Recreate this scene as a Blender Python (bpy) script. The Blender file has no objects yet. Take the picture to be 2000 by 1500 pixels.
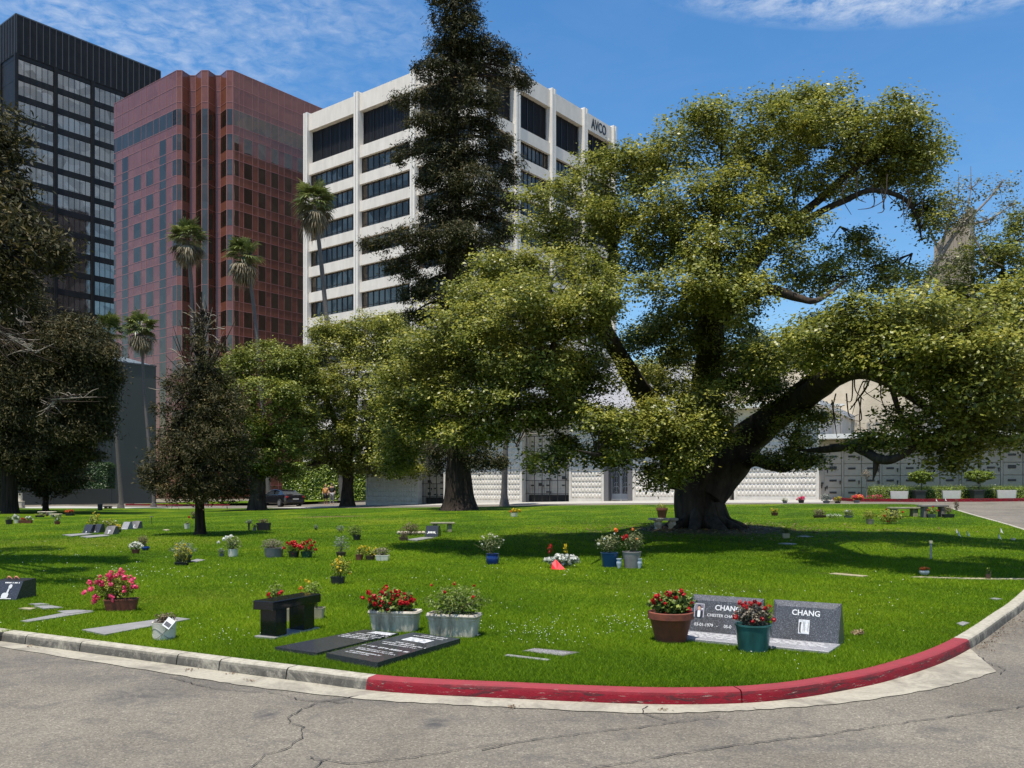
import bpy, math, random
import numpy as np
from mathutils import Vector, Matrix, noise as mnoise
from mathutils.geometry import delaunay_2d_cdt

# ------------------------------------------------------------------ camera, sky, sun, exposure
scn = bpy.context.scene
COL = scn.collection
F = 1720.0                      # focal length in photo pixels (2000 px wide)
HZ = 954.0                      # horizon row
EYE = 1.6
cam_d = bpy.data.cameras.new('camera')
cam = bpy.data.objects.new('camera', cam_d); COL.objects.link(cam)
cam.location = (0, 0, EYE); cam.rotation_euler = (math.radians(90), 0, 0)
cam_d.sensor_width = 36; cam_d.lens = F / 2000 * 36; cam_d.shift_y = (HZ - 750) / 2000
cam_d.clip_start = .05; cam_d.clip_end = 6000
scn.camera = cam
SUN_EL, SUN_AZ = math.radians(75), math.radians(208)     # azimuth clockwise from +Y: behind the camera, slightly left
SV = Vector((math.sin(SUN_AZ) * math.cos(SUN_EL), math.cos(SUN_AZ) * math.cos(SUN_EL), math.sin(SUN_EL)))
w = bpy.data.worlds.new('World'); scn.world = w; w.use_nodes = True
nt = w.node_tree; nt.nodes.clear()
def N(nt, t, **k):
    n = nt.nodes.new(t)
    for a, b in k.items():
        if a.startswith('i_'): n.inputs[a[2:].replace('_', ' ')].default_value = b
        else: setattr(n, a, b)
    return n
def math_n(nt, op, a, b=None, clamp=False):
    n = nt.nodes.new('ShaderNodeMath'); n.operation = op; n.use_clamp = clamp
    for i, v in enumerate((a, b)):
        if v is None: continue
        if isinstance(v, (int, float)): n.inputs[i].default_value = v
        else: nt.links.new(v, n.inputs[i])
    return n.outputs[0]
def ramp_n(nt, src, stops, interp='LINEAR'):
    n = nt.nodes.new('ShaderNodeValToRGB'); n.color_ramp.interpolation = interp
    e = n.color_ramp.elements
    while len(e) < len(stops): e.new(.5)
    for k, (p, c) in enumerate(stops):
        e[k].position = p
        e[k].color = (c, c, c, 1) if isinstance(c, (int, float)) else (*c, 1)
    nt.links.new(src, n.inputs[0]); return n.outputs[0]
def mixc(nt, fac, a, b, blend='MIX'):
    n = nt.nodes.new('ShaderNodeMix'); n.data_type = 'RGBA'; n.blend_type = blend
    def put(i, v):
        if isinstance(v, (int, float)): n.inputs[i].default_value = v
        elif isinstance(v, (tuple, list)): n.inputs[i].default_value = (*v[:3], 1)
        else: nt.links.new(v, n.inputs[i])
    put(0, fac); put(6, a); put(7, b)
    return n.outputs[2]
sky = N(nt, 'ShaderNodeTexSky', sky_type='NISHITA', sun_disc=False, sun_elevation=SUN_EL, sun_rotation=SUN_AZ,
        air_density=1.15, dust_density=.3, ozone_density=3.5, altitude=100)
hs = N(nt, 'ShaderNodeHueSaturation'); hs.inputs['Saturation'].default_value = 1.27; hs.inputs['Value'].default_value = 1.36
nt.links.new(sky.outputs[0], hs.inputs['Color'])
tc = N(nt, 'ShaderNodeTexCoord'); sep = N(nt, 'ShaderNodeSeparateXYZ'); nt.links.new(tc.outputs['Generated'], sep.inputs[0])
zz = math_n(nt, 'MAXIMUM', sep.outputs[2], .06)
uu = math_n(nt, 'DIVIDE', sep.outputs[0], zz); vv = math_n(nt, 'DIVIDE', sep.outputs[1], zz)
cmb = N(nt, 'ShaderNodeCombineXYZ'); nt.links.new(uu, cmb.inputs[0]); nt.links.new(vv, cmb.inputs[1])
def cloud_noise(scale, rough, dist=0, det=8):
    n = N(nt, 'ShaderNodeTexNoise', noise_dimensions='3D'); n.inputs['Scale'].default_value = scale
    n.inputs['Detail'].default_value = det; n.inputs['Roughness'].default_value = rough; n.inputs['Distortion'].default_value = dist
    nt.links.new(cmb.outputs[0], n.inputs['Vector']); return n.outputs['Fac']
fine = ramp_n(nt, cloud_noise(20, .62, .4), [(.36, 0), (.66, 1)])
wisp = ramp_n(nt, cloud_noise(3.2, .66, .8), [(.40, 0), (.72, 1)])
def blob(u0, v0, ru, rv):
    a = math_n(nt, 'DIVIDE', math_n(nt, 'SUBTRACT', uu, u0), ru); b = math_n(nt, 'DIVIDE', math_n(nt, 'SUBTRACT', vv, v0), rv)
    d = math_n(nt, 'ADD', math_n(nt, 'MULTIPLY', a, a), math_n(nt, 'MULTIPLY', b, b))
    return math_n(nt, 'SUBTRACT', 1.0, d, True)
m1 = math_n(nt, 'MULTIPLY', blob(-.95, 1.85, .95, .7), math_n(nt, 'MULTIPLY', fine, math_n(nt, 'ADD', math_n(nt, 'MULTIPLY', wisp, .7), .22)))
m2 = math_n(nt, 'MULTIPLY', blob(.72, 1.66, .52, .27), math_n(nt, 'MULTIPLY', ramp_n(nt, cloud_noise(11, .72, .25, 10), [(.38, 0), (.66, 1)]), 1.7))
m3 = math_n(nt, 'MULTIPLY', wisp, .05)
m4 = math_n(nt, 'MULTIPLY', blob(.2, -2.0, 4.0, 1.9), math_n(nt, 'MULTIPLY', wisp, .6))   # thin cloud behind the photographer
m5 = math_n(nt, 'MULTIPLY', blob(2.6, -.7, 2.0, 1.5), math_n(nt, 'ADD', math_n(nt, 'MULTIPLY', wisp, .8), .35))   # and to the right
cm = math_n(nt, 'ADD', math_n(nt, 'ADD', m1, m2), math_n(nt, 'ADD', math_n(nt, 'ADD', m3, m5), m4), True)
cm = math_n(nt, 'MULTIPLY', cm, .58, True)
skyc = mixc(nt, cm, hs.outputs[0], (7.2, 7.6, 8.2))
bg = N(nt, 'ShaderNodeBackground'); bg.inputs['Strength'].default_value = .088
nt.links.new(skyc, bg.inputs[0])
wo = N(nt, 'ShaderNodeOutputWorld'); nt.links.new(bg.outputs[0], wo.inputs[0])
sd = bpy.data.lights.new('sun', 'SUN'); sd.energy = 5.0; sd.angle = math.radians(.53); sd.color = (1, .93, .81)
so = bpy.data.objects.new('sun', sd); COL.objects.link(so)
so.rotation_euler = SV.to_track_quat('Z', 'Y').to_euler(); so.location = (0, -20, 60)
vs = scn.view_settings; scn.display_settings.display_device = 'sRGB'
vs.view_transform = 'Standard'; vs.look = 'None'; vs.gamma = 1; vs.use_curve_mapping = False
vs.exposure = 0.46
scn.cycles.max_bounces = 6; scn.cycles.transparent_max_bounces = 8
scn.cycles.caustics_reflective = False; scn.cycles.caustics_refractive = False

# ------------------------------------------------------------------ terrain
def clampf(v, a, b): return a if v < a else b if v > b else v
def g(x, y):
    "height of the road surface"
    s = clampf(y, 8, 80) - 8
    s = s - 1.6 * (1 - math.exp(-s / 1.6))
    k = .01485 + .000705 * clampf(x, -21, 26)
    h = s * k
    return h if h < 1.25 else 1.25 + (1 - math.exp(-(h - 1.25) / .2)) * .2
LAWN = .10
def at(px, py, dz=LAWN):
    "the point of the ground (dz above the road surface) seen at a photo pixel"
    u = (px - 1000) / F; v = (py - HZ) / F
    y = 8.0
    lo, hi = 2.0, 130.0
    for _ in range(46):
        y = .5 * (lo + hi)
        z = EYE - v * y
        if z > g(u * y, y) + dz: lo = y
        else: hi = y
    return Vector((u * y, y, g(u * y, y) + dz))
def sp(px, py, Y):
    "point at depth Y"
    return Vector(((px - 1000) / F * Y, Y, EYE + (HZ - py) / F * Y))
def mpx(n, Y): return n * Y / F

# ------------------------------------------------------------------ materials
MATS = {}
def bsdf(m): return m.node_tree.nodes['Principled BSDF']
def mat(name, col, rough=.6, var=.0, scale=8.0, bump=0.0, bscale=None, metal=0.0, spec=None, col2=None, stretch=None):
    if name in MATS: return MATS[name]
    m = bpy.data.materials.new(name); m.use_nodes = True; MATS[name] = m
    nt = m.node_tree; b = bsdf(m)
    b.inputs['Base Color'].default_value = (*col, 1); b.inputs['Roughness'].default_value = rough
    b.inputs['Metallic'].default_value = metal
    if spec is not None: b.inputs['Specular IOR Level'].default_value = spec
    if var or bump:
        t = N(nt, 'ShaderNodeTexCoord'); mp = N(nt, 'ShaderNodeMapping')
        if stretch: mp.inputs['Scale'].default_value = stretch
        nt.links.new(t.outputs['Object'], mp.inputs[0])
        n = N(nt, 'ShaderNodeTexNoise'); n.inputs['Scale'].default_value = scale; n.inputs['Detail'].default_value = 6
        n.inputs['Roughness'].default_value = .65
        nt.links.new(mp.outputs[0], n.inputs['Vector'])
        if var:
            c2 = col2 if col2 else tuple(c * (1 - var) for c in col)
            c1 = col if col2 else tuple(min(1, c * (1 + var)) for c in col)
            f = ramp_n(nt, n.outputs['Fac'], [(.32, 0), (.68, 1)])
            nt.links.new(mixc(nt, f, c2, c1), b.inputs['Base Color'])
        if bump:
            n2 = n
            if bscale:
                n2 = N(nt, 'ShaderNodeTexNoise'); n2.inputs['Scale'].default_value = bscale; n2.inputs['Detail'].default_value = 5
                nt.links.new(mp.outputs[0], n2.inputs['Vector'])
            bp = N(nt, 'ShaderNodeBump'); bp.inputs['Strength'].default_value = bump; bp.inputs['Distance'].default_value = .02
            nt.links.new(n2.outputs['Fac'], bp.inputs['Height']); nt.links.new(bp.outputs[0], b.inputs['Normal'])
    return m
def leafmat(name, stops, rough=.42, trans=.3, spec=.5):
    "foliage: colour of every leaf from its own 'shade' value"
    m = bpy.data.materials.new(name); m.use_nodes = True; nt = m.node_tree; b = bsdf(m)
    a = N(nt, 'ShaderNodeAttribute', attribute_name='shade')
    c = ramp_n(nt, a.outputs['Fac'], stops)
    nt.links.new(c, b.inputs['Base Color']); b.inputs['Roughness'].default_value = rough
    b.inputs['Specular IOR Level'].default_value = spec
    tr = N(nt, 'ShaderNodeBsdfTranslucent'); nt.links.new(c, tr.inputs[0])
    mx = N(nt, 'ShaderNodeMixShader'); mx.inputs[0].default_value = trans
    nt.links.new(b.outputs[0], mx.inputs[1]); nt.links.new(tr.outputs[0], mx.inputs[2])
    nt.links.new(mx.outputs[0], nt.nodes['Material Output'].inputs[0])
    return m

# ------------------------------------------------------------------ object helpers
def tag(o, label=None, cat=None, group=None, kind=None):
    if label: o['label'] = label
    if cat: o['category'] = cat
    if group: o['group'] = group
    if kind: o['kind'] = kind
    return o
def thing(name, label, cat, loc, rz=0, group=None):
    o = bpy.data.objects.new(name, None); COL.objects.link(o); o.location = loc; o.rotation_euler = (0, 0, rz)
    o.empty_display_size = .2
    return tag(o, label, cat, group)
def link(name, me, m, parent=None, world=False):
    o = bpy.data.objects.new(name, me); COL.objects.link(o)
    if m is not None and not me.materials:
        for q in (m if isinstance(m, (list, tuple)) else (m,)): me.materials.append(q)
    if parent is not None:
        o.parent = parent
        if world:
            o.matrix_parent_inverse = wm(parent).inverted()
    return o
def wm(o):
    m = Matrix.LocRotScale(o.location, o.rotation_euler, o.scale)
    return wm(o.parent) @ o.matrix_parent_inverse @ m if o.parent else m
class MB:
    "collects shapes into one mesh"
    def __init__(s): s.v = []; s.f = []; s.mi = []; s.cur = 0
    def add(s, vs, fs):
        k = len(s.v); s.v += [tuple(p) for p in vs]; s.f += [tuple(i + k for i in f) for f in fs]; s.mi += [s.cur] * len(fs)
        return s
    def box(s, x0, x1, y0, y1, z0, z1, M=None):
        p = [Vector((x, y, z)) for z in (z0, z1) for y in (y0, y1) for x in (x0, x1)]
        if M is not None: p = [M @ q for q in p]
        return s.add(p, [(0, 2, 3, 1), (4, 5, 7, 6), (0, 1, 5, 4), (2, 6, 7, 3), (0, 4, 6, 2), (1, 3, 7, 5)])
    def bevbox(s, x0, x1, y0, y1, z0, z1, b, M=None):
        "box with chamfered edges"
        V = []; 
        for (dz, ins) in ((0, b), (b, 0)):
            pass
        lv = [(z0, b), (z0 + b, 0), (z1 - b, 0), (z1, b)]
        for z, i in lv:
            X0, X1, Y0, Y1 = x0 + i, x1 - i, y0 + i, y1 - i
            c = b if i == 0 else b * .5
            V += [(X0 + c, Y0, z), (X1 - c, Y0, z), (X1, Y0 + c, z), (X1, Y1 - c, z), (X1 - c, Y1, z), (X0 + c, Y1, z), (X0, Y1 - c, z), (X0, Y0 + c, z)]
        V = [Vector(q) for q in V]
        if M is not None: V = [M @ q for q in V]
        Fs = [tuple(range(7, -1, -1)), tuple(range(24, 32))]
        for r in range(3):
            for k in range(8):
                a = r * 8 + k; b2 = r * 8 + (k + 1) % 8
                Fs.append((a, b2, b2 + 8, a + 8))
        return s.add(V, Fs)
    def loft(s, rings, close=True, caps=(True, True)):
        n = len(rings[0]); V = [p for r in rings for p in r]; Fs = []
        for r in range(len(rings) - 1):
            for k in range(n if close else n - 1):
                a = r * n + k; b = r * n + (k + 1) % n
                Fs.append((a, b, b + n, a + n))
        if caps[0]: Fs.append(tuple(range(n - 1, -1, -1)))
        if caps[1]: Fs.append(tuple(range((len(rings) - 1) * n, len(rings) * n)))
        return s.add(V, Fs)
    def supr(s, prof, n=24, c=(0, 0), M=None, caps=(True, True)):
        "prof: (rx, ry, z, power)"
        rings = []
        for rx, ry, z, p in prof:
            r = []
            for k in range(n):
                t = 2 * math.pi * (k + .5) / n; ct, st = math.cos(t), math.sin(t)
                q = Vector((c[0] + rx * math.copysign(abs(ct) ** (2 / p), ct), c[1] + ry * math.copysign(abs(st) ** (2 / p), st), z))
                r.append(M @ q if M is not None else q)
            rings.append(r)
        return s.loft(rings, True, caps)
    def tube(s, pts, rad, n=8, caps=True, wob=0, flute=None):
        pts = [Vector(p) for p in pts]
        rings = []; up = Vector((0, 0, 1)); prevx = None
        for i, p in enumerate(pts):
            d = (pts[min(i + 1, len(pts) - 1)] - pts[max(i - 1, 0)])
            if d.length < 1e-6: d = Vector((0, 0, 1))
            d.normalize()
            if prevx is None:
                x = d.cross(up)
                if x.length < .2: x = d.cross(Vector((0, 1, 0)))
            else: x = prevx - d * prevx.dot(d)
            x.normalize(); y = d.cross(x); prevx = x
            r = rad[i] if isinstance(rad, (list, tuple)) else rad
            ring = []
            for k in range(n):
                t = 2 * math.pi * k / n
                rr = r
                if wob: rr *= 1 + wob * mnoise.noise(Vector((math.cos(t) * 2 + p.x, math.sin(t) * 2 + p.y, p.z * .9)))
                if flute: rr *= 1 + flute * math.sin(t * 9 + p.z * .4) * .5 + flute * .5 * math.sin(t * 4 + 1)
                ring.append(p + x * math.cos(t) * rr + y * math.sin(t) * rr)
            rings.append(ring)
        return s.loft(rings, True, (caps, caps))
    def ball(s, c, rx, ry=None, rz=None, n=10):
        ry = ry or rx; rz = rz or rx
        return s.supr([(rx * math.sin(math.pi * k / 7) + 1e-4, ry * math.sin(math.pi * k / 7) + 1e-4, c[2] - rz * math.cos(math.pi * k / 7), 2) for k in range(8)], n, (c[0], c[1]))
    def mesh(s, name, smooth=None):
        me = bpy.data.meshes.new(name); me.from_pydata(s.v, [], s.f)
        if any(s.mi): me.polygons.foreach_set('material_index', s.mi)
        if smooth is not None:
            me.polygons.foreach_set('use_smooth', [True] * len(me.polygons)); me.set_sharp_from_angle(angle=math.radians(smooth))
        me.update(); return me
    def build(s, name, m, parent=None, smooth=None, world=False):
        return link(name, s.mesh(name, smooth), m, parent, world)
def smooth_path(pts, k=5):
    "Catmull-Rom through (Vector, radius)"
    P = [Vector((*p[0], p[1])) for p in pts]; out = []
    for i in range(len(P) - 1):
        a, b, c, d = P[max(i - 1, 0)], P[i], P[i + 1], P[min(i + 2, len(P) - 1)]
        for j in range(k):
            t = j / k
            out.append(.5 * ((2 * b) + (c - a) * t + (2 * a - 5 * b + 4 * c - d) * t * t + (3 * b - a - 3 * c + d) * t ** 3))
    out.append(P[-1])
    return [Vector(q[:3]) for q in out], [max(q[3], .004) for q in out]
def text_part(body, size, M, m, parent, name='inscription', bold=.0, align='CENTER', depth=.0012, xs=1.0):
    cu = bpy.data.curves.new('txt', 'FONT'); cu.body = body; cu.size = size; cu.align_x = align; cu.extrude = depth; cu.offset = bold
    cu.resolution_u = 3
    to = bpy.data.objects.new('txt', cu); COL.objects.link(to)
    bpy.context.view_layer.update()
    me = bpy.data.meshes.new_from_object(to.evaluated_get(bpy.context.evaluated_depsgraph_get()))
    bpy.data.objects.remove(to)
    me.transform(M @ Matrix.Diagonal((xs, 1, 1, 1)))
    me.materials.clear()
    return link(name, me, m, parent)

# ------------------------------------------------------------------ foliage
def leaf_mesh(name, C, NRM, L, Wd, shade, rng, droop=None, fold=True):
    "N leaf quads. C (N,3) centres, NRM (N,3) facing, L, Wd lengths"
    n = len(C)
    NRM = NRM / (np.linalg.norm(NRM, axis=1, keepdims=True) + 1e-9)
    R = rng.normal(size=(n, 3)) if droop is None else droop
    T = R - NRM * (R * NRM).sum(1, keepdims=True); T /= (np.linalg.norm(T, axis=1, keepdims=True) + 1e-9)
    B = np.cross(NRM, T)
    L = np.broadcast_to(np.asarray(L), (n,))[:, None]; Wd = np.broadcast_to(np.asarray(Wd), (n,))[:, None]
    V = np.empty((n, 4, 3), np.float32)
    V[:, 0] = C - T * L * .5; V[:, 1] = C + B * Wd * .5 + T * L * .05; V[:, 2] = C + T * L * .5; V[:, 3] = C - B * Wd * .5 + T * L * .05
    me = bpy.data.meshes.new(name)
    me.vertices.add(n * 4); me.vertices.foreach_set('co', V.reshape(-1))
    me.loops.add(n * 4); me.loops.foreach_set('vertex_index', np.arange(n * 4, dtype=np.int32))
    me.polygons.add(n); me.polygons.foreach_set('loop_start', np.arange(0, n * 4, 4, dtype=np.int32))
    at_ = me.attributes.new('shade', 'FLOAT', 'FACE'); at_.data.foreach_set('value', np.clip(shade, 0, 1).astype(np.float32))
    me.update(calc_edges=True)
    return me
def lobe_leaves(lobes, per_m2, L, W, clump=.28, rng=None, zmin=-.45, per_clump=34, up=.95, inner=.12, flat=.55, shade_bias=0.0):
    """lobes: (centre Vector, rx, ry, rz[, density]). Leaves sit in twig clumps over each lobe's shell."""
    Cs, Ns, Ss, Ls = [], [], [], []
    for lb in lobes:
        c, rx, ry, rz = lb[:4]; dn = lb[4] if len(lb) > 4 else 1
        p = 1.6
        area = 4 * math.pi * (((rx * ry) ** p + (rx * rz) ** p + (ry * rz) ** p) / 3) ** (1 / p)
        nc = max(4, int(area * per_m2 * dn / per_clump))
        d = rng.normal(size=(nc * 2, 3)); d /= np.linalg.norm(d, axis=1, keepdims=True)
        keep = (d[:, 2] > zmin) | (rng.random(len(d)) < .35); d = d[keep][:nc]; nc = len(d)
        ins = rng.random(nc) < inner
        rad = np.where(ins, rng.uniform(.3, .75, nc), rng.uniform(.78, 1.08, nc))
        # lumpiness
        rad *= 1 + .16 * np.sin(d[:, 0] * 5 + c.x * 3 + 1.3) * np.cos(d[:, 1] * 6 + c.y * 2) + .1 * np.sin(d[:, 2] * 9 + c.z * 4)
        cc = np.array(c) + d * rad[:, None] * np.array([rx, ry, rz])
        cs = rng.uniform(-.22, .22, nc) - ins * .15  # inner clumps darker: crown-interior shade put into the leaf colour
        m = np.maximum(4, rng.normal(per_clump, per_clump * .35, nc).astype(int))
        idx = np.repeat(np.arange(nc), m); n = len(idx)
        cr = clump * rng.uniform(.6, 1.35, nc)
        off = rng.normal(size=(n, 3)) * np.array([.55, .55, .55 * flat]) * cr[idx][:, None]
        C = cc[idx] + off
        Nn = d[idx] * .5 + np.array([0, 0, up]) + rng.normal(size=(n, 3)) * .5
        s = .42 + cs[idx] + rng.normal(size=n) * .17 + .10 * d[idx][:, 2] + shade_bias  # lobe tops lighter: light from above put into the leaf colour
        Cs.append(C); Ns.append(Nn); Ss.append(s); Ls.append(rng.uniform(.5, 1.3, n))
    C = np.concatenate(Cs); s = np.concatenate(Ls)
    return C, np.concatenate(Ns), L * s, W * s, np.concatenate(Ss)
def crown(parent, lobes, m, per_m2, L, W, seed, name='crown', **k):
    rng = np.random.default_rng(seed)
    C, Nn, l, w_, s = lobe_leaves(lobes, per_m2, L, W, rng=rng, **k)
    me = leaf_mesh(name, C, Nn, l, w_, s, rng)
    return link(name, me, m, parent, True)

def ragged(lobes, seed, n=3, lo=.26, hi=.46, out=.95):
    "smaller side clumps round every lobe, so that no crown mass keeps a smooth outline"
    rg = random.Random(seed); res = [(l[0], l[1] * .9, l[2] * .9, l[3] * .88, (l[4] if len(l) > 4 else 1) * .8) for l in lobes]
    for l in lobes:
        for _ in range(n):
            d = Vector((rg.gauss(0, 1), rg.gauss(0, 1), rg.gauss(.25, .8))).normalized(); q = rg.uniform(lo, hi)
            res.append((l[0] + Vector((d.x * l[1], d.y * l[2], d.z * l[3])) * out * rg.uniform(.85, 1.15), l[1] * q, l[2] * q, l[3] * q * .9, l[4] if len(l) > 4 else 1))
    return res
# colour sets
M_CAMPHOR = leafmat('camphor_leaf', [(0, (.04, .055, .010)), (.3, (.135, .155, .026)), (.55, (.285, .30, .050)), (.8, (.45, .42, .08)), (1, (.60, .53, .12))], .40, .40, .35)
M_FICUS = leafmat('ficus_leaf', [(0, (.045, .062, .010)), (.4, (.145, .17, .026)), (.7, (.27, .29, .046)), (1, (.44, .42, .08))], .45, .3, .3)
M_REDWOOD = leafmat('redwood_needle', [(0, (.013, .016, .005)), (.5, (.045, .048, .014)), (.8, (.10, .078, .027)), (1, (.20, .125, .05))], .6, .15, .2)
M_DRYCONIFER = leafmat('dry_conifer_needle', [(0, (.014, .017, .005)), (.4, (.042, .042, .013)), (.7, (.095, .078, .028)), (1, (.22, .15, .06))], .6, .2, .2)
M_PALE = leafmat('pale_leaf', [(0, (.06, .07, .03)), (.5, (.16, .17, .07)), (1, (.34, .33, .18))], .5, .3)
M_HEDGE = leafmat('hedge_leaf', [(0, (.05, .08, .006)), (.5, (.17, .24, .018)), (1, (.36, .42, .04))], .4, .25)
M_HEDGE_DARK = leafmat('dark_hedge_leaf', [(0, (.01, .03, .006)), (.5, (.03, .07, .012)), (1, (.06, .12, .02))], .45, .2)
M_BARK = mat('camphor_bark', (.075, .058, .044), .95, .5, 5, 1.0, 16, stretch=(1, 1, .3), col2=(.016, .012, .010), spec=.2)
M_REDBARK = mat('redwood_bark', (.05, .036, .028), .95, .5, 6, 1.0, 14, stretch=(1.6, 1.6, .12), col2=(.010, .008, .006), spec=.15)
M_PALMBARK = mat('palm_bark', (.10, .09, .082), .9, .3, 9, .6, stretch=(1, 1, 3))
M_DEADTWIG = mat('dead_twig', (.20, .17, .14), .9, .3, 6)
# ------------------------------------------------------------------ ground, road, kerb, lawn
def worldpos(nt):
    n = N(nt, 'ShaderNodeNewGeometry'); return n.outputs['Position']
def wnoise(nt, pos, scale, det=5, rough=.6, dist=0):
    n = N(nt, 'ShaderNodeTexNoise'); n.inputs['Scale'].default_value = scale; n.inputs['Detail'].default_value = det
    n.inputs['Roughness'].default_value = rough; n.inputs['Distortion'].default_value = dist
    nt.links.new(pos, n.inputs['Vector']); return n.outputs['Fac']
def spotmask(nt, pos, spots):
    "soft round patches at world x, y, radius x, radius y"
    sx = N(nt, 'ShaderNodeSeparateXYZ'); nt.links.new(pos, sx.inputs[0]); tot = None
    for x, y, rx, ry, k in spots:
        a = math_n(nt, 'DIVIDE', math_n(nt, 'SUBTRACT', sx.outputs[0], x), rx)
        b = math_n(nt, 'DIVIDE', math_n(nt, 'SUBTRACT', sx.outputs[1], y), ry)
        d = math_n(nt, 'SUBTRACT', 1.0, math_n(nt, 'ADD', math_n(nt, 'MULTIPLY', a, a), math_n(nt, 'MULTIPLY', b, b)), True)
        d = math_n(nt, 'MULTIPLY', d, k)
        tot = d if tot is None else math_n(nt, 'MAXIMUM', tot, d)
    return tot
def road_mat():
    m = bpy.data.materials.new('asphalt'); m.use_nodes = True; nt = m.node_tree; b = bsdf(m); pos = worldpos(nt)
    big = ramp_n(nt, wnoise(nt, pos, .55, 7, .62, .5), [(.3, (.114, .099, .077)), (.5, (.158, .139, .109)), (.7, (.188, .166, .130))])
    v = N(nt, 'ShaderNodeTexVoronoi'); v.inputs['Scale'].default_value = 95; nt.links.new(pos, v.inputs['Vector'])
    sepc = N(nt, 'ShaderNodeSeparateColor'); nt.links.new(v.outputs['Color'], sepc.inputs[0])
    agg = ramp_n(nt, sepc.outputs[0], [(0, .62), (.3, .84), (.7, 1.02), (.94, 1.28), (1, 1.7)])
    c = mixc(nt, 1.0, big, agg, 'MULTIPLY')
    st = spotmask(nt, pos, [(*at(275, 1358, 0)[:2], .45, .5, .8), (*at(520, 1395, 0)[:2], .13, .2, 1), (*at(850, 1412, 0)[:2], .16, .18, 1),
                            (*at(300, 1320, 0)[:2], 1.6, .5, .55), (*at(1050, 1480, 0)[:2], .14, .1, .8), (*at(1840, 1425, 0)[:2], .2, .12, .7), (*at(1700, 1460, 0)[:2], .7, .15, .5),
                            (*at(700, 1370, 0)[:2], .9, .22, .6), (*at(1450, 1462, 0)[:2], .5, .1, .5), (*at(120, 1290, 0)[:2], 1.4, .4, .5), (*at(480, 1340, 0)[:2], .9, .3, .5),
                            (*at(1960, 1320, 0)[:2], .8, .9, .45), (*at(1200, 1405, 0)[:2], 1.6, .14, .45)])
    sm = math_n(nt, 'MULTIPLY', st, ramp_n(nt, wnoise(nt, pos, 4, 6, .7, 1.5), [(.35, 0), (.6, 1)]))
    sw = math_n(nt, 'MULTIPLY', ramp_n(nt, wnoise(nt, pos, 1.3, 6, .7, 2.5), [(.50, 0), (.68, .5)]), 1.0)
    c = mixc(nt, math_n(nt, 'MAXIMUM', sm, sw), c, (.055, .052, .05))
    nt.links.new(c, b.inputs['Base Color']); b.inputs['Roughness'].default_value = .85
    bp = N(nt, 'ShaderNodeBump'); bp.inputs['Strength'].default_value = .6; bp.inputs['Distance'].default_value = .004
    nt.links.new(v.outputs['Distance'], bp.inputs['Height']); nt.links.new(bp.outputs[0], b.inputs['Normal'])
    return m
def conc_mat(name, base, stain, s_amt=.5, rgh=.8, speck=30, spots=None):
    m = bpy.data.materials.new(name); m.use_nodes = True; nt = m.node_tree; b = bsdf(m); pos = worldpos(nt)
    c1 = ramp_n(nt, wnoise(nt, pos, speck, 6, .7), [(.25, tuple(q * .72 for q in base)), (.6, base), (.8, tuple(min(1, q * 1.15) for q in base))])
    f = ramp_n(nt, wnoise(nt, pos, 1.7, 7, .72, 1.2), [(.45, 0), (.68, s_amt)])
    nt.links.new(mixc(nt, f, c1, stain), b.inputs['Base Color']); b.inputs['Roughness'].default_value = rgh
    bp = N(nt, 'ShaderNodeBump'); bp.inputs['Strength'].default_value = .5; bp.inputs['Distance'].default_value = .006
    nt.links.new(wnoise(nt, pos, 40, 6, .7), bp.inputs['Height']); nt.links.new(bp.outputs[0], b.inputs['Normal'])
    return m
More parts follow.
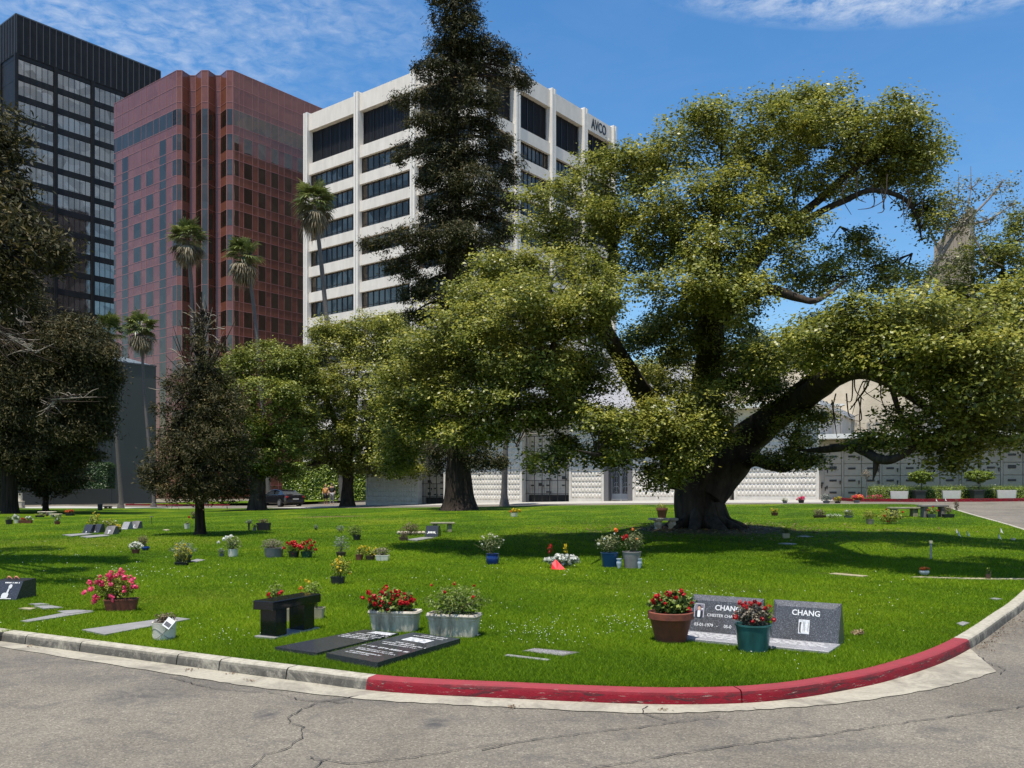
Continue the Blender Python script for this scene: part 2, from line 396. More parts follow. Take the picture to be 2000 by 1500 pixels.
def lawn_mat():
    m = bpy.data.materials.new('lawn_turf'); m.use_nodes = True; nt = m.node_tree; b = bsdf(m); pos = worldpos(nt)
    big = ramp_n(nt, wnoise(nt, pos, .3, 7, .68, .6), [(.36, (.030, .070, .002)), (.5, (.060, .118, .003)), (.64, (.135, .18, .006))])
    mid = ramp_n(nt, wnoise(nt, pos, 3.4, 6, .7), [(.28, .58), (.5, 1.0), (.74, 1.5)])
    c = mixc(nt, 1.0, big, mid, 'MULTIPLY')
    mp = N(nt, 'ShaderNodeMapping'); mp.inputs['Scale'].default_value = (1.0, .45, 1.0); nt.links.new(pos, mp.inputs[0])
    fi = ramp_n(nt, wnoise(nt, mp.outputs[0], 42, 4, .75), [(.30, .45), (.52, 1.0), (.72, 1.8)])
    c = mixc(nt, 1.0, c, fi, 'MULTIPLY')
    dry = spotmask(nt, pos, [(*at(190, 1058)[:2], 4.5, 2.6, .85), (*at(430, 1165)[:2], 1.8, 1.0, .6), (*at(1340, 1150)[:2], 2.6, 1.2, .5), (*at(1180, 1262)[:2], .35, .2, .6), (*at(760, 1015)[:2], 3, 2, .4), (*at(1800, 1035)[:2], 1.6, .8, .7), (*at(1560, 1200)[:2], 1.2, .5, .35), (*at(60, 1070)[:2], 4, 2.5, .4)])
    dm = math_n(nt, 'MULTIPLY', dry, ramp_n(nt, wnoise(nt, pos, 1.8, 5, .7), [(.3, .1), (.65, 1)]))
    c = mixc(nt, dm, c, (.20, .20, .028))
    t1 = at(1380, 1036)
    bare = spotmask(nt, pos, [(t1.x + .2, t1.y - .6, 2.6, 2.4, 2.2), (*at(645, 1009)[:2], 1.8, .8, 1.6), (*at(985, 986)[:2], 1.2, 1.3, 2), (*at(1640, 1119)[:2], .5, .12, 1.2)])
    bm = math_n(nt, 'MULTIPLY', bare, ramp_n(nt, wnoise(nt, pos, 2.5, 6, .75), [(.3, .25), (.6, 1)]), True)
    c = mixc(nt, bm, c, (.115, .083, .045))
    nt.links.new(c, b.inputs['Base Color']); b.inputs['Roughness'].default_value = .75; b.inputs['Specular IOR Level'].default_value = .08
    bp = N(nt, 'ShaderNodeBump'); bp.inputs['Strength'].default_value = 1.0; bp.inputs['Distance'].default_value = .05
    nt.links.new(wnoise(nt, mp.outputs[0], 30, 5, .75), bp.inputs['Height']); nt.links.new(bp.outputs[0], b.inputs['Normal'])
    return m
M_ROAD = road_mat(); M_LAWN = lawn_mat()
M_GUTTER = conc_mat('gutter_concrete', (.36, .33, .26), (.12, .105, .085), .75)
M_PAVE = conc_mat('pale_paving', (.40, .385, .36), (.2, .19, .17), .4)
def kerb_mat(red):
    m = bpy.data.materials.new('red_kerb_paint' if red else 'kerb_concrete'); m.use_nodes = True; nt = m.node_tree; b = bsdf(m); pos = worldpos(nt)
    conc = ramp_n(nt, wnoise(nt, pos, 16, 6, .75), [(.3, (.22, .20, .16)), (.55, (.37, .345, .28)), (.75, (.46, .43, .36))])
    ge = N(nt, 'ShaderNodeNewGeometry'); sx = N(nt, 'ShaderNodeSeparateXYZ'); nt.links.new(ge.outputs['True Normal'], sx.inputs[0])
    side = math_n(nt, 'SUBTRACT', 1.0, math_n(nt, 'ABSOLUTE', sx.outputs[2]), True)      # tyre rubber marks only on the face
    if red:
        paint = ramp_n(nt, wnoise(nt, pos, 9, 6, .7), [(.3, (.16, .002, .010)), (.7, (.24, .004, .016))])
        mp = N(nt, 'ShaderNodeMapping'); mp.inputs['Scale'].default_value = (2, 2, 14); nt.links.new(pos, mp.inputs[0])
        scr = math_n(nt, 'MULTIPLY', ramp_n(nt, wnoise(nt, mp.outputs[0], 1.5, 8, .78, .8), [(.50, 0), (.57, .9)]), side)
        paint = mixc(nt, math_n(nt, 'MULTIPLY', math_n(nt, 'ABSOLUTE', sx.outputs[2]), .12), paint, (.55, .30, .30))      # flat top paler: some dust, plus brighter top light put into the colour
        c = mixc(nt, scr, paint, (.035, .022, .022))
        chip = math_n(nt, 'MULTIPLY', ramp_n(nt, wnoise(nt, mp.outputs[0], 5, 8, .8), [(.60, 0), (.625, 1)]), side)
        c = mixc(nt, chip, c, conc)
    else:
        st = math_n(nt, 'MULTIPLY', ramp_n(nt, wnoise(nt, pos, 1.7, 8, .78, 1.0), [(.38, .1), (.52, .95)]), side)
        c = mixc(nt, st, conc, (.042, .040, .038))
    nt.links.new(c, b.inputs['Base Color']); b.inputs['Roughness'].default_value = .7 if red else .85; b.inputs['Specular IOR Level'].default_value = .2
    bp = N(nt, 'ShaderNodeBump'); bp.inputs['Strength'].default_value = .6; bp.inputs['Distance'].default_value = .01
    nt.links.new(wnoise(nt, pos, 25, 6, .75), bp.inputs['Height']); nt.links.new(bp.outputs[0], b.inputs['Normal'])
    return m
M_KERB, M_KERBRED = kerb_mat(False), kerb_mat(True)

def axis(lo, hi, near0, near1, fine, grow=1.35):
    a = list(np.arange(near0, near1 + 1e-6, fine)); s = fine
    while a[-1] < hi: s *= grow; a.append(a[-1] + s)
    s = fine
    while a[0] > lo: s *= grow; a.insert(0, a[0] - s)
    return a
def terrain(name, xs, ys, dz, m):
    V = [(x, y, g(x, y) + dz) for y in ys for x in xs]; n = len(xs)
    Fs = [(r * n + c, r * n + c + 1, r * n + n + c + 1, r * n + n + c) for r in range(len(ys) - 1) for c in range(n - 1)]
    me = bpy.data.meshes.new(name); me.from_pydata(V, [], Fs)
    me.polygons.foreach_set('use_smooth', [True] * len(Fs))
    return tag(link(name, me, m), kind='structure')
terrain('ground', axis(-1900, 1900, -60, 60, 2), axis(-900, 2500, -20, 100, 2), -.03, mat('dry_earth', (.16, .14, .10), .95, .3, .5))
terrain('road', list(np.arange(-75, 62, 1.0)), list(np.arange(-12, 104, 1.0)), 0, M_ROAD)

near_px = [(-40, 1247), (0, 1253), (155, 1274), (345, 1300), (500, 1321), (610, 1335), (715, 1349), (800, 1356), (900, 1361.5), (1000, 1366), (1125, 1372), (1250, 1376.5), (1350, 1377.5),
           (1450, 1375), (1530, 1368.5), (1600, 1359), (1700, 1340), (1760, 1324), (1820, 1304), (1860, 1287), (1895, 1268), (1930, 1244), (1965, 1217), (2000, 1190)]
left_pts = [(-40, 34), (-32, 24.5), (-22, 18.2), (-14, 13.9), (-9, 11.1)]
right_pts = [(8.6, 14.1), (10.4, 16.6), (12, 19.2), (13.3, 21.6)]
rb_px = [(1996, 1030), (1962, 1020), (1927, 1011), (1895, 1002), (1868, 994)]
back_px = [(1840, 986), (1800, 983.5), (1700, 984), (1600, 984), (1500, 984), (1430, 985), (1300, 985), (1180, 986), (1100, 987), (1000, 988.5), (900, 990), (800, 991), (715, 992), (600, 992.5), (450, 992.5), (300, 992.5), (150, 992.5), (0, 992.5)]
near = [Vector(p) for p in left_pts] + [at(x, y, 0).xy for x, y in near_px] + [Vector(p) for p in right_pts]
near_k, _ = smooth_path([(Vector((p.x, p.y, 0)), .01) for p in near], 8)
rear = [at(x, y, .1).xy for x, y in rb_px] + [at(x, y, LAWN).xy for x, y in back_px]
rear_k = [Vector((p.x, p.y, 0)) for p in rear] + [Vector((-44, 68, 0)), Vector((-46, 50, 0))]
ringp = near_k + rear_k
def offset_ring(P, d):
    out = []
    n = len(P)
    for i in range(n):
        t = (P[(i + 1) % n] - P[i - 1]).normalized(); nn = Vector((-t.y, t.x, 0))
        out.append(P[i] + nn * d)
    return out
ks = []                                     # resampled ring, 0.12 m steps near the camera
for i in range(len(ringp)):
    a, b = ringp[i], ringp[(i + 1) % len(ringp)]
    L = (b - a).length; st = .12 if min(a.length, b.length) < 16 else .8
    n = max(1, int(L / st)); ks += [a.lerp(b, j / n) for j in range(n)]
for _ in range(3): ks = [(ks[i - 1] + ks[i] * 2 + ks[(i + 1) % len(ks)]) / 4 for i in range(len(ks))]
K0 = ks; K1 = offset_ring(ks, .148)
iR0 = min(range(len(K0)), key=lambda i: (K0[i].xy - at(715, 1349, 0).xy).length)
iR1 = min(range(len(K0)), key=lambda i: (K0[i].xy - at(1893, 1269, 0).xy).length)
joints = [min(range(len(K0)), key=lambda i: (K0[i].xy - at(x, y, 0).xy).length) for x, y in ((24, 1262), (155, 1274), (345, 1300), (432, 1311), (552, 1328), (1452, 1375))]
def kerb_piece(name, i0, i1, m):
    mb = MB(); seg = []
    prof = [(.0, -.04), (0, .0), (-.010, .068), (-.018, .088), (-.036, .099), (-.148, LAWN), (-.148, -.04)]
    def flush(s):
        if len(s) > 1: mb.loft(s, False, (True, True))
    i = i0
    while i <= i1:
        p = K0[i % len(K0)]; t = (K0[(i + 1) % len(K0)] - K0[i - 1 if i else -1]).normalized(); nn = Vector((t.y, -t.x, 0)); z = g(p.x, p.y)
        wob = .004 * mnoise.noise(Vector((p.x * 3, p.y * 3, 0)))
        ring = [Vector((p.x + nn.x * (o + (wob if 0 < h < .095 else 0)), p.y + nn.y * (o + (wob if 0 < h < .095 else 0)), z + h)) for o, h in prof]
        if i in joints:
            seg.append([q - t * .006 for q in ring]); flush(seg); seg = [[q + t * .006 for q in ring]]
        else: seg.append(ring)
        i += 1
    flush(seg)
    return tag(mb.build(name, m, None, 35), kind='structure')
kerb_piece('kerb', 0, iR0, M_KERB)
kerb_piece('red_kerb', iR0, iR1, M_KERBRED)
kerb_piece('kerb', iR1, len(K0) - 1, M_KERB)
# concrete gutter in front of the kerb
gout = [(-40, 1256), (0, 1264), (250, 1304), (400, 1328), (500, 1343), (715, 1367), (860, 1376), (1000, 1383), (1250, 1394), (1400, 1391), (1500, 1386), (1650, 1374), (1800, 1351), (1880, 1333), (1946, 1312)]
go, _ = smooth_path([(at(x, y, 0), .01) for x, y in gout], 8)
il = min(range(len(K0)), key=lambda i: (K0[i].xy - at(-40, 1247, 0).xy).length)
gm = MB(); gi = [K0[i] for i in range(il, iR1 + 1)]; ns = 160; rows = []
for k in range(ns + 1):
    a = gi[int(k / ns * (len(gi) - 1))]
    b = min(((q - a).length, j) for j, q in enumerate(go))[1]
    b = go[b] if k < ns else go[-1]
    rows.append((a, b, k))
V = []
jj = 0
for a, b, k in rows:
    t = k / ns
    f = t ** 1.0 * (len(go) - 1); i = min(int(f), len(go) - 2); q = go[i].lerp(go[i + 1], f - i)
    V += [(a.x, a.y, g(a.x, a.y) + .006), (q.x + .006 * math.sin(k * 2.1), q.y + .01 * math.sin(k * 1.3), g(q.x, q.y) + .006)]
gm.add(V, [(2 * i, 2 * i + 1, 2 * i + 3, 2 * i + 2) for i in range(ns)])
tag(gm.build('gutter', M_GUTTER), kind='structure')
# lawn
def inside(P, poly):
    x, y = P[:, 0], P[:, 1]; r = np.zeros(len(P), bool); n = len(poly)
    for i in range(n):
        x0, y0 = poly[i][0], poly[i][1]; x1, y1 = poly[i - 1][0], poly[i - 1][1]
        c = ((y0 > y) != (y1 > y)) & (x < (x1 - x0) * (y - y0) / ((y1 - y0) or 1e-9) + x0); r ^= c
    return r
def lawn_mesh(name, poly, cells, dz=LAWN - .002, mound=None):
    pts = []
    for x0, x1, y0, y1, s in cells:
        X, Y = np.meshgrid(np.arange(x0, x1, s), np.arange(y0, y1, s)); pts.append(np.stack([X.ravel() + .13 * s, Y.ravel() + .07 * s], 1))
    pts = np.concatenate(pts); pts = pts[inside(pts, poly)]
    pb = np.array([(p[0], p[1]) for p in poly])
    dmin = np.array([np.min(np.hypot(pb[:, 0] - p[0], pb[:, 1] - p[1])) for p in pts]); pts = pts[dmin > .1]
    vs = [Vector(p) for p in pb] + [Vector(p) for p in pts]; nb = len(pb)
    v, e, f, *_ = delaunay_2d_cdt(vs, [(i, (i + 1) % nb) for i in range(nb)], [], 1, 1e-5)
    me = bpy.data.meshes.new(name)
    me.from_pydata([(p.x, p.y, g(p.x, p.y) + dz + (mound(p.x, p.y) if mound else 0)) for p in v], [], [tuple(t) for t in f])
    me.polygons.foreach_set('use_smooth', [True] * len(f))
    bad = me.polygons[0].normal.z < 0
    if bad: me.flip_normals()
    return tag(link(name, me, M_LAWN), kind='structure')
T1P = at(1375, 1034)
def mound(x, y):
    d = math.hypot(x - T1P.x, y - T1P.y); return .10 * math.exp(-(d / 2.6) ** 2)
LAWN_POLY = [(p.x, p.y) for p in K1]
lawn_mesh('lawn', LAWN_POLY, [(-46, 26, 4, 16, .5), (-46, 26, 16, 76, 1.0)], mound=mound)
# lawn strips beyond the far road
def simple_lawn(name, px, mt=None):
    poly = [at(x, y, LAWN).xy[:] for x, y in px]
    return poly
fl = [at(150, 984, .1), at(600, 984, .1)]
lawn_mesh('far_lawn', [(-36, 82.5), (-30, 81.2), (-11.5, 82), (-11.5, 97), (-36, 97)], [(-36, -11, 81, 97, 2)])
hedge_lawn = [(16.9, 46.2), (17.3, 44.4), (19.5, 42.8), (22.3, 41.6), (26, 40.8), (30, 40.4), (30, 44), (24, 44.8), (18, 46.6)]
lawn_mesh('hedge_lawn', hedge_lawn[::-1] if False else hedge_lawn, [(16, 30, 40, 47, .7)])
# the thin red kerbs far off
def thin_kerb(name, pts, m):
    mb = MB(); P = [Vector((x, y, g(x, y))) for x, y in pts]; rings = []
    for i, p in enumerate(P):
        t = (P[min(i + 1, len(P) - 1)] - P[max(i - 1, 0)]).normalized(); nn = Vector((t.y, -t.x, 0))
        rings.append([p + nn * .08 + Vector((0, 0, -.05)), p + nn * .08 + Vector((0, 0, .15)), p - nn * .08 + Vector((0, 0, .15)), p - nn * .08 + Vector((0, 0, -.05))])
    mb.loft(rings)
    return tag(mb.build(name, m), kind='structure')
thin_kerb('red_kerb', [(16.9, 46.2), (17.3, 44.35), (19.5, 42.75), (22.3, 41.55), (26, 40.75), (30, 40.3)], M_KERBRED)
thin_kerb('red_kerb', [(-36.1, 84), (-36.1, 82.4), (-30, 81.1), (-26, 81.1)], M_KERBRED)
# pale paving between the lawn and the mausoleum
pv = MB(); A_, B_ = Vector((-10.3, 62.0)), Vector((16.4, 47.0)); dd_ = (B_ - A_).normalized(); nn_ = Vector((dd_.y, -dd_.x)); V = []; ns = 40
for i in range(ns + 1):
    t = -34 + (34 + 31.5) * i / ns; p = A_ + dd_ * t
    for o in (.0, 3.4 if t > 0 else 6.5): q = p + nn_ * o; V.append((q.x, q.y, g(q.x, q.y) + .02))
pv.add(V, [(2 * i, 2 * i + 1, 2 * i + 3, 2 * i + 2) for i in range(ns)])
tag(pv.build('pavement', M_PAVE), kind='structure')
# cracks
cr = MB()
rr = random.Random(4)
for line in ([(700, 1358), (655, 1366), (620, 1371), (590, 1384), (562, 1402), (566, 1411), (592, 1418), (588, 1440), (560, 1462), (520, 1473), (488, 1499), (470, 1515)],
             [(1130, 1505), (1270, 1480), (1380, 1462), (1450, 1452), (1600, 1435), (1700, 1420), (1800, 1406), (2000, 1378), (2100, 1362)],
             [(940, 1464), (1000, 1449), (1120, 1434), (1200, 1424), (1300, 1412), (1420, 1398)], [(1262, 1378), (1252, 1392), (1290, 1402), (1315, 1411)], [(520, 1351), (600, 1368), (700, 1372)],
             [(600, 1478), (680, 1490), (780, 1482), (900, 1462), (1000, 1449)], [(1910, 1280), (1935, 1296), (1962, 1306), (1950, 1318)], [(330, 1322), (420, 1345), (520, 1352)], [(1468, 1381), (1492, 1389)],
             [(600, 1505), (630, 1485), (660, 1478)]):
    P = [at(x, y, .009) for x, y in line]; Q = []
    for i in range(len(P) - 1):
        n = max(2, int((P[i + 1] - P[i]).length / .05))
        for j in range(n):
            q = P[i].lerp(P[i + 1], j / n); Q.append(q + Vector((rr.gauss(0, .008), rr.gauss(0, .008), 0)))
    V = []; Fc = []
    for i, q in enumerate(Q):
        t = (Q[min(i + 1, len(Q) - 1)] - Q[max(i - 1, 0)]); t.z = 0; t.normalize(); nn = Vector((-t.y, t.x, 0)); wdt = rr.uniform(.0015, .006)
        V += [q + nn * wdt, q - nn * wdt]
        if i: Fc.append((2 * i - 2, 2 * i - 1, 2 * i + 1, 2 * i))
    cr.add(V, Fc)
tag(cr.build('road_crack', mat('crack_dirt', (.035, .032, .03), .95)), kind='structure')
# ------------------------------------------------------------------ buildings
RD = Vector((.62, .785, 0)).normalized(); LD = Vector((RD.y, -RD.x, 0))      # street grid: right faces run along RD, left faces along LD
def face_matrix(x, y, d, z=0):
    d = Vector((d[0], d[1], 0)).normalized(); inw = Vector((-d.y, d.x, 0))
    return Matrix(((d.x, inw.x, 0, x), (d.y, inw.y, 0, y), (0, 0, 1, z), (0, 0, 0, 1)))
def t_of(px, X0, Y0, d):
    u = (px - 1000) / F; return (X0 - u * Y0) / (u * d[1] - d[0])
def put(name, me, m, parent, M):
    o = link(name, me, m, parent); o.matrix_local = M; return o
class Parts:
    "windows as single parts up to a limit, the rest as one stuff part"
    def __init__(s, parent, name, limit): s.p, s.n, s.l, s.c, s.rest = parent, name, limit, 0, []
    def add(s, me, mats, M):
        if s.c < s.l: s.c += 1; return put(s.n, me, mats, s.p, M)
        s.rest.append((me, M)); s.mats = mats
    def done(s):
        if not s.rest: return
        V, Fs, mi = [], [], []
        for me, M in s.rest:
            k = len(V); V += [M @ v.co for v in me.vertices]
            for p in me.polygons: Fs.append([i + k for i in p.vertices]); mi.append(p.material_index)
        me = bpy.data.meshes.new(s.n); me.from_pydata(V, [], Fs); me.polygons.foreach_set('material_index', mi)
        o = link(s.n, me, s.mats, s.p); o['kind'] = 'stuff'
def glass(name, col, rough=.04, metal=.85, wav=.0, var=0.0):
    m = bpy.data.materials.new(name); m.use_nodes = True; nt = m.node_tree; b = bsdf(m)
    b.inputs['Base Color'].default_value = (*col, 1); b.inputs['Roughness'].default_value = rough; b.inputs['Metallic'].default_value = metal
    pos = worldpos(nt)
    if var:
        v = N(nt, 'ShaderNodeTexVoronoi'); v.inputs['Scale'].default_value = .55; nt.links.new(pos, v.inputs['Vector'])
        sc = N(nt, 'ShaderNodeSeparateColor'); nt.links.new(v.outputs['Color'], sc.inputs[0])
        f = ramp_n(nt, sc.outputs[0], [(0, 1 - var), (1, 1 + var)])
        nt.links.new(mixc(nt, 1.0, col, f, 'MULTIPLY'), b.inputs['Base Color'])
    if wav:
        bp = N(nt, 'ShaderNodeBump'); bp.inputs['Strength'].default_value = wav; bp.inputs['Distance'].default_value = .3
        nt.links.new(wnoise(nt, pos, .45, 2, .5), bp.inputs['Height']); nt.links.new(bp.outputs[0], b.inputs['Normal'])
    return m

# --- black tower
def black_tower():
    X0, Y0, H = -92.9, 165.0, 90.6
    fl = 3.9; LR, LL = 28.9, 26.0; z0 = H - 8.4
    root = thing('office_tower', 'tall black office tower with grey glass window bands at the left edge', 'office building', (X0, Y0, 0))
    mw = mat('black_metal_panel', (.018, .018, .019), .5, .25, .8, spec=.2); ml = mat('dark_metal_rib', (.065, .068, .075), .4)
    mg = glass('grey_tower_glass', (.30, .265, .22), .06, .8, .05, .3)
    W = MB(); R = MB()
    c = Matrix.Translation((-X0, -Y0, 0))
    MR = face_matrix(X0, Y0, RD); ML = face_matrix(X0 - LD.x * LL, Y0 - LD.y * LL, LD)
    W.box(0, LR, .25, LL - .02, 0, H, c @ MR)
    for M, L, nb in ((MR, LR, 4), (ML, LL, 4)):
        M = c @ M; bw = L / nb
        W.box(.0, L - .01, -.12, .24, z0 + .9, H - .25, M)
        W.box(.03, L - .03, -.02, .24, z0 + .05, z0 + .88, M)
        for k in range(int(z0 / fl) + 1):
            zt = z0 - k * fl
            W.box(.03, L - .03, -.02, .24, zt - fl, zt - 2.75, M)
        R.box(-.12, L - .02 + .1, -.16, -.02, H - .24, H, M)
        n = int(L / 1.2)
        for i in range(n + 1):
            x = i * L / n; R.box(x - .05, x + .05, -.26, -.13, z0 + 1.0, H - .3, M)
        for i in range(nb + 1):
            x = i * bw; cb = MB(); cb.box(x - .32, x + .32, -.24, .24, 0, z0 + .88, M); cb.box(x - .06, x + .06, -.30, -.25, 0, z0 + .8, M)
            cb.build('column', mw, root)
    W.build('wall', mw, root); R.build('parapet_trim', ml, root)
    P = Parts(root, 'window', 100)
    def win(bw):
        b = MB(); w0 = bw - .7; b.box(0, w0, .1, .2, 0, 2.7)
        b.cur = 1
        for i in range(7): b.box(i * w0 / 6 - .035, i * w0 / 6 + .035, .04, .096, 0, 2.7)
        return b.mesh('window')
    wr, wl = win(LR / 4), win(LL / 4)
    ks_ = [(k, s) for k in range(13) for s in 'RL'] + [(k, s) for k in range(13, 21) for s in 'RL']
    for k, s in ks_:
        M, L, me = (MR, LR, wr) if s == 'R' else (ML, LL, wl)
        for i in range(4):
            P.add(me, (mg, mw), c @ M @ Matrix.Translation((i * L / 4 + .35, 0, z0 - k * fl - 2.72)))
    P.done()
black_tower()

# --- pink tower
def pink_tower():
    D = 136.0; H = 66.2; fl = 3.88; top = 5.95
    X0 = (345 - 1000) / F * D; X1 = (455 - 1000) / F * D
    root = thing('office_tower', 'pink granite and glass office tower with serrated corner beside the black tower', 'office building', (X0, D, 0))
    c = Matrix.Translation((-X0, -D, 0))
    mp = bpy.data.materials.new('pink_granite_panel'); mp.use_nodes = True; nt = mp.node_tree; b = bsdf(mp); pos = worldpos(nt)
    v = N(nt, 'ShaderNodeTexVoronoi'); v.inputs['Scale'].default_value = .5; nt.links.new(pos, v.inputs['Vector'])
    sc = N(nt, 'ShaderNodeSeparateColor'); nt.links.new(v.outputs['Color'], sc.inputs[0])
    nt.links.new(mixc(nt, sc.outputs[0], (.175, .062, .040), (.215, .082, .054)), b.inputs['Base Color'])
    b.inputs['Roughness'].default_value = .09; b.inputs['Metallic'].default_value = .10; b.inputs['Specular IOR Level'].default_value = .6; b.inputs['IOR'].default_value = 1.5
    bp = N(nt, 'ShaderNodeBump'); bp.inputs['Strength'].default_value = .06; bp.inputs['Distance'].default_value = .3
    nt.links.new(wnoise(nt, pos, .35, 2), bp.inputs['Height']); nt.links.new(bp.outputs[0], b.inputs['Normal'])
    ml = mat('pink_joint', (.30, .135, .125), .5); mg = glass('tower_mirror_glass', (.17, .12, .085), .03, .9, .05, .12)
    W, J = MB(), MB(); P = Parts(root, 'window', 100); nfl = 15
    LL = 19.2; LRr = 20.5
    ML = c @ face_matrix(X0 - LD.x * LL, D - LD.y * LL, LD); MR = c @ face_matrix(X1, D, RD)
    zf = [H - top - k * fl for k in range(nfl + 1)]
    # plan of the body
    cen = [(X0 - LD.x * LL, D - LD.y * LL)]
    px = [345, 355.5, 370.7, 382, 393.9, 406.7, 421.3, 430.7, 442.7, 455]; dd = [0, 0, 1.7, 1.7, 0, 0, 1.7, 1.7, 0, 0]
    cen += [((p - 1000) / F * (D + e), D + e) for p, e in zip(px, dd)]
    cen += [(X1 + RD.x * LRr, D + RD.y * LRr), (X1 + RD.x * LRr - LD.x * 26, D + RD.y * LRr - LD.y * 26), (X0 - LD.x * LL + RD.x * 12, D - LD.y * LL + RD.y * 12)]
    W.loft([[c @ Vector((x, y, 0)) for x, y in cen], [c @ Vector((x, y, H)) for x, y in cen]])
    W.build('wall', mp, root)
    def box_me(w_, h): q = MB(); q.box(0, w_, -.02, .03, 0, h); return q.mesh('window')
    cache = {}
    def win(M, x0, x1, z0, z1):
        k = (round(x1 - x0, 3), round(z1 - z0, 3))
        if k not in cache: cache[k] = box_me(*k)
        P.add(cache[k], mg, M @ Matrix.Translation((x0, 0, z0)))
    def hl(M, x0, x1, z, r=.035): J.box(x0, x1, -.035, .0, z - r, z + r, M)
    def vl(M, x, z0, z1, r=.03): J.box(x - r, x + r, -.033, .0, z0, z1, M)
    # left face, s = LL - t
    dl = (-LD.x, -LD.y)
    tl = lambda p: LL - t_of(p, X0, D, dl)
    lines = [226.7, 238.7, 250.7, 261, 276, 285.5, 300, 311.5, 325, 337]
    for p in lines: vl(ML, tl(p), 0, H)
    for z in [H - .03, H - 2.45, H - 4.9] + zf + [z - 2.5 for z in zf]: hl(ML, 0, LL, z)
    for a, b_ in ((238.7, 250.7), (311.5, 325)): win(ML, tl(a) + .04, tl(b_) - .04, 0, H - top - fl)
    # right face
    tr = lambda p: t_of(p, X1, D, RD)
    rc = [(456.5, 467), (476, 493), (504, 519), (529, 544), (555, 570), (580, 595), (605, 619)]
    for a, b_ in rc: vl(MR, tr(a), 0, H); vl(MR, tr(b_), 0, H)
    for z in [H - .03, H - 2.45, H - 4.9] + zf + [z - 2.5 for z in zf]: hl(MR, 0, LRr, z)
    win(ML, .05, LL - .05, zf[0] - 2.46, zf[0] - .04); win(MR, .05, LRr - .05, zf[0] - 2.46, zf[0] - .04)
    # serrated corner
    segs = []
    for i in range(9):
        a, b_ = Vector(cen[1 + i]), Vector(cen[2 + i]); segs.append((c @ face_matrix(a.x, a.y, (b_ - a)), (b_ - a).length))
    for i, (M, L) in enumerate(segs):
        for z in [H - .03, H - 2.45, H - 4.9]: hl(M, 0, L, z)
        vl(M, 0.02, 0, H); vl(M, L - .02, 0, H)
        if i in (3, 4, 5): win(M, .06, L - .06, 0, zf[0])
        if i in (2, 6):
            for z in zf: hl(M, 0, L, z)
        if i in (3, 4, 5):
            for z in zf[1:]: hl(M, 0, L, z, .025)
    for k in range(nfl):
        z1, z0 = zf[k] - .04, zf[k] - 2.46
        for i in (0, 1, 7, 8):
            M, L = segs[i]; win(M, .06, L - .06, z0, z1); hl(M, 0, L, zf[k], .02)
        if k:
            for a, b_ in rc: win(MR, tr(a) + .04, tr(b_) - .04, z0, z1)
            for a, b_ in ((261, 276), (285.5, 300)):
                if k > 1: win(ML, tl(a) + .04, tl(b_) - .04, z0, z1)
        win(ML, .04, tl(226.7) - .04, z0 - .9, z1 - 0.1); win(ML, tl(337) + .04, LL - .04, z0, z1)
    P.done(); J.build('panel_joint', ml, root)
pink_tower()

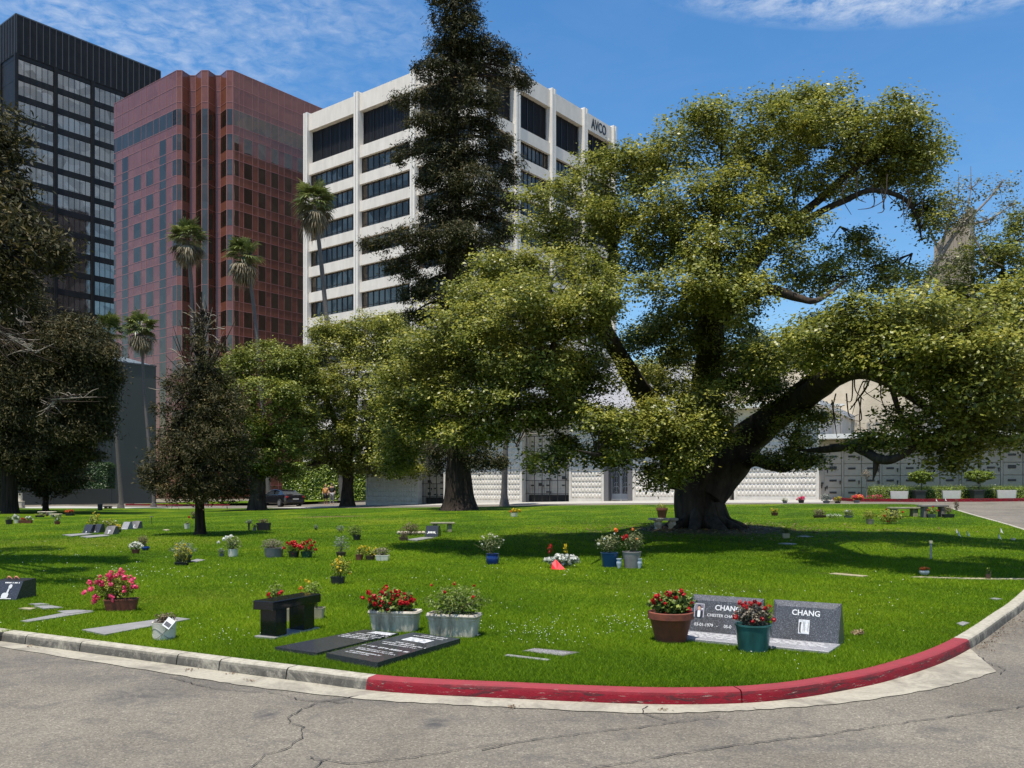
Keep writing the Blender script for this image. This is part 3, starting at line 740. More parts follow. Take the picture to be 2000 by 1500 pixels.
# --- white office building
def white_building():
    D, X0, H = 114.0, -4.5, 59.0; fl = 3.92; LL, LR = 34.5, 33.4
    root = thing('office_building', 'white concrete office building with AVCO lettering and long dark window bands', 'office building', (X0, D, 0))
    c = Matrix.Translation((-X0, -D, 0))
    mc = mat('white_concrete', (.72, .665, .59), .85, .10, 1.0, .15, 12, stretch=(1, 1, .25)); mcol = mat('white_column_concrete', (.76, .72, .66), .8, .05, 1.5)
    mg = glass('office_glass', (.15, .12, .09), .05, .75, .06, .5); mf = mat('black_window_frame', (.012, .012, .014), .4)
    mlv = mat('black_louvre', (.014, .014, .017), .5, 0, 8)
    ML = c @ face_matrix(X0 - LD.x * LL, D - LD.y * LL, LD); MR = c @ face_matrix(X0, D, RD)
    W = MB(); z1 = H - 2.5; z2 = z1 - 5.1; zs = [z2 - 1.7 - k * fl for k in range(13)]
    W.box(1.2, LR - .9, 1.25, LL - 1.2, .0, H - .3, MR)
    W2 = MB()
    ce = .02
    for M, L, nb in ((ML, LL, 3), (MR, LR, 4)):
        bw = L / nb
        for i in range(nb):
            a, b_ = i * bw + .45, (i + 1) * bw - .45
            W.box(a, b_, .12, 1.24, z1, H, M)
            W.box(a, b_, .12, 1.24, z2 - 1.7, z2, M)
            for z in zs[:-1]:
                W.box(a, b_, .12, 1.24, z - fl, z - 2.42, M)
        for i in range(nb + 1):
            if L is LR and i == 0: continue
            x = i * bw
            if M is ML and i == nb: pass
            q = MB(); q.box(x - .45, x - .1, -.3, 1.26, -1, H + .25, M); q.box(x + .1, x + .45, -.3, 1.26, -1, H + .25, M); q.box(x - .098, x + .098, -.16, 1.2, -1, H + .2, M)
            q.build('column', mcol, root)
    W.build('wall', mc, root)
    P = Parts(root, 'window', 100)
    def win(w_, h, n, low=True):
        b = MB(); b.box(0, w_, .9, 1.0, 0, h); b.cur = 1
        for i in range(n + 1): b.box(i * w_ / n - .06, i * w_ / n + .06, .80, .896, 0, h)
        b.box(0, w_, .82, .895, -.0, .1); b.box(0, w_, .82, .895, h - .1, h)
        if low: b.box(0, w_, .83, .894, .5, .56)
        return b.mesh('window')
    for M, L, nb, n in ((ML, LL, 3, 9), (MR, LR, 4, 8)):
        bw = L / nb; me = win(bw - .9, 2.42, n); lv = MB(); lw = bw - .9
        lv.box(0, lw, .95, 1.05, 0, z1 - z2)
        nn = 36
        for i in range(nn): lv.box(i * lw / nn, i * lw / nn + .05, .86, .94, 0, z1 - z2)
        for i in range(6): lv.box(i * lw / 5 - .05, i * lw / 5 + .05, .80, .85, 0, z1 - z2)
        lme = lv.mesh('louvre')
        for i in range(nb):
            put('louvre', lme, mlv, root, M @ Matrix.Translation((i * bw + .45, 0, z2)))
            for z in zs[:-1]: P.add(me, (mg, mf), M @ Matrix.Translation((i * bw + .45, -.28, z - 2.42)))
    P.done()
    # AVCO letters on the right face parapet, last bay
    ta, tb = t_of(1153, X0, D, RD), t_of(1188, X0, D, RD)
    M = MR @ Matrix.Translation(((ta + tb) / 2, .10, z1 + .55)) @ Matrix.Rotation(math.radians(90), 4, 'X')
    text_part('AVCO', 2.15, M, mat('sign_letter_black', (.02, .02, .02), .4), root, 'lettering', .035, xs=(tb - ta) / 7.3, depth=.06)
white_building()

# --- grey-green windowless building, left
def grey_building():
    X, Y = -38.4, 95.0; H = 14.7
    root = thing('grey_building', 'windowless dark grey building with a white roof edge, behind the left palms', 'building', (X, Y, 0))
    c = Matrix.Translation((-X, -Y, 0)); M = c @ face_matrix(X - RD.x * 34, Y - RD.y * 34, RD)
    mg = mat('grey_plaster', (.062, .066, .060), .85, .12, .25, .1, 6, stretch=(1, 1, .3)); b = MB()
    b.box(0, 34, 0, 22, -1, H, M)
    for k in range(1, 6): b.box(k * 5.8 - .03, k * 5.8 + .03, -.02, -.001, -1, H - .02, M)
    b.build('wall', mg, root)
    r = MB(); r.box(8, 33.6, 2.5, 21, H + .003, H + .7, M)
    r.add([M @ Vector(q) for q in ((22, 2.4, H + .5), (30, 2.4, H + .5), (30, 20, H + 1.0), (22, 20, H + 2.6), (22, 2.4, H + 1.9))], [(0, 1, 4), (1, 2, 3, 4), (0, 4, 3)])
    r.build('roof', mat('white_roofing', (.75, .74, .70), .7), root)
    q = MB(); ta, tb = 34 + t_of(215, X, Y, RD), 34 + t_of(297, X, Y, RD); q.add([M @ Vector(v) for v in ((ta, .3, H), (tb, .3, H), (tb, 6, H), (ta, 6, H), (ta, .3, H + .95), (tb, .3, H + .22), (tb, 6, H + .5), (ta, 6, H + 1.6))], [(0, 1, 5, 4), (1, 2, 6, 5), (2, 3, 7, 6), (3, 0, 4, 7), (4, 5, 6, 7)]); q.build('roof_box', MATS['white_roofing'], root)
    q = MB(); q.box(-.05, 34.05, -.06, .12, H, H + .16, M); q.build('roof_edge', mat('dark_coping', (.05, .055, .06), .6), root)
grey_building()

# --- mausoleum
def diamond_wall(W, M, L, z0, z1, cw=.21, ch=.33):
    "courses of pointed blocks: each cell is a pyramid whose tip leans out near its lower edge"
    rows = int((z1 - z0) / ch); n = max(1, int(L / cw)); cw = L / n
    for r in range(rows):
        zb = z0 + r * ch; of = cw * .5 * (r % 2)
        for k in range(n):
            x = k * cw; a, b_, t = zb + .012, zb + ch, zb + ch * .30
            xm = x + cw * .5
            P = [M @ Vector(q) for q in ((x, 0, a), (x + cw, 0, a), (x + cw, 0, b_), (x, 0, b_), (xm, -.075, t))]
            W.add(P, [(0, 1, 4), (1, 2, 4), (2, 3, 4), (3, 0, 4)])
def mausoleum():
    A = at(715, 987, 0); A = Vector((-10.3, 62.0)); C = Vector((16.4, 47.0)); d = (C - A).normalized(); L = (C - A).length
    root = thing('mausoleum', 'low pale mausoleum of pointed blocks with gated niches behind the trees', 'mausoleum', (A.x, A.y, 0))
    c = Matrix.Translation((-A.x, -A.y, 0)); M = c @ face_matrix(A.x, A.y, d)
    ms = mat('pale_block', (.60, .565, .51), .85, .12, 2.5, .3, 20); mn = mat('niche_marble', (.60, .53, .45), .5, .12, 1.5); mb_ = mat('bronze_plaque', (.035, .03, .028), .45); mk = mat('niche_gap', (.05, .045, .04), .9)
    tt = lambda px: t_of(px, A.x, A.y, d)
    secs = [(715, 817, 'w'), (817, 867, 'n'), (867, 1020, 'w'), (1020, 1112, 'n'), (1112, 1180, 'w'), (1180, 1236, 'd'), (1236, 1425, 'w'), (1425, 1434, 'g'), (1434, 1600, 'w')]
    Z0, Z1 = -.6, 6.0
    W = MB(); T = MB(); plaques = []
    W.box(0, L, 1.3, 16, -1, Z1, M)
    def base(t): p = A + d * t; return g(p.x, p.y)
    pm = {}
    def plaque(x, z, w_, h, y, k='plaque', m=mb_):
        key = (w_, h, k)
        if key not in pm:
            q = MB()
            if k == 'vase': q.supr([(w_ * .3, w_ * .3, 0, 2), (w_ * .5, w_ * .5, h * .8, 2), (w_ * .6, w_ * .6, h, 2)], 8)
            else: q.bevbox(0, w_, -.03, 0, 0, h, .008)
            pm[key] = q.mesh(k)
        put(k, pm[key], m, root, M @ Matrix.Translation((x, y, z)))
    rg = random.Random(7)
    for a, b_, k in secs:
        x0, x1 = tt(a), tt(b_); zb = base((x0 + x1) / 2)
        if k == 'w':
            W.box(x0, x1, .0, 1.29, -1, Z1 - .01, M)
            diamond_wall(T, M @ Matrix.Translation((x0 + .16, -.002, 0)), x1 - x0 - .32, zb + .22, Z1 - .2)
            W.box(x0, x0 + .14, -.05, -.001, -1, Z1 - .3, M); W.box(x1 - .14, x1, -.05, -.001, -1, Z1 - .3, M); W.box(x0 + .15, x1 - .15, -.07, -.001, -1, zb + .2, M)
        elif k == 'n':
            q = MB(); ch, cw = .42, .5; nc = max(3, int((x1 - x0) / cw)); cw = (x1 - x0) / nc
            for r in range(12):
                for i in range(nc):
                    q.box(x0 + i * cw + .008, x0 + (i + 1) * cw - .008, .95, 1.28, zb + .45 + r * ch + .008, zb + .45 + (r + 1) * ch - .008, M)
            q.build('niche_front', mn, root)
            e = MB(); e.box(x0, x1, .93, 1.29, zb - .6, zb + .44, M); e.build('niche_base', mk, root)
            for r in range(10):
                for i in range(nc):
                    if rg.random() < .62:
                        big = rg.random() < .3
                        plaque(x0 + i * cw + cw * .25, zb + .45 + r * ch + .14, .26 if big else .2, .2 if big else .09, .94)
                        if rg.random() < .55: plaque(x0 + i * cw + cw * .86, zb + .45 + r * ch + .06, .06, .16, .90, 'vase')
            bars = MB(); n = int((x1 - x0) / .55)
            for i in range(n + 1): bars.box(x0 + .1 + i * .55 - .018, x0 + .1 + i * .55 + .018, .4, .436, zb, zb + 4.2, M)
            for z in (.5, 1.35, 2.9, 4.15): bars.box(x0 + .02, x1 - .02, .405, .43, zb + z, zb + z + .04, M)
            for i in range(int((x1 - x0) * .45 / .11)): bars.box(x0 + .5 + i * .11, x0 + .515 + i * .11, .41, .425, zb + .1, zb + 1.35, M)
            bars.build('iron_screen', mk, root)
        elif k == 'g':
            q = MB(); q.box(x0, x1, .9, 1.28, -1, Z1 - .1, M); q.build('recess', mk, root)
        elif k == 'd':
            W.box(x0, x1, .0, 1.29, zb + 2.65, Z1 - .01, M); diamond_wall(T, M @ Matrix.Translation((x0 + .2, 0, 0)), x1 - x0 - .4, zb + 2.9, Z1 - .4)
            fr = MB(); fr.box(x0, x0 + .3, -.06, .5, -.5, zb + 2.64, M); fr.box(x1 - .3, x1, -.06, .5, -.5, zb + 2.64, M); fr.build('door_frame', mat('dark_granite_frame', (.13, .125, .13), .5), root)
            q = MB(); q.box(x0 + .31, x1 - .31, .7, .8, -.5, zb + 2.64, M); q.build('door_glass', mat('dark_door_glass', (.04, .04, .045), .2), root)
            mid = (x0 + x1) / 2; wdt = (x1 - x0 - .62) / 2
            for s in (-1, 1):
                dr = MB(); xa = mid if s > 0 else mid - wdt; xb = xa + wdt
                for x in (xa + .02, xb - .02): dr.box(x - .02, x + .02, .40, .45, zb + .02, zb + 2.55, M)
                for z in (.05, .42, 2.0, 2.5): dr.box(xa, xb, .41, .44, zb + z, zb + z + .035, M)
                for i in range(1, 6):
                    x = xa + i * wdt / 6; dr.box(x - .009, x + .009, .415, .433, zb + .45, zb + 2.5, M)
                dr.box(xa + .04, xb - .04, .415, .43, zb + .08, zb + .42, M)
                for zc, r in ((.72, .16), (1.0, .11), (1.65, .13), (2.25, .14)):
                    for sx in (-1, 1):
                        pts = [M @ Vector((xa + wdt * .5 + sx * (r * .55 + r * .6 * math.cos(t)), .40, zb + zc + r * math.sin(t) * 1.2)) for t in np.linspace(0, 5.2, 12)]
                        dr.tube(pts, .011, 4)
                dr.build('gate_leaf', mat('pale_iron', (.42, .42, .43), .5), root)
    W.build('wall', ms, root); T.build('block_pattern', ms, root)
    R = MB(); R.box(-.5, L + .2, -.95, 16.2, Z1 + .003, Z1 + .28, M); R.build('roof', mat('pale_fascia', (.72, .70, .67), .7, .05, 3), root)
    # taller rear block seen through the leaves
    q = MB(); q.box(8, L - 4, 14, 30, Z1 + .3, 11.0, M); q.build('rear_block', mat('grey_lavender_plaster', (.42, .41, .43), .8, .06, 1), root)
    # ---- crypt wall to the right, under its canopy
    A2, B2 = Vector((17.5, 46.6)), Vector((31.5, 41.4)); d2 = (B2 - A2).normalized(); L2 = (B2 - A2).length
    r2 = thing('crypt_wall', 'long shaded wall of marble crypt fronts with bronze plaques behind the hedge', 'crypt wall', (A2.x, A2.y, 0))
    c2 = Matrix.Translation((-A2.x, -A2.y, 0)); M2 = c2 @ face_matrix(A2.x, A2.y, d2); zb = 1.0
    mm = mat('crypt_marble', (.40, .33, .26), .45, .13, 1.1); q = MB(); q.box(-1.3, L2, .1, 6, -.5, 4.5, M2); q.build('backing', mat('crypt_backing', (.28, .25, .22), .8), r2)
    q = MB(); cw, ch = .93, .635
    for i in range(-1, int(L2 / cw)):
        for r in range(5): q.bevbox(i * cw + .012 + (.05 if i % 2 == 0 else 0), (i + 1) * cw - .012 - (.05 if i % 2 else 0), .0, .098, zb + r * ch + .01, zb + (r + 1) * ch - .01, .012, M2)
        if i % 2 == 0: q.box(i * cw - .048, i * cw + .048, -.02, .099, zb - .3, zb + 5 * ch, M2)
    q.build('crypt_front', mm, r2)
    ov = MB(); ov.box(-1.2, L2 + 1, -1.05, 6.5, zb + 5 * ch + .02, zb + 5 * ch + .26, M2); ov.build('canopy', MATS['pale_fascia'], r2)
    pq = MB(); pq.bevbox(0, .36, -.03, 0, 0, .10, .008); pq = pq.mesh('plaque'); vs_ = MB(); vs_.supr([(.02, .02, 0, 2), (.04, .04, .17, 2), (.05, .05, .2, 2)], 8); vs_ = vs_.mesh('vase')
    for i in range(-1, int(L2 / cw)):
        for r in range(5):
            if rg.random() < .9:
                big = rg.random() < .12
                o = put('plaque', pq, mb_, r2, M2 @ Matrix.Translation((i * cw + .27, -.002, zb + r * ch + .33)) @ Matrix.Diagonal((1, 1, 1.7 if big else 1, 1)))
                if rg.random() < .6: put('vase', vs_, mb_, r2, M2 @ Matrix.Translation((i * cw + .80, -.06, zb + r * ch + .18)))
    # niche wall joining the block wall with the crypts
    P0, P1 = Vector((16.42, 47.02)), Vector((17.45, 46.75)); dd = (P1 - P0)
    M3 = c2 @ face_matrix(P0.x, P0.y, dd); q = MB(); q.box(0, dd.length, 0, .5, -.5, 4.1, M3); q.build('niche_front', mm, r2)
    for k in range(16):
        x, z = rg.uniform(.08, .9), rg.uniform(1.3, 3.6); put('vase', vs_, mb_, r2, M3 @ Matrix.Translation((x, -.05, z)))
        put('plaque', pq, mb_, r2, M3 @ Matrix.Translation((x - .03, -.002, z + .22)) @ Matrix.Diagonal((.35, 1, 1, 1)))
    # small flat roofed structure on top
    rc = thing('roof_shelter', 'small flat roofed shelter with thin posts on the mausoleum roof', 'shelter', (17.6, 49.6, 4.45))
    q = MB(); q.box(-3.2, .9, -.6, 2.4, 1.75, 1.87); q.build('roof', MATS['pale_fascia'], rc)
    q = MB(); q.box(-3.0, .2, .3, 2.0, 0, 1.74); q.build('wall', mat('tan_plaster', (.42, .36, .27), .85, .06, 2), rc)
    for x in (.35, .75): q = MB(); q.box(x - .02, x + .02, -.4, -.36, 0, 1.745); q.build('post', mat('thin_post_grey', (.2, .18, .16), .6), rc)
mausoleum()
# --- tan shingled hall and tower behind
def hall():
    root = thing('tan_hall', 'large tan hall wall with fine horizontal courses behind the crypt wall', 'building', (18, 58, 0))
    mt = bpy.data.materials.new('tan_courses'); mt.use_nodes = True; nt = mt.node_tree; b = bsdf(mt); pos = worldpos(nt)
    sx = N(nt, 'ShaderNodeSeparateXYZ'); nt.links.new(pos, sx.inputs[0])
    n = wnoise(nt, pos, .5, 4)
    zc = math_n(nt, 'ADD', math_n(nt, 'MULTIPLY', sx.outputs[2], 4.0), math_n(nt, 'MULTIPLY', n, 1.2)); fr = math_n(nt, 'FRACT', zc)
    f = ramp_n(nt, fr, [(0, .78), (.12, 1), (1, .95)])
    base = ramp_n(nt, wnoise(nt, pos, 1.2, 5), [(.3, (.44, .375, .28)), (.7, (.54, .47, .36))])
    nt.links.new(mixc(nt, 1.0, base, f, 'MULTIPLY'), b.inputs['Base Color']); b.inputs['Roughness'].default_value = .85
    bp = N(nt, 'ShaderNodeBump'); bp.inputs['Strength'].default_value = .6; bp.inputs['Distance'].default_value = .04; nt.links.new(fr, bp.inputs['Height']); nt.links.new(bp.outputs[0], b.inputs['Normal'])
    q = MB()
    V = [(-4, -2, 0), (26, -6, 0), (26, 16, 0), (-4, 16, 0), (-3.2, 0, 9.2), (26, -2, 10.4), (26, 14, 10.4), (-3.2, 14, 9.2)]
    q.add(V, [(0, 1, 5, 4), (1, 2, 6, 5), (2, 3, 7, 6), (3, 0, 4, 7), (4, 5, 6, 7)]); q.build('wall', mt, root)
    t = thing('church_tower', 'slender grey brown concrete bell tower above the right hand trees', 'tower', (60.5, 120, 0))
    mc = mat('weathered_concrete', (.33, .28, .22), .9, .2, .5, .3, 8, stretch=(1, 1, .15))
    q = MB(); h = 40
    q.add([(-3.0, 0, 0), (1.2, -1.4, 0), (3.0, .8, 0), (-1.2, 2.2, 0), (-3.0, 0, h - 5.5), (1.2, -1.4, h - .5), (3.0, .8, h), (-1.2, 2.2, h - 4)],
          [(0, 1, 5, 4), (1, 2, 6, 5), (2, 3, 7, 6), (3, 0, 4, 7), (4, 5, 6, 7)])
    for k in range(1, 9):
        a = k / 9; x = -3 + 4.2 * a; y = -1.4 * a; q.box(x - .07, x + .07, y - .14, y - .02, 0, h - 5.6 + 5 * a - .1)
    q.build('shaft', mc, t)
    q = MB()
    Mx = face_matrix(1.2, -1.4, (1.8, 2.2))
    q.box(.5, 2.3, -.05, .02, h - 13, h - 7, Mx); q.build('belfry_opening', mat('dark_opening', (.02, .02, .025), .6), t)
    q = MB()
    for k in range(7): q.box(.45, 2.35, -.16, -.07, h - 12.7 + k * .85, h - 12.5 + k * .85, Mx)
    q.build('belfry_louvre', mc, t)
hall()
# ------------------------------------------------------------------ trees
FWD = False
def fsh(px, py):
    "the big camphor leans toward the camera: extra depth by distance from its fork"
    if not FWD: return 0.0
    r = math.hypot(px - 1380, (py - 880) * 1.1); t = clampf((r - 70) / 330, 0, 1); t = t * t * (3 - 2 * t)
    k = 7.4 if py > 560 else 5.2
    return -(k + 3.0 * clampf((1300 - px) / 200, 0, 1) * (1 if py > 500 else .5)) * t
def L_(px, py, rx, ry, D, rz=None, dn=1.0):
    "crown lobe seen at px, py with pixel radii, standing at depth D (rz: depth radius in m)"
    D += fsh(px, py); c = sp(px, py, D); a = mpx(rx, D); b = mpx(ry, D); return (c, a, rz if rz else a * ((1.75 if py > 560 else 1.2) if FWD else .95), b, dn * ((.74 if py < 560 else .85) if FWD else 1))
def limb(mb, pts, n=9, wob=.18, k=5, flute=None):
    "pts: (px, py, depth, radius in px)"
    pts = list(pts); pts[-1] = (*pts[-1][:3], min(pts[-1][3], 1.1))
    P, R = smooth_path([(sp(x, y, D + fsh(x, y)), mpx(r, D + fsh(x, y))) for x, y, D, r in pts], k); mb.tube(P, R, n, True, wob, flute); return P
def twigs(mb, lobes, hub, seed, per=3, r0=.035):
    rg = random.Random(seed)
    for lb in lobes:
        c, rx, ry, rz = lb[:4]
        for _ in range(per):
            d = Vector((rg.gauss(0, 1), rg.gauss(0, 1), rg.gauss(.2, .8))).normalized(); e = c + Vector((d.x * rx, d.y * ry, d.z * rz)) * rg.uniform(.7, 1.0)
            hv = min(hub, key=lambda h: (h - c).length) - c; s = c + hv * min(rg.uniform(.65, 1.0), 1.1 * rx / max(hv.length, .01)); m = s.lerp(e, .5) + Vector((rg.gauss(0, .25), rg.gauss(0, .25), rg.uniform(-.1, .3))) * rx * .3
            P, R = smooth_path([(s, r0 * rg.uniform(.8, 1.5)), (m, r0 * .7), (e, r0 * .2)], 4); mb.tube(P, R, 5, False)
D1 = T1P.y
def big_camphor():
    root = thing('camphor_tree', 'huge spreading camphor tree with a massive dark trunk beside the curved white bench', 'tree', tuple(T1P))
    T = MB(); D = D1
    # trunk, root flare
    P, R = smooth_path([(Vector((T1P.x, D, T1P.z - .3)), mpx(54, D)), (Vector((T1P.x - .05, D, T1P.z + .12)), mpx(49, D)), (sp(1362, 1000, D), mpx(43, D)), (sp(1362, 960, D), mpx(41, D)), (sp(1374, 920, D), mpx(43, D)), (sp(1386, 890, D), mpx(40, D))], 5)
    T.tube(P, R, 22, True, .12, .10)
    for ax, rr_, ln in ((-2.6, .16, 1.0), (-2.1, .2, 1.0), (-1.5, .24, 1.3), (-1.1, .22, 1.2), (-.75, .18, .8), (.3, .14, .5), (3.0, .14, .6), (2.2, .16, .9)):
        d = Vector((math.cos(ax), math.sin(ax), 0)); b0 = T1P + d * .48
        P, R = smooth_path([(b0 + Vector((0, 0, .75)), .18), (b0 + d * .25 + Vector((0, 0, .25)), rr_), (b0 + d * .7 + Vector((.1, 0, .05)), rr_ * .8), (b0 + d * ln + Vector((.2, .1, -.12)), rr_ * .4)], 5)
        T.tube(P, R, 9, True, .2)
    limbs = [
        [(1378, 975, D, 34), (1405, 925, D, 44), (1440, 880, D - .3, 40), (1478, 840, D - .6, 32), (1530, 800, D - 1.2, 27), (1580, 772, D - 1.8, 25), (1625, 735, D - 2.2, 24), (1680, 722, D - 2.6, 20), (1740, 745, D - 3, 14), (1800, 790, D - 3, 8), (1850, 830, D - 3, 4)],
        [(1545, 795, D - 1.3, 12), (1550, 770, D - 1.4, 12), (1580, 740, D - 1.6, 9), (1620, 700, D - 1.6, 6)],
        [(1340, 940, D, 36), (1310, 880, D + .3, 26), (1285, 820, D + .8, 22), (1240, 745, D + 1.5, 19), (1195, 670, D + 2.2, 17), (1150, 590, D + 3, 15), (1120, 530, D + 3.4, 9), (1090, 470, D + 3.6, 5)],
        [(1160, 610, D + 2.9, 12), (1190, 550, D + 2.6, 11), (1196, 480, D + 2.5, 10), (1190, 440, D + 2.4, 8), (1160, 405, D + 2.2, 5)],
        [(1196, 480, D + 2.5, 9), (1220, 440, D + 2.3, 7), (1260, 400, D + 2, 4)],
        [(1290, 830, D + .9, 16), (1200, 820, D + 1.6, 14), (1120, 790, D + 2.4, 13), (1065, 730, D + 3, 12), (1050, 660, D + 3.2, 9), (1015, 620, D + 3.3, 6), (960, 610, D + 3.3, 3)],
        [(1062, 725, D + 3, 9), (1085, 660, D + 3, 7), (1070, 600, D + 3, 5), (1080, 540, D + 3, 3)],
        [(1120, 790, D + 2.4, 8), (1030, 800, D + 3, 7), (940, 780, D + 4, 5), (850, 770, D + 5, 3)],
        [(1385, 890, D + .2, 36), (1378, 800, D + .6, 31), (1385, 700, D + .9, 27), (1392, 600, D + 1, 23), (1400, 540, D + 1, 16), (1390, 470, D + .8, 12), (1400, 400, D + .6, 8), (1405, 330, D + .4, 4)],
        [(1395, 610, D + 1, 17), (1440, 560, D + .8, 14), (1490, 480, D + .6, 12), (1550, 430, D + .4, 10), (1600, 390, D + .3, 8), (1680, 320, D, 6), (1740, 290, D, 3)],
        [(1540, 455, D + .4, 7), (1600, 415, D + .2, 6.5), (1650, 392, D, 6), (1700, 372, D - .2, 5), (1760, 385, D - .3, 4.5), (1790, 420, D - .3, 4), (1800, 470, D - .3, 3)],
        [(1390, 640, D + .9, 12), (1450, 590, D + .6, 12), (1500, 566, D + .4, 11), (1560, 582, D + .2, 8), (1600, 585, D, 5), (1660, 540, D, 3)],
        [(1392, 560, D + 1, 11), (1340, 500, D + 1, 9), (1300, 430, D + 1, 7), (1290, 350, D + .8, 4)],
        [(1445, 912, D - .2, 14), (1475, 898, D - .7, 13), (1500, 906, D - 1, 11), (1535, 915, D - 1.4, 8), (1560, 905, D - 1.6, 4)],
        [(1330, 900, D - .1, 20), (1300, 880, D - 2.5, 14), (1250, 885, D - 4.2, 10), (1180, 890, D - 4.6, 6), (1130, 880, D - 4.4, 3)], [(1350, 900, D - .5, 16), (1350, 870, D - 3, 12), (1345, 850, D - 5.5, 9), (1320, 830, D - 6.8, 5)],
        [(1850, 830, D - 3, 3.5), (1760, 890, D - 3.2, 7), (1720, 897, D - 3.3, 9), (1690, 882, D - 3.3, 10), (1660, 872, D - 3.1, 9), (1610, 878, D - 2.6, 7), (1560, 880, D - 2, 5)],
        [(1712, 897, D - 3.3, 7), (1710, 915, D - 3.3, 5), (1705, 938, D - 3.3, 1.5)],
        [(1740, 745, D - 3, 6), (1755, 800, D - 3, 4.5), (1780, 850, D - 3, 3), (1790, 880, D - 3, 2)],
        [(1700, 725, D - 2.7, 9), (1780, 700, D - 3.4, 8), (1860, 690, D - 4, 6), (1940, 720, D - 4.2, 4)],
        [(1660, 800, D - 1, 1), (1690, 760, D - 2.5, 2), (1700, 735, D - 2.7, 3)],
    ]
    hubs = []
    for l in limbs: hubs += limb(T, l)
    lobes = [L_(1250, 330, 62, 58, D + 1), L_(1180, 350, 70, 55, D + 1.8), L_(1330, 300, 75, 62, D + .5), L_(1420, 255, 85, 58, D), L_(1500, 285, 85, 68, D - .5), L_(1560, 240, 70, 50, D + .5), L_(1620, 215, 55, 42, D),
             L_(1640, 270, 85, 60, D - .6), L_(1720, 245, 70, 55, D), L_(1770, 270, 55, 50, D + .3), L_(1700, 320, 90, 40, D + .4), L_(1760, 330, 60, 40, D + .3), L_(1810, 310, 36, 48, D - .2), L_(1808, 390, 34, 56, D - .3), L_(1815, 440, 30, 36, D - .3, None, .7),
             L_(1250, 420, 75, 60, D + .5), L_(1340, 400, 80, 65, D - .5), L_(1430, 390, 75, 60, D - 1), L_(1530, 370, 70, 48, D), L_(1480, 440, 75, 60, D - 1.2), L_(1550, 450, 50, 40, D - .8), L_(1600, 350, 60, 36, D + .2, None, .7),
             L_(1300, 490, 80, 55, D), L_(1400, 500, 85, 55, D - 1), L_(1500, 515, 62, 42, D - 1), L_(1350, 570, 85, 50, D + .4), L_(1240, 520, 55, 50, D + 1, None, .7), L_(1450, 585, 70, 40, D - .5, None, .8),
             L_(1300, 660, 80, 60, D + 1), L_(1400, 660, 80, 60, D + 1.5), L_(1320, 760, 80, 60, D + 1.2), L_(1450, 700, 60, 50, D + 1),
             L_(1650, 480, 45, 34, D + 1, None, .55), L_(1600, 545, 60, 36, D + .5, None, .8), L_(1680, 530, 70, 45, D + 1, None, .8), L_(1740, 550, 60, 38, D + .5, None, .7),
             L_(1100, 400, 62, 55, D + 2.4), L_(1150, 460, 62, 50, D + 2), L_(1060, 460, 52, 46, D + 3), L_(1075, 540, 85, 58, D + 2.6), L_(985, 540, 80, 52, D + 3.4), L_(1150, 580, 65, 60, D + 2), L_(930, 590, 55, 42, D + 4),
             L_(1010, 620, 95, 60, D + 3), L_(1110, 660, 80, 60, D + 2.6), L_(900, 650, 85, 46, D + 4), L_(950, 710, 95, 58, D + 3.6), L_(1050, 740, 85, 55, D + 2.6), L_(1150, 740, 70, 55, D + 1.6), L_(850, 715, 75, 52, D + 4.6),
             L_(800, 760, 70, 50, D + 5), L_(880, 790, 80, 50, D + 4), L_(980, 800, 90, 48, D + 3), L_(1080, 820, 60, 42, D + 2.2), L_(790, 830, 55, 50, D + 4.6), L_(770, 890, 45, 36, D + 4.4), L_(930, 850, 60, 30, D + 3.4),
             L_(1060, 900, 38, 24, D + 1, None, .8), L_(1100, 880, 34, 26, D + 1),
             L_(1170, 830, 52, 38, D - 4.5), L_(1230, 850, 58, 44, D - 5.6), L_(1200, 890, 48, 24, D - 5), L_(1300, 830, 66, 50, D - 6.6), L_(1380, 790, 60, 46, D - 6.4), L_(1320, 895, 52, 42, D - 6.6), L_(1290, 935, 40, 30, D - 6.2), L_(1350, 865, 52, 42, D - 7), L_(1410, 850, 38, 34, D - 6),
             L_(1450, 740, 70, 46, D - 2), L_(1530, 700, 75, 44, D - 2.6), L_(1500, 770, 50, 26, D - 1.8), L_(1600, 660, 80, 48, D - 3), L_(1680, 640, 80, 48, D - 3.2), L_(1620, 705, 60, 22, D - 3), L_(1760, 620, 85, 50, D - 3.4), L_(1850, 640, 85, 60, D - 3.8),
             L_(1740, 690, 80, 38, D - 3.8), L_(1830, 730, 75, 50, D - 4), L_(1930, 700, 80, 60, D - 4.2), L_(1900, 780, 75, 60, D - 4), L_(1985, 760, 70, 70, D - 4.4), L_(1840, 800, 50, 40, D - 3.6), L_(1870, 850, 60, 40, D - 3.4), L_(1960, 840, 60, 34, D - 3.8), L_(1885, 900, 36, 24, D - 3.2),
             L_(1735, 835, 40, 32, D - 3.1, None, .7), L_(1700, 870, 38, 22, D - 3.1, None, .7), L_(1780, 868, 40, 22, D - 3.2, None, .8), L_(2060, 700, 80, 80, D - 4), L_(1950, 620, 60, 60, D - 3), L_(1600, 665, 60, 34, D + 2.2), L_(1690, 655, 70, 36, D + 2), L_(1790, 655, 75, 40, D + 1.6), L_(1890, 675, 75, 46, D + 1.4), L_(1980, 690, 70, 50, D + 1), L_(1960, 800, 60, 40, D + .5), L_(1010, 690, 75, 44, D + 7), L_(1090, 730, 60, 40, D + 6),  # rear lobes unseen behind the front mass, added to fill the lawn shadow
             L_(1555, 850, 42, 34, D - 1.8), L_(1590, 820, 32, 24, D - 2), L_(1530, 890, 40, 22, D - 1.8), L_(1570, 905, 36, 16, D - 1.8)]
    twigs(T, lobes, hubs, 3, 4, .017)
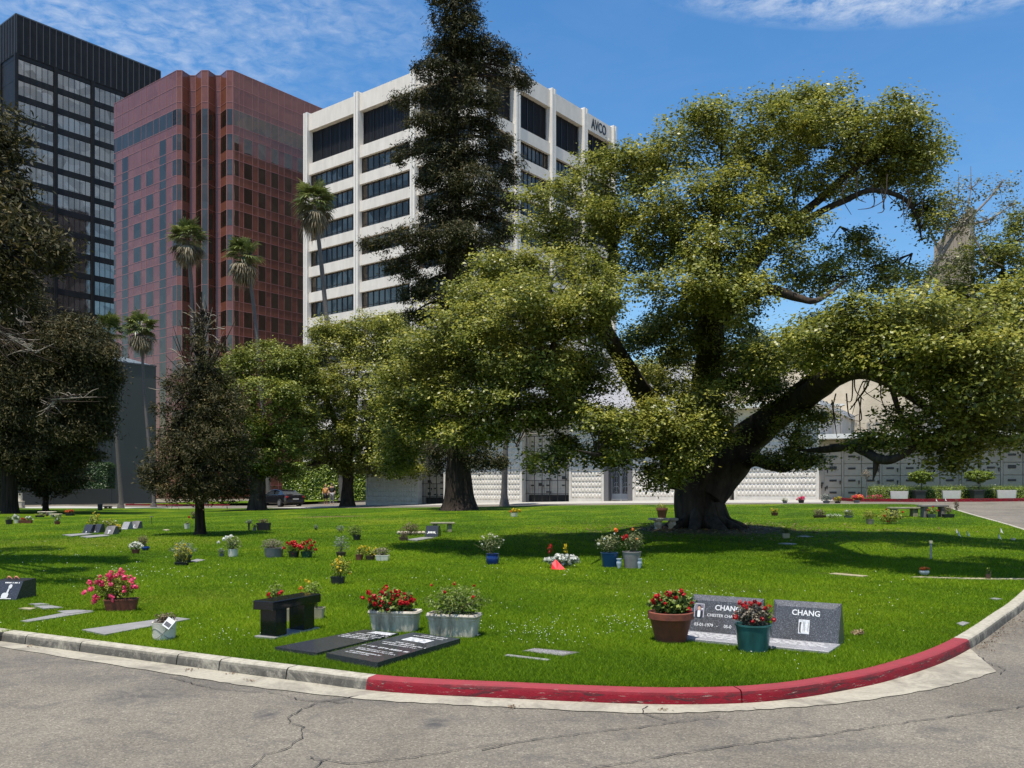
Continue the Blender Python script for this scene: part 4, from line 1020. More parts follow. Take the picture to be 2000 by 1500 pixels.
    for bx, by, n in ((1650, 800, 5), (1700, 760, 6), (1755, 400, 6), (1690, 380, 5)):       # bare hanging twigs
        rg = random.Random(bx)
        for k in range(n):
            x, y, DD = bx + rg.uniform(-40, 50), by - 25 + rg.uniform(-15, 10), D - 2.5 + rg.uniform(-.5, .5)
            limb(T, [(x, y, DD, 1.4), (x + rg.uniform(-12, 12), y + rg.uniform(20, 45), DD, 1.1), (x + rg.uniform(-30, 30), y + rg.uniform(40, 75), DD, .5)], 4, 0, 4)
    T.build('trunk', M_BARK, root, 60, True)
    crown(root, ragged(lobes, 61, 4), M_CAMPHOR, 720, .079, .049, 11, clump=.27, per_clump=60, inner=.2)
FWD = True; big_camphor(); FWD = False

def round_camphor(px, py, label, lobes, trunk, seed, m=None, per=150, L=.16, W=.09, clump=.38, name='camphor_tree', per_t=2, grp=None, bark=None, Dset=None, **k):
    b = at(px, py) if not Dset else Vector(((px - 1000) / F * Dset, Dset, g((px - 1000) / F * Dset, Dset))); root = thing(name, label, 'tree', tuple(b), 0, grp); T = MB(); hubs = []
    D = b.y
    for l in trunk: hubs += limb(T, [(x, y, D + dD, r) for x, y, dD, r in l])
    lb = [L_(x, y, rx, ry, D + dD, None, (r[0] if r else 1)) for x, y, rx, ry, dD, *r in lobes]
    if per_t: twigs(T, lb, hubs, seed, per_t, .04)
    T.build('trunk', bark or M_BARK, root, 60, True)
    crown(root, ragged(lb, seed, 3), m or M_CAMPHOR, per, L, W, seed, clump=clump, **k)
    return root
round_camphor(678, 987, 'leafy camphor tree in front of the ivy hedge, left of the mausoleum', [
    (720, 640, 50, 34, 0), (660, 690, 62, 50, 0), (740, 690, 62, 48, -1), (620, 740, 50, 50, 0), (700, 760, 70, 58, -2), (770, 690, 50, 40, 1), (640, 820, 55, 55, -1), (720, 840, 62, 50, -2), (610, 880, 36, 34, 0),
    (670, 880, 60, 36, -1), (770, 800, 50, 60, 0), (740, 900, 50, 34, -2), (790, 870, 42, 46, -1), (800, 920, 30, 22, -2), (595, 800, 26, 50, 1), (700, 915, 36, 22, 0), (590, 740, 34, 36, 1), (780, 640, 36, 26, 1), (820, 720, 40, 44, 1), (830, 860, 30, 30, -1), (640, 660, 36, 26, 1)],
    [[(678, 996, 0, 22), (678, 975, 0, 13), (680, 930, 0, 11), (678, 870, 0, 10), (690, 780, 0, 9), (700, 700, 0, 5)], [(680, 920, 0, 9), (640, 900, -1, 7), (600, 910, -1, 4)], [(680, 890, 0, 9), (740, 830, -1, 7), (780, 760, -1, 4)],
     [(678, 870, 0, 8), (640, 790, 0, 6), (620, 730, 0, 3)]], 21, M_CAMPHOR, 200, .165, .095, .45)
round_camphor(500, 996, 'rounded bright green tree behind the parked black car', [
    (520, 705, 62, 36, 0), (470, 730, 50, 40, 0), (560, 730, 40, 40, 0), (430, 790, 42, 50, 0), (510, 780, 70, 50, -2), (570, 800, 40, 50, 0), (460, 850, 56, 46, -1), (540, 860, 52, 46, -1.5), (420, 880, 40, 40, 0), (490, 910, 55, 32, -1), (570, 880, 34, 40, 0), (550, 925, 36, 20, 0), (420, 730, 26, 30, 1), (600, 760, 34, 44, 1), (600, 850, 34, 44, 1), (585, 700, 26, 24, 1)],
    [[(502, 1004, 0, 23), (502, 985, 0, 17), (504, 940, 0, 15), (500, 890, 0, 16), (490, 820, 0, 10), (500, 760, 0, 5)], [(503, 900, 0, 12), (550, 850, 0, 8), (575, 800, 0, 4)], [(500, 900, 0, 11), (450, 860, 0, 7), (430, 800, 0, 4)]],
    22, M_FICUS, 190, .165, .10, .42, 'ficus_tree')
# right hand background trees
def right_trees():
    round_camphor(1985, 983, 'tall green tree partly cut by the right edge behind the big camphor', [
        (1960, 480, 50, 40, 0), (2010, 440, 40, 40, 0), (1905, 520, 55, 40, 0), (1980, 540, 70, 50, -1), (1880, 570, 50, 40, 0), (1930, 600, 70, 40, 0), (2040, 560, 60, 70, 0), (2000, 640, 60, 60, 0), (1850, 590, 40, 34, 1, .7)],
        [[(2010, 990, 0, 16), (2000, 850, 0, 13), (1990, 700, 0, 11), (1960, 580, 0, 8), (1960, 500, 0, 4)], [(1990, 700, 0, 8), (1920, 620, 0, 5), (1880, 570, 0, 3)]], 31, M_FICUS, 100, .2, .12, .5, 'leafy_tree', Dset=55)
    b = Vector((24.5, 53.0, g(24.5, 53.0))); D = 53.0
    root = thing('sparse_tree', 'sparse pale leaved tree with thin bare branches beside the bell tower', 'tree', tuple(b)); T = MB(); hubs = []
    for l in ([(1790, 990, D, 12), (1790, 800, D, 11), (1795, 620, D, 10), (1815, 540, D, 9), (1850, 480, D, 7), (1880, 440, D, 5), (1930, 390, D, 3), (1960, 350, D, 1.2)],
              [(1800, 590, D, 7), (1830, 510, D, 6), (1850, 440, D, 4), (1862, 380, D, 2)], [(1880, 440, D, 4), (1930, 430, D, 3), (1975, 400, D, 1.5)], [(1840, 500, D, 5), (1810, 430, D, 3), (1815, 380, D, 1.6)],
              [(1880, 440, D, 3), (1895, 380, D, 2), (1896, 325, D, .7)], [(1850, 440, D, 3), (1870, 390, D, 1.6), (1872, 340, D, .6)], [(1790, 620, D, 6), (1740, 560, D, 4), (1700, 500, D, 2), (1690, 460, D, 1)],
              [(1900, 460, D, 3), (1925, 500, D, 2.4), (1960, 520, D, 1.4)]):
        l = [(x, y, d_, r * .62) for x, y, d_, r in l]
        hubs += limb(T, l)
    lb = [L_(1850, 400, 40, 30, D, None, .6), L_(1830, 430, 34, 30, D, None, 1.0), L_(1870, 440, 40, 34, D, None, 1.0), L_(1905, 370, 40, 30, D, None, .28), L_(1955, 370, 34, 30, D, None, .35), L_(1930, 430, 40, 30, D, None, .35),
          L_(1850, 520, 40, 30, D, None, .8), L_(1740, 540, 40, 26, D, None, .4), L_(1790, 560, 40, 26, D, None, .5), L_(1700, 475, 34, 24, D, None, .25), L_(1975, 400, 20, 26, D, None, .35)]
    twigs(T, lb, hubs, 5, 9, .02)
    T.build('trunk', M_DEADTWIG, root, 60, True)
    crown(root, lb, M_PALE, 60, .19, .10, 12, clump=.5, per_clump=14, inner=.3)
right_trees()

# --- conifers
def conifer(px, py, label, lobes, trunk, seed, m, per, L, W, name, dead=(), zmin=-.9, bark=None, clump=.34, droop=.55, per_t=5, cat='tree', shrink=1.0, inner=.3):
    b = at(px, py); D = b.y; root = thing(name, label, cat, tuple(b)); T = MB(); hubs = []
    for l in trunk: hubs += limb(T, [(x, y, D + dD, r) for x, y, dD, r in l], 12, .12, 5, None)
    lb = [L_(x, y, rx * shrink, ry * shrink, D + dD, None, (r[0] if r else 1)) for x, y, rx, ry, dD, *r in lobes]
    rg = random.Random(seed); base_lb = list(lb)
    for l in base_lb:                              # ragged hanging sprays round every mass
        for _ in range(4):
            d = Vector((rg.gauss(0, 1), rg.gauss(0, .7), rg.gauss(-.15, .7))).normalized(); q = rg.uniform(.22, .42)
            lb.append((l[0] + Vector((d.x * l[1], d.y * l[2], d.z * l[3])) * 1.02, l[1] * q * 1.25, l[2] * q, l[3] * q * .9, l[4] * .8))
    for l in base_lb:                                   # whorled branches from the trunk into each lobe
        c = l[0]; h = min(hubs, key=lambda q: abs(q.z - c.z - .4))
        for _ in range(2):
            e = c + Vector((rg.gauss(0, .4) * l[1], rg.gauss(0, .4) * l[2], rg.gauss(0, .3) * l[3])); P, R = smooth_path([(h, .09), (h.lerp(e, .55) + Vector((0, 0, .25)), .055), (e, .015)], 5); T.tube(P, R, 6, False)
    for bx, by, dD, ex, ey, n in dead:             # dead grey branches with twigs
        for k in range(n):
            x0, y0 = bx + rg.gauss(0, 5), by + rg.gauss(0, 5); x1, y1 = ex + rg.gauss(0, abs(ex - bx) * .3 + 9), ey + rg.gauss(0, abs(ey - by) * .25 + 9)
            limb(T, [(x0, y0, D + dD, 1.8), ((x0 + x1) / 2 + rg.gauss(0, 7), (y0 + y1) / 2 + rg.gauss(0, 6), D + dD, 1.2), (x1, y1, D + dD, .4)], 4, 0, 4)
    T.build('trunk', bark or M_REDBARK, root, 60, True)
    if dead:
        for bx, by, dD, ex, ey, n in dead:
            T2 = MB(); limb(T2, [(bx, by, D + dD, 1.6), ((bx + ex) / 2, (by + ey) / 2, D + dD, 1.2), (ex, ey, D + dD, .4)], 5, 0, 4)
            for k in range(n * 2):
                a = rg.random(); x0, y0 = bx + (ex - bx) * a, by + (ey - by) * a; x1, y1 = x0 + rg.gauss(0, 22), y0 + rg.gauss(-4, 16)
                limb(T2, [(x0, y0, D + dD, 1.2), ((x0 + x1) / 2, (y0 + y1) / 2 + rg.gauss(0, 4), D + dD, .9), (x1, y1, D + dD, .3)], 4, 0, 3)
            T2.build('dead_branch', M_DEADTWIG, root, 60, True)
    rng = np.random.default_rng(seed)
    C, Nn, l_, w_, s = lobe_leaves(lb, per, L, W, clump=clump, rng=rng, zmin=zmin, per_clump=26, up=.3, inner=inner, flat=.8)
    dr = rng.normal(size=C.shape) * .6 + np.array([0, 0, -droop]); cx = np.array([h.x for h in hubs]).mean(); out = C - np.array([cx, D, 0]); out[:, 2] = 0; out /= (np.linalg.norm(out, axis=1, keepdims=True) + 1e-6)
    me = leaf_mesh('crown', C, Nn, l_, w_, s, rng, droop=dr + out * .5); link('crown', me, m, root, True)
    return root
conifer(897, 996, 'very tall dark redwood with a buttressed trunk in front of the white office building', [
    (888, -90, 40, 50, 0), (888, -30, 56, 50, 0), (885, 25, 66, 40, 0), (900, 75, 66, 36, 0), (860, 100, 36, 30, 0), (940, 95, 48, 30, 0), (880, 140, 62, 34, 0), (830, 140, 26, 18, 0), (950, 140, 56, 26, 1), (1005, 150, 34, 14, 0), (980, 110, 26, 20, 0), (1030, 165, 16, 12, 0),
    (870, 190, 60, 36, 0), (795, 195, 40, 13, 0), (940, 190, 50, 30, -1), (880, 245, 64, 36, 0), (820, 235, 36, 16, -1), (950, 240, 40, 26, 0), (860, 300, 58, 38, 0), (930, 300, 56, 36, 0), (980, 285, 34, 18, 0), (810, 290, 36, 18, 1), (785, 310, 18, 16, 0),
    (870, 355, 56, 38, 0), (930, 360, 54, 38, -1), (985, 350, 34, 24, 0), (840, 350, 26, 30, 0), (1005, 320, 22, 14, 0), (880, 410, 54, 38, 0), (945, 415, 52, 36, 0), (1000, 400, 26, 20, 0), (850, 430, 34, 28, 0), (900, 465, 80, 30, -1), (980, 450, 34, 24, 0),
    (800, 460, 50, 18, -1), (745, 475, 34, 14, -1), (830, 495, 50, 26, 0), (770, 520, 26, 12, 0), (790, 530, 36, 22, 0), (900, 520, 60, 36, 0), (840, 560, 44, 30, 0), (800, 575, 26, 20, 0), (820, 620, 36, 22, 1), (900, 590, 60, 40, 0), (880, 660, 60, 50, 1), (880, 740, 60, 50, 1),
    (870, 820, 50, 40, 1), (920, 870, 52, 26, -1), (955, 900, 30, 22, -1.5), (975, 905, 22, 14, -1.5), (860, 880, 34, 20, 0), (850, 915, 18, 12, 0), (930, 905, 22, 18, -1)],
    [[(897, 1004, 0, 46), (897, 990, 0, 36), (896, 965, 0, 29), (895, 920, 0, 24), (893, 850, 0, 21), (890, 700, 0, 19), (888, 500, 0, 16), (886, 300, 0, 11), (886, 150, 0, 8), (887, 40, 0, 6), (888, -110, 0, 3)]],
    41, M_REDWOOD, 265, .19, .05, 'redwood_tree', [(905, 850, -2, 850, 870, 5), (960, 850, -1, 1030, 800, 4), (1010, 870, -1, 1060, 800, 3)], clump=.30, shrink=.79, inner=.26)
conifer(391, 1044, 'small brown tinged redwood with bare dead top, standing on the left lawn', [
    (394, 640, 16, 34, 0, .35), (398, 690, 34, 34, 0, .6), (385, 745, 50, 40, 0, .9), (420, 760, 40, 34, 0, .8), (370, 800, 56, 40, 0), (430, 810, 50, 40, -.4), (350, 850, 52, 38, 0), (420, 860, 60, 40, -.6), (330, 900, 44, 38, 0), (400, 910, 70, 40, -.5), (460, 890, 32, 44, 0), (340, 945, 46, 26, 0), (430, 950, 52, 30, 0), (385, 960, 50, 24, -.6), (470, 950, 24, 20, 0), (305, 930, 26, 20, 0)],
    [[(391, 1050, 0, 17), (391, 1036, 0, 11), (390, 1000, 0, 9), (390, 900, 0, 7.5), (390, 800, 0, 5.5), (392, 700, 0, 3.4), (394, 620, 0, 1.8), (394, 570, 0, .8)]],
    42, M_DRYCONIFER, 520, .11, .03, 'young_redwood_tree', [(391, 760, 0, 340, 680, 6), (391, 750, 0, 440, 640, 6), (392, 700, 0, 375, 610, 6), (392, 700, 0, 415, 600, 6), (392, 650, 0, 400, 575, 4), (391, 800, 0, 330, 760, 5)], clump=.2, droop=.25)
conifer(20, 1003, 'large dark redwood with drooping brown sprays at the left edge of the lawn', [
    (0, 560, 50, 50, 0), (40, 590, 50, 36, 0), (10, 640, 60, 40, 0), (70, 640, 50, 26, 0), (150, 640, 40, 18, -1), (215, 730, 20, 36, -1), (200, 800, 20, 30, -1), (130, 940, 30, 16, 0), (60, 690, 60, 40, 0), (120, 690, 60, 44, -1), (170, 680, 48, 34, -1.5), (200, 700, 30, 26, -1.5), (20, 740, 70, 44, 0), (110, 760, 70, 50, -1), (180, 760, 48, 44, -1), (205, 745, 20, 30, -1), (50, 820, 70, 50, 0), (140, 830, 62, 44, -1), (190, 820, 26, 30, -1), (100, 890, 60, 40, 0), (160, 880, 34, 26, -.5), (30, 890, 50, 30, 0), (-40, 700, 60, 80, 0), (-40, 850, 60, 60, 0)],
    [[(20, 1010, 0, 22), (20, 995, 0, 15), (18, 930, 0, 14), (12, 800, 0, 13), (5, 640, 0, 9), (-2, 540, 0, 4)]],
    43, M_DRYCONIFER, 230, .24, .06, 'redwood_tree', [(-10, 640, -3, 70, 690, 16), (0, 590, -3, 50, 640, 8), (100, 780, -3, 190, 775, 5), (90, 800, -3, 110, 780, 8)], clump=.42)
conifer(-230, 1110, 'brown conifer boughs hanging in from beyond the upper left edge', [
    (-20, 250, 50, 50, 0), (12, 290, 26, 34, 0), (-10, 350, 50, 44, 0), (30, 375, 26, 18, -.3), (15, 420, 50, 30, 0), (60, 440, 36, 16, -.3), (95, 480, 40, 16, -.4), (30, 490, 46, 28, 0), (85, 510, 30, 12, -.4), (0, 540, 46, 36, 0), (40, 550, 28, 16, 0), (-90, 300, 80, 80, 0), (-100, 450, 90, 90, 0), (-200, 350, 110, 150, 0), (-230, 550, 110, 100, 0), (-330, 450, 110, 200, 0), (-220, 150, 80, 100, 0), (0, 590, 34, 24, 0),
    (-60, 380, 60, 60, -2), (-60, 420, 80, 60, -3.5), (-120, 500, 80, 50, 3)],
    [[(-230, 1120, 0, 44), (-230, 1080, 0, 30), (-230, 700, 0, 24), (-225, 400, 0, 16), (-220, 100, 0, 6)]],
    46, M_DRYCONIFER, 420, .13, .035, 'conifer_tree', clump=.26)
conifer(83, 1000, 'dark low tree with a slim trunk beside the left edge redwood', [(90, 880, 50, 40, 0), (60, 920, 50, 34, 0), (120, 920, 46, 30, 0), (95, 950, 34, 18, 0)],
    [[(89, 1003, 0, 8), (89, 985, 0, 5.5), (90, 930, 0, 5), (92, 870, 0, 4)]], 44, M_DRYCONIFER, 90, .26, .10, 'dark_tree', clump=.5)
round_camphor(5, 998, 'yellow green leafy tree low at the left edge', [(10, 850, 56, 40, 0), (-30, 890, 60, 50, 0), (40, 890, 50, 40, 0), (0, 930, 60, 30, 0), (70, 860, 36, 30, 0, .6), (140, 850, 34, 40, 1, .4), (175, 830, 22, 26, 1, .3)], [[(5, 1002, 0, 9), (6, 960, 0, 7), (8, 880, 0, 5)]], 45, M_FICUS, 90, .22, .13, .5, 'leafy_tree')

# --- palms
def palm(px, py, topx, topy, label, wpx, seed, Dset=None, tr=5.5, mid=None, dead=.5, flare=True):
    b = at(px, py) if Dset is None else Vector(((px - 1000) / F * Dset, Dset, g((px - 1000) / F * Dset, Dset)))
    D = b.y; root = thing('palm_tree', label, 'tree', tuple(b), 0, 'fan palms in front of the towers'); T = MB()
    top = sp(topx, topy, D); bp = sp(px, py, D); bp.z = b.z
    r = mpx(tr * .72, D); m1 = mid and sp(*mid, D)
    pts = [(bp - Vector((0, 0, .2)), r * (2.2 if flare else 1.1)), (bp + Vector((0, 0, .25)), r * (1.6 if flare else 1.05)), (bp + Vector((0, 0, 1.0)), r * 1.1)] + ([(m1, r * .85)] if mid else [(bp.lerp(top, .5), r * .85)]) + [(top, r * .7)]
    P, R = smooth_path(pts, 8); R = [q * (1 + .05 * (i % 2)) for i, q in enumerate(R)]; T.tube(P, R, 10, True, .03); T.build('trunk', M_PALMBARK, root, 60, True)
    rg = random.Random(seed); Rr = mpx(wpx, D)
    for nm, n, m, lo, hi in (('fronds', 40, M_PALM, -.5, 1.3), ('dead_fronds', int(40 * dead), M_PALMDEAD, -1.4, -.3)):
        C, V, Fs, S = top + Vector((0, 0, Rr * (.15 if nm == 'fronds' else -.1))), [], [], []
        for k in range(n):
            az = rg.uniform(0, 6.283); el = rg.uniform(lo, hi); pl = Rr * rg.uniform(.32, .5); fr = Rr * rg.uniform(.55, .72) * (1 if nm == 'fronds' else .85)
            d = Vector((math.cos(az) * math.cos(el), math.sin(az) * math.cos(el), math.sin(el))); h = C + d * pl
            k0 = len(V); w_ = d.cross(Vector((0, 0, 1))); w_.normalize(); u = w_.cross(d)
            V += [C - w_ * .03, C + w_ * .03, h + w_ * .02, h - w_ * .02]; Fs.append((k0, k0 + 1, k0 + 2, k0 + 3)); S.append(.2)
            ns = 15; sh = rg.uniform(.15, .85)
            for j in range(ns):
                a = (j / (ns - 1) - .5) * 3.7; dd = (d * math.cos(a) + w_ * math.sin(a)).normalized(); ln = fr * (1 - .22 * abs(a)) * rg.uniform(.85, 1.1)
                s1 = (d * -math.sin(a) + w_ * math.cos(a)) * fr * .055; sag = Vector((0, 0, -1)) * ln * (rg.uniform(.12, .45) if nm == 'fronds' else rg.uniform(.3, .8))
                mpt = h + dd * ln * .55 + sag * .2; tip = h + dd * ln * .92 + sag
                k1 = len(V); V += [h, mpt - s1, tip, mpt + s1]; Fs.append((k1, k1 + 1, k1 + 2, k1 + 3)); S.append(sh + rg.gauss(0, .12))
        me = bpy.data.meshes.new(nm); me.from_pydata(V, [], Fs); q = me.attributes.new('shade', 'FLOAT', 'FACE'); q.data.foreach_set('value', [min(1, max(0, x)) for x in S])
        link(nm, me, m, root, True)
M_PALM = leafmat('palm_frond', [(0, (.03, .045, .012)), (.5, (.10, .13, .03)), (1, (.26, .29, .08))], .4, .25)
M_PALMDEAD = leafmat('dead_palm_frond', [(0, (.06, .05, .03)), (.5, (.20, .16, .09)), (1, (.42, .36, .24))], .7, .3)
palm(236, 992, 212, 655, 'leftmost palm, short crown half hidden by the redwood, its trunk curving down the grey wall', 46, 1, None, 5.2, (222, 780), .5)
palm(300, 984, 275, 645, 'slim palm with a round drooping crown in front of the grey wall', 42, 2, 76, 4.6, (284, 790), 1)
palm(400, 984, 366, 470, 'palm with a shaggy crown before the pink tower corner', 46, 3, 84, 7, (378, 620), 1.3)
palm(525, 984, 476, 505, 'palm with browned fronds leaning before the pink tower right face', 46, 4, 84, 6, (497, 610), 1.2)
palm(668, 984, 614, 400, 'tallest palm, leaning before the left end of the white building', 52, 5, 84, 7, (632, 560), 1)
palm(985, 984, 990, 700, 'pale straight palm trunk standing before the mausoleum wall', 40, 6, 50.5, 7.5, (988, 850), 1)

# --- hedges
def hedge(name, label, M, sx, sy, sz, m, n, L, seed, top_only=False, cat='hedge', zb=0):
    o = thing(name, label, cat, tuple(M.to_translation()), M.to_euler().z); rng = np.random.default_rng(seed)
    core = MB(); core.bevbox(.12, sx - .12, .12, sy - .12, zb, sz - .12, .05); core.build('core', mat('hedge_core', (.012, .02, .005), .9), o)
    fs = [((0, 0), (sx, 0), sz), ]; A = [sx * sz, sy * sz, sx * sz, sy * sz, sx * sy]; tot = sum(A); C, Nn = [], []
    for k, a in enumerate(A):
        q = int(n * a / tot); u, v = rng.random(q), rng.random(q); z = zb + v * (sz - zb); e = rng.normal(size=q) * .05
        lump = .10 * np.sin(u * sx * 2.1 + 1) * np.cos(v * sz * 2.6 + k)
        if k == 0: p = np.stack([u * sx, e - lump * .5, z], 1); nn = (0, -1, .5)
        elif k == 1: p = np.stack([sx + e, u * sy, z], 1); nn = (1, 0, .5)
        elif k == 2: p = np.stack([u * sx, sy + e, z], 1); nn = (0, 1, .5)
        elif k == 3: p = np.stack([e, u * sy, z], 1); nn = (-1, 0, .5)
        else: p = np.stack([u * sx, v * sy, sz + e * 1.3 + lump * .3], 1); nn = (0, 0, 1)
        C.append(p); Nn.append(np.tile(nn, (q, 1)))
    C = np.concatenate(C); Nn = np.concatenate(Nn) + rng.normal(size=C.shape) * .5
    me = leaf_mesh('leaves', C, Nn, L * rng.uniform(.6, 1.3, len(C)), L * .6, .5 + rng.normal(size=len(C)) * .22, rng); link('leaves', me, m, o)
    return o
hedge('ivy_hedge', 'tall bright green ivy hedge wall behind the couple and the black car', face_matrix(-22.5, 86.5, (1, -.04), .1), 14.0, 1.6, 4.0, M_HEDGE, 26000, .24, 51, zb=.4)
hb = face_matrix(-43.0, 84.6, (1, .1), .1); hedge('block_hedge', 'dark square clipped hedge block on short trunks against the grey wall', hb, 4.0, 2, 3.9, M_HEDGE_DARK, 12000, .16, 52, zb=1.5)
# clipped hedge before the crypt wall, topiaries and planters
Ah, Bh = Vector((18.2, 44.6)), Vector((29.8, 40.3)); dh = (Bh - Ah).normalized()
def hp(px, off=0):   # point on the hedge line at a pixel column
    t = t_of(px, Ah.x, Ah.y, dh); p = Ah + dh * t + Vector((dh.y, -dh.x)) * off; return Vector((p.x, p.y, g(p.x, p.y) + LAWN))
h0 = hp(1697, 0); hedge('clipped_hedge', 'long low clipped hedge in front of the crypt wall', face_matrix(h0.x, h0.y, dh, h0.z - .05), 12, .7, .62, M_HEDGE, 26000, .05, 53)
mpl = mat('white_planter', (.50, .48, .46), .7, .08, 6); mdk = mat('dark_planter', (.03, .032, .03), .6)
for px, which in ((1755, 'leftmost of the three white planter boxes before the clipped hedge'), (1856, 'middle of the three white planter boxes before the clipped hedge'), (1962, 'rightmost of the three white planter boxes before the clipped hedge')):
    p = hp(px, .45); o = thing('white_planter', which, 'planter', tuple(p), math.atan2(dh.y, dh.x), 'white planter boxes')
    q = MB(); q.supr([(.39, .2, 0, 12), (.42, .22, .36, 12), (.42, .22, .40, 12), (.36, .17, .40, 12), (.36, .17, .34, 12)], 28); q.build('box', mpl, o, 40)
    q = MB(); q.supr([(.355, .165, .34, 12), (.355, .165, .36, 12)], 20); q.build('soil', mat('soil', (.04, .03, .02), .95), o)
for px, which in ((1798, 'round clipped topiary left of the pair before the crypts'), (1910, 'flat topped clipped topiary right of the pair before the crypts')):
    p = hp(px, .25); o = thing('topiary', which, 'topiary', tuple(p), 0, 'clipped topiary trees'); w_ = 24 if px < 1850 else 27
    T = MB(); P, R = smooth_path([(Vector((0, 0, .2)), .022), (Vector((.02, 0, .7)), .018), (Vector((0, 0, 1.15)), .015)], 4); T.tube(P, R, 6); T.build('trunk', M_BARK, o)
    rng = np.random.default_rng(px); C, Nn, l_, ww, s = lobe_leaves([(Vector((0, 0, 1.10)), w_ / 46, w_ / 46, .31 if px < 1850 else .27)], 5200, .05, .032, .05, rng, per_clump=20, inner=.25, zmin=-1.0)
    link('foliage', leaf_mesh('foliage', C, Nn, l_, ww, s, rng), M_HEDGE, o)
    p = hp(px - 5, .55); o2 = thing('dark_planter', 'dark square planter at the foot of the %s topiary' % ('round' if px < 1850 else 'flat topped'), 'planter', tuple(p), 0, 'dark planter boxes')
    q = MB(); q.supr([(.24, .22, 0, 12), (.27, .25, .38, 12), (.3, .28, .38, 12), (.3, .28, .44, 12), (.24, .22, .44, 12), (.24, .22, .36, 12)], 24); q.build('box', mdk, o2, 40)
# ------------------------------------------------------------------ objects on the lawn
FOOT = []                                  # footprints the grass keeps clear of
def flmat(n, a, b, c): return leafmat(n, [(0, a), (.5, b), (1, c)], .5, .3, .3)
M_RED = flmat('red_petal', (.22, .003, .008), (.48, .008, .016), (.72, .03, .04)); M_PINK = flmat('pink_petal', (.5, .02, .08), (.80, .06, .18), (.9, .18, .3))
M_WHITE = flmat('white_petal', (.5, .5, .44), (.75, .75, .68), (.85, .85, .8)); M_YEL = flmat('yellow_petal', (.45, .30, .01), (.7, .5, .02), (.8, .65, .08)); M_ORG = flmat('orange_petal', (.6, .10, .02), (.8, .2, .04), (.85, .4, .15))
M_LV = flmat('plant_green', (.03, .055, .01), (.12, .17, .028), (.32, .36, .08)); M_LVY = flmat('plant_yellow_green', (.06, .07, .01), (.22, .24, .03), (.48, .45, .08)); M_LVG = flmat('plant_grey_green', (.06, .08, .06), (.17, .20, .16), (.36, .40, .34))
M_LVB = flmat('plant_brown', (.04, .03, .02), (.14, .10, .06), (.30, .24, .15)); M_LVP = flmat('plant_pinkish', (.06, .06, .03), (.20, .17, .12), (.42, .34, .28)); M_LVV = flmat('plant_variegated', (.03, .05, .015), (.15, .17, .06), (.5, .5, .3))
M_STEM = mat('plant_stem', (.10, .09, .04), .8)
M_TERRA = mat('terracotta', (.22, .058, .028), .75, .35, 9, .2, col2=(.12, .035, .022)); M_TERRAD = mat('dark_terracotta', (.15, .045, .028), .75, .3, 9)
M_WPOT = mat('white_glazed_pot', (.70, .65, .55), .35, .1, 7); M_STONEP = mat('streaked_white_stone', (.68, .61, .50), .85, .4, 9, .5, 30, col2=(.20, .17, .13), stretch=(1, 1, .35))  # white stone colour mixed with darker vertical streaks
M_TEAL = mat('teal_glazed_pot', (.025, .10, .10), .22, .4, 6, stretch=(1, 1, .3)); M_BLUE = mat('blue_glazed_pot', (.006, .03, .16), .18, .3, 6); M_BLUE2 = mat('blue_square_pot', (.006, .045, .12), .3)
M_TAUPE = mat('taupe_pot', (.22, .20, .19), .6, .15, 8); M_BLKP = mat('black_plastic_pot', (.02, .02, .022), .5); M_BEIGE = mat('beige_stone_pot', (.42, .36, .24), .8, .2, 14); M_GREYP = mat('grey_pot', (.15, .15, .16), .6, .2, 9)
M_BRWNP = mat('brown_plastic_pot', (.08, .045, .03), .6); M_SOIL = MATS['soil']
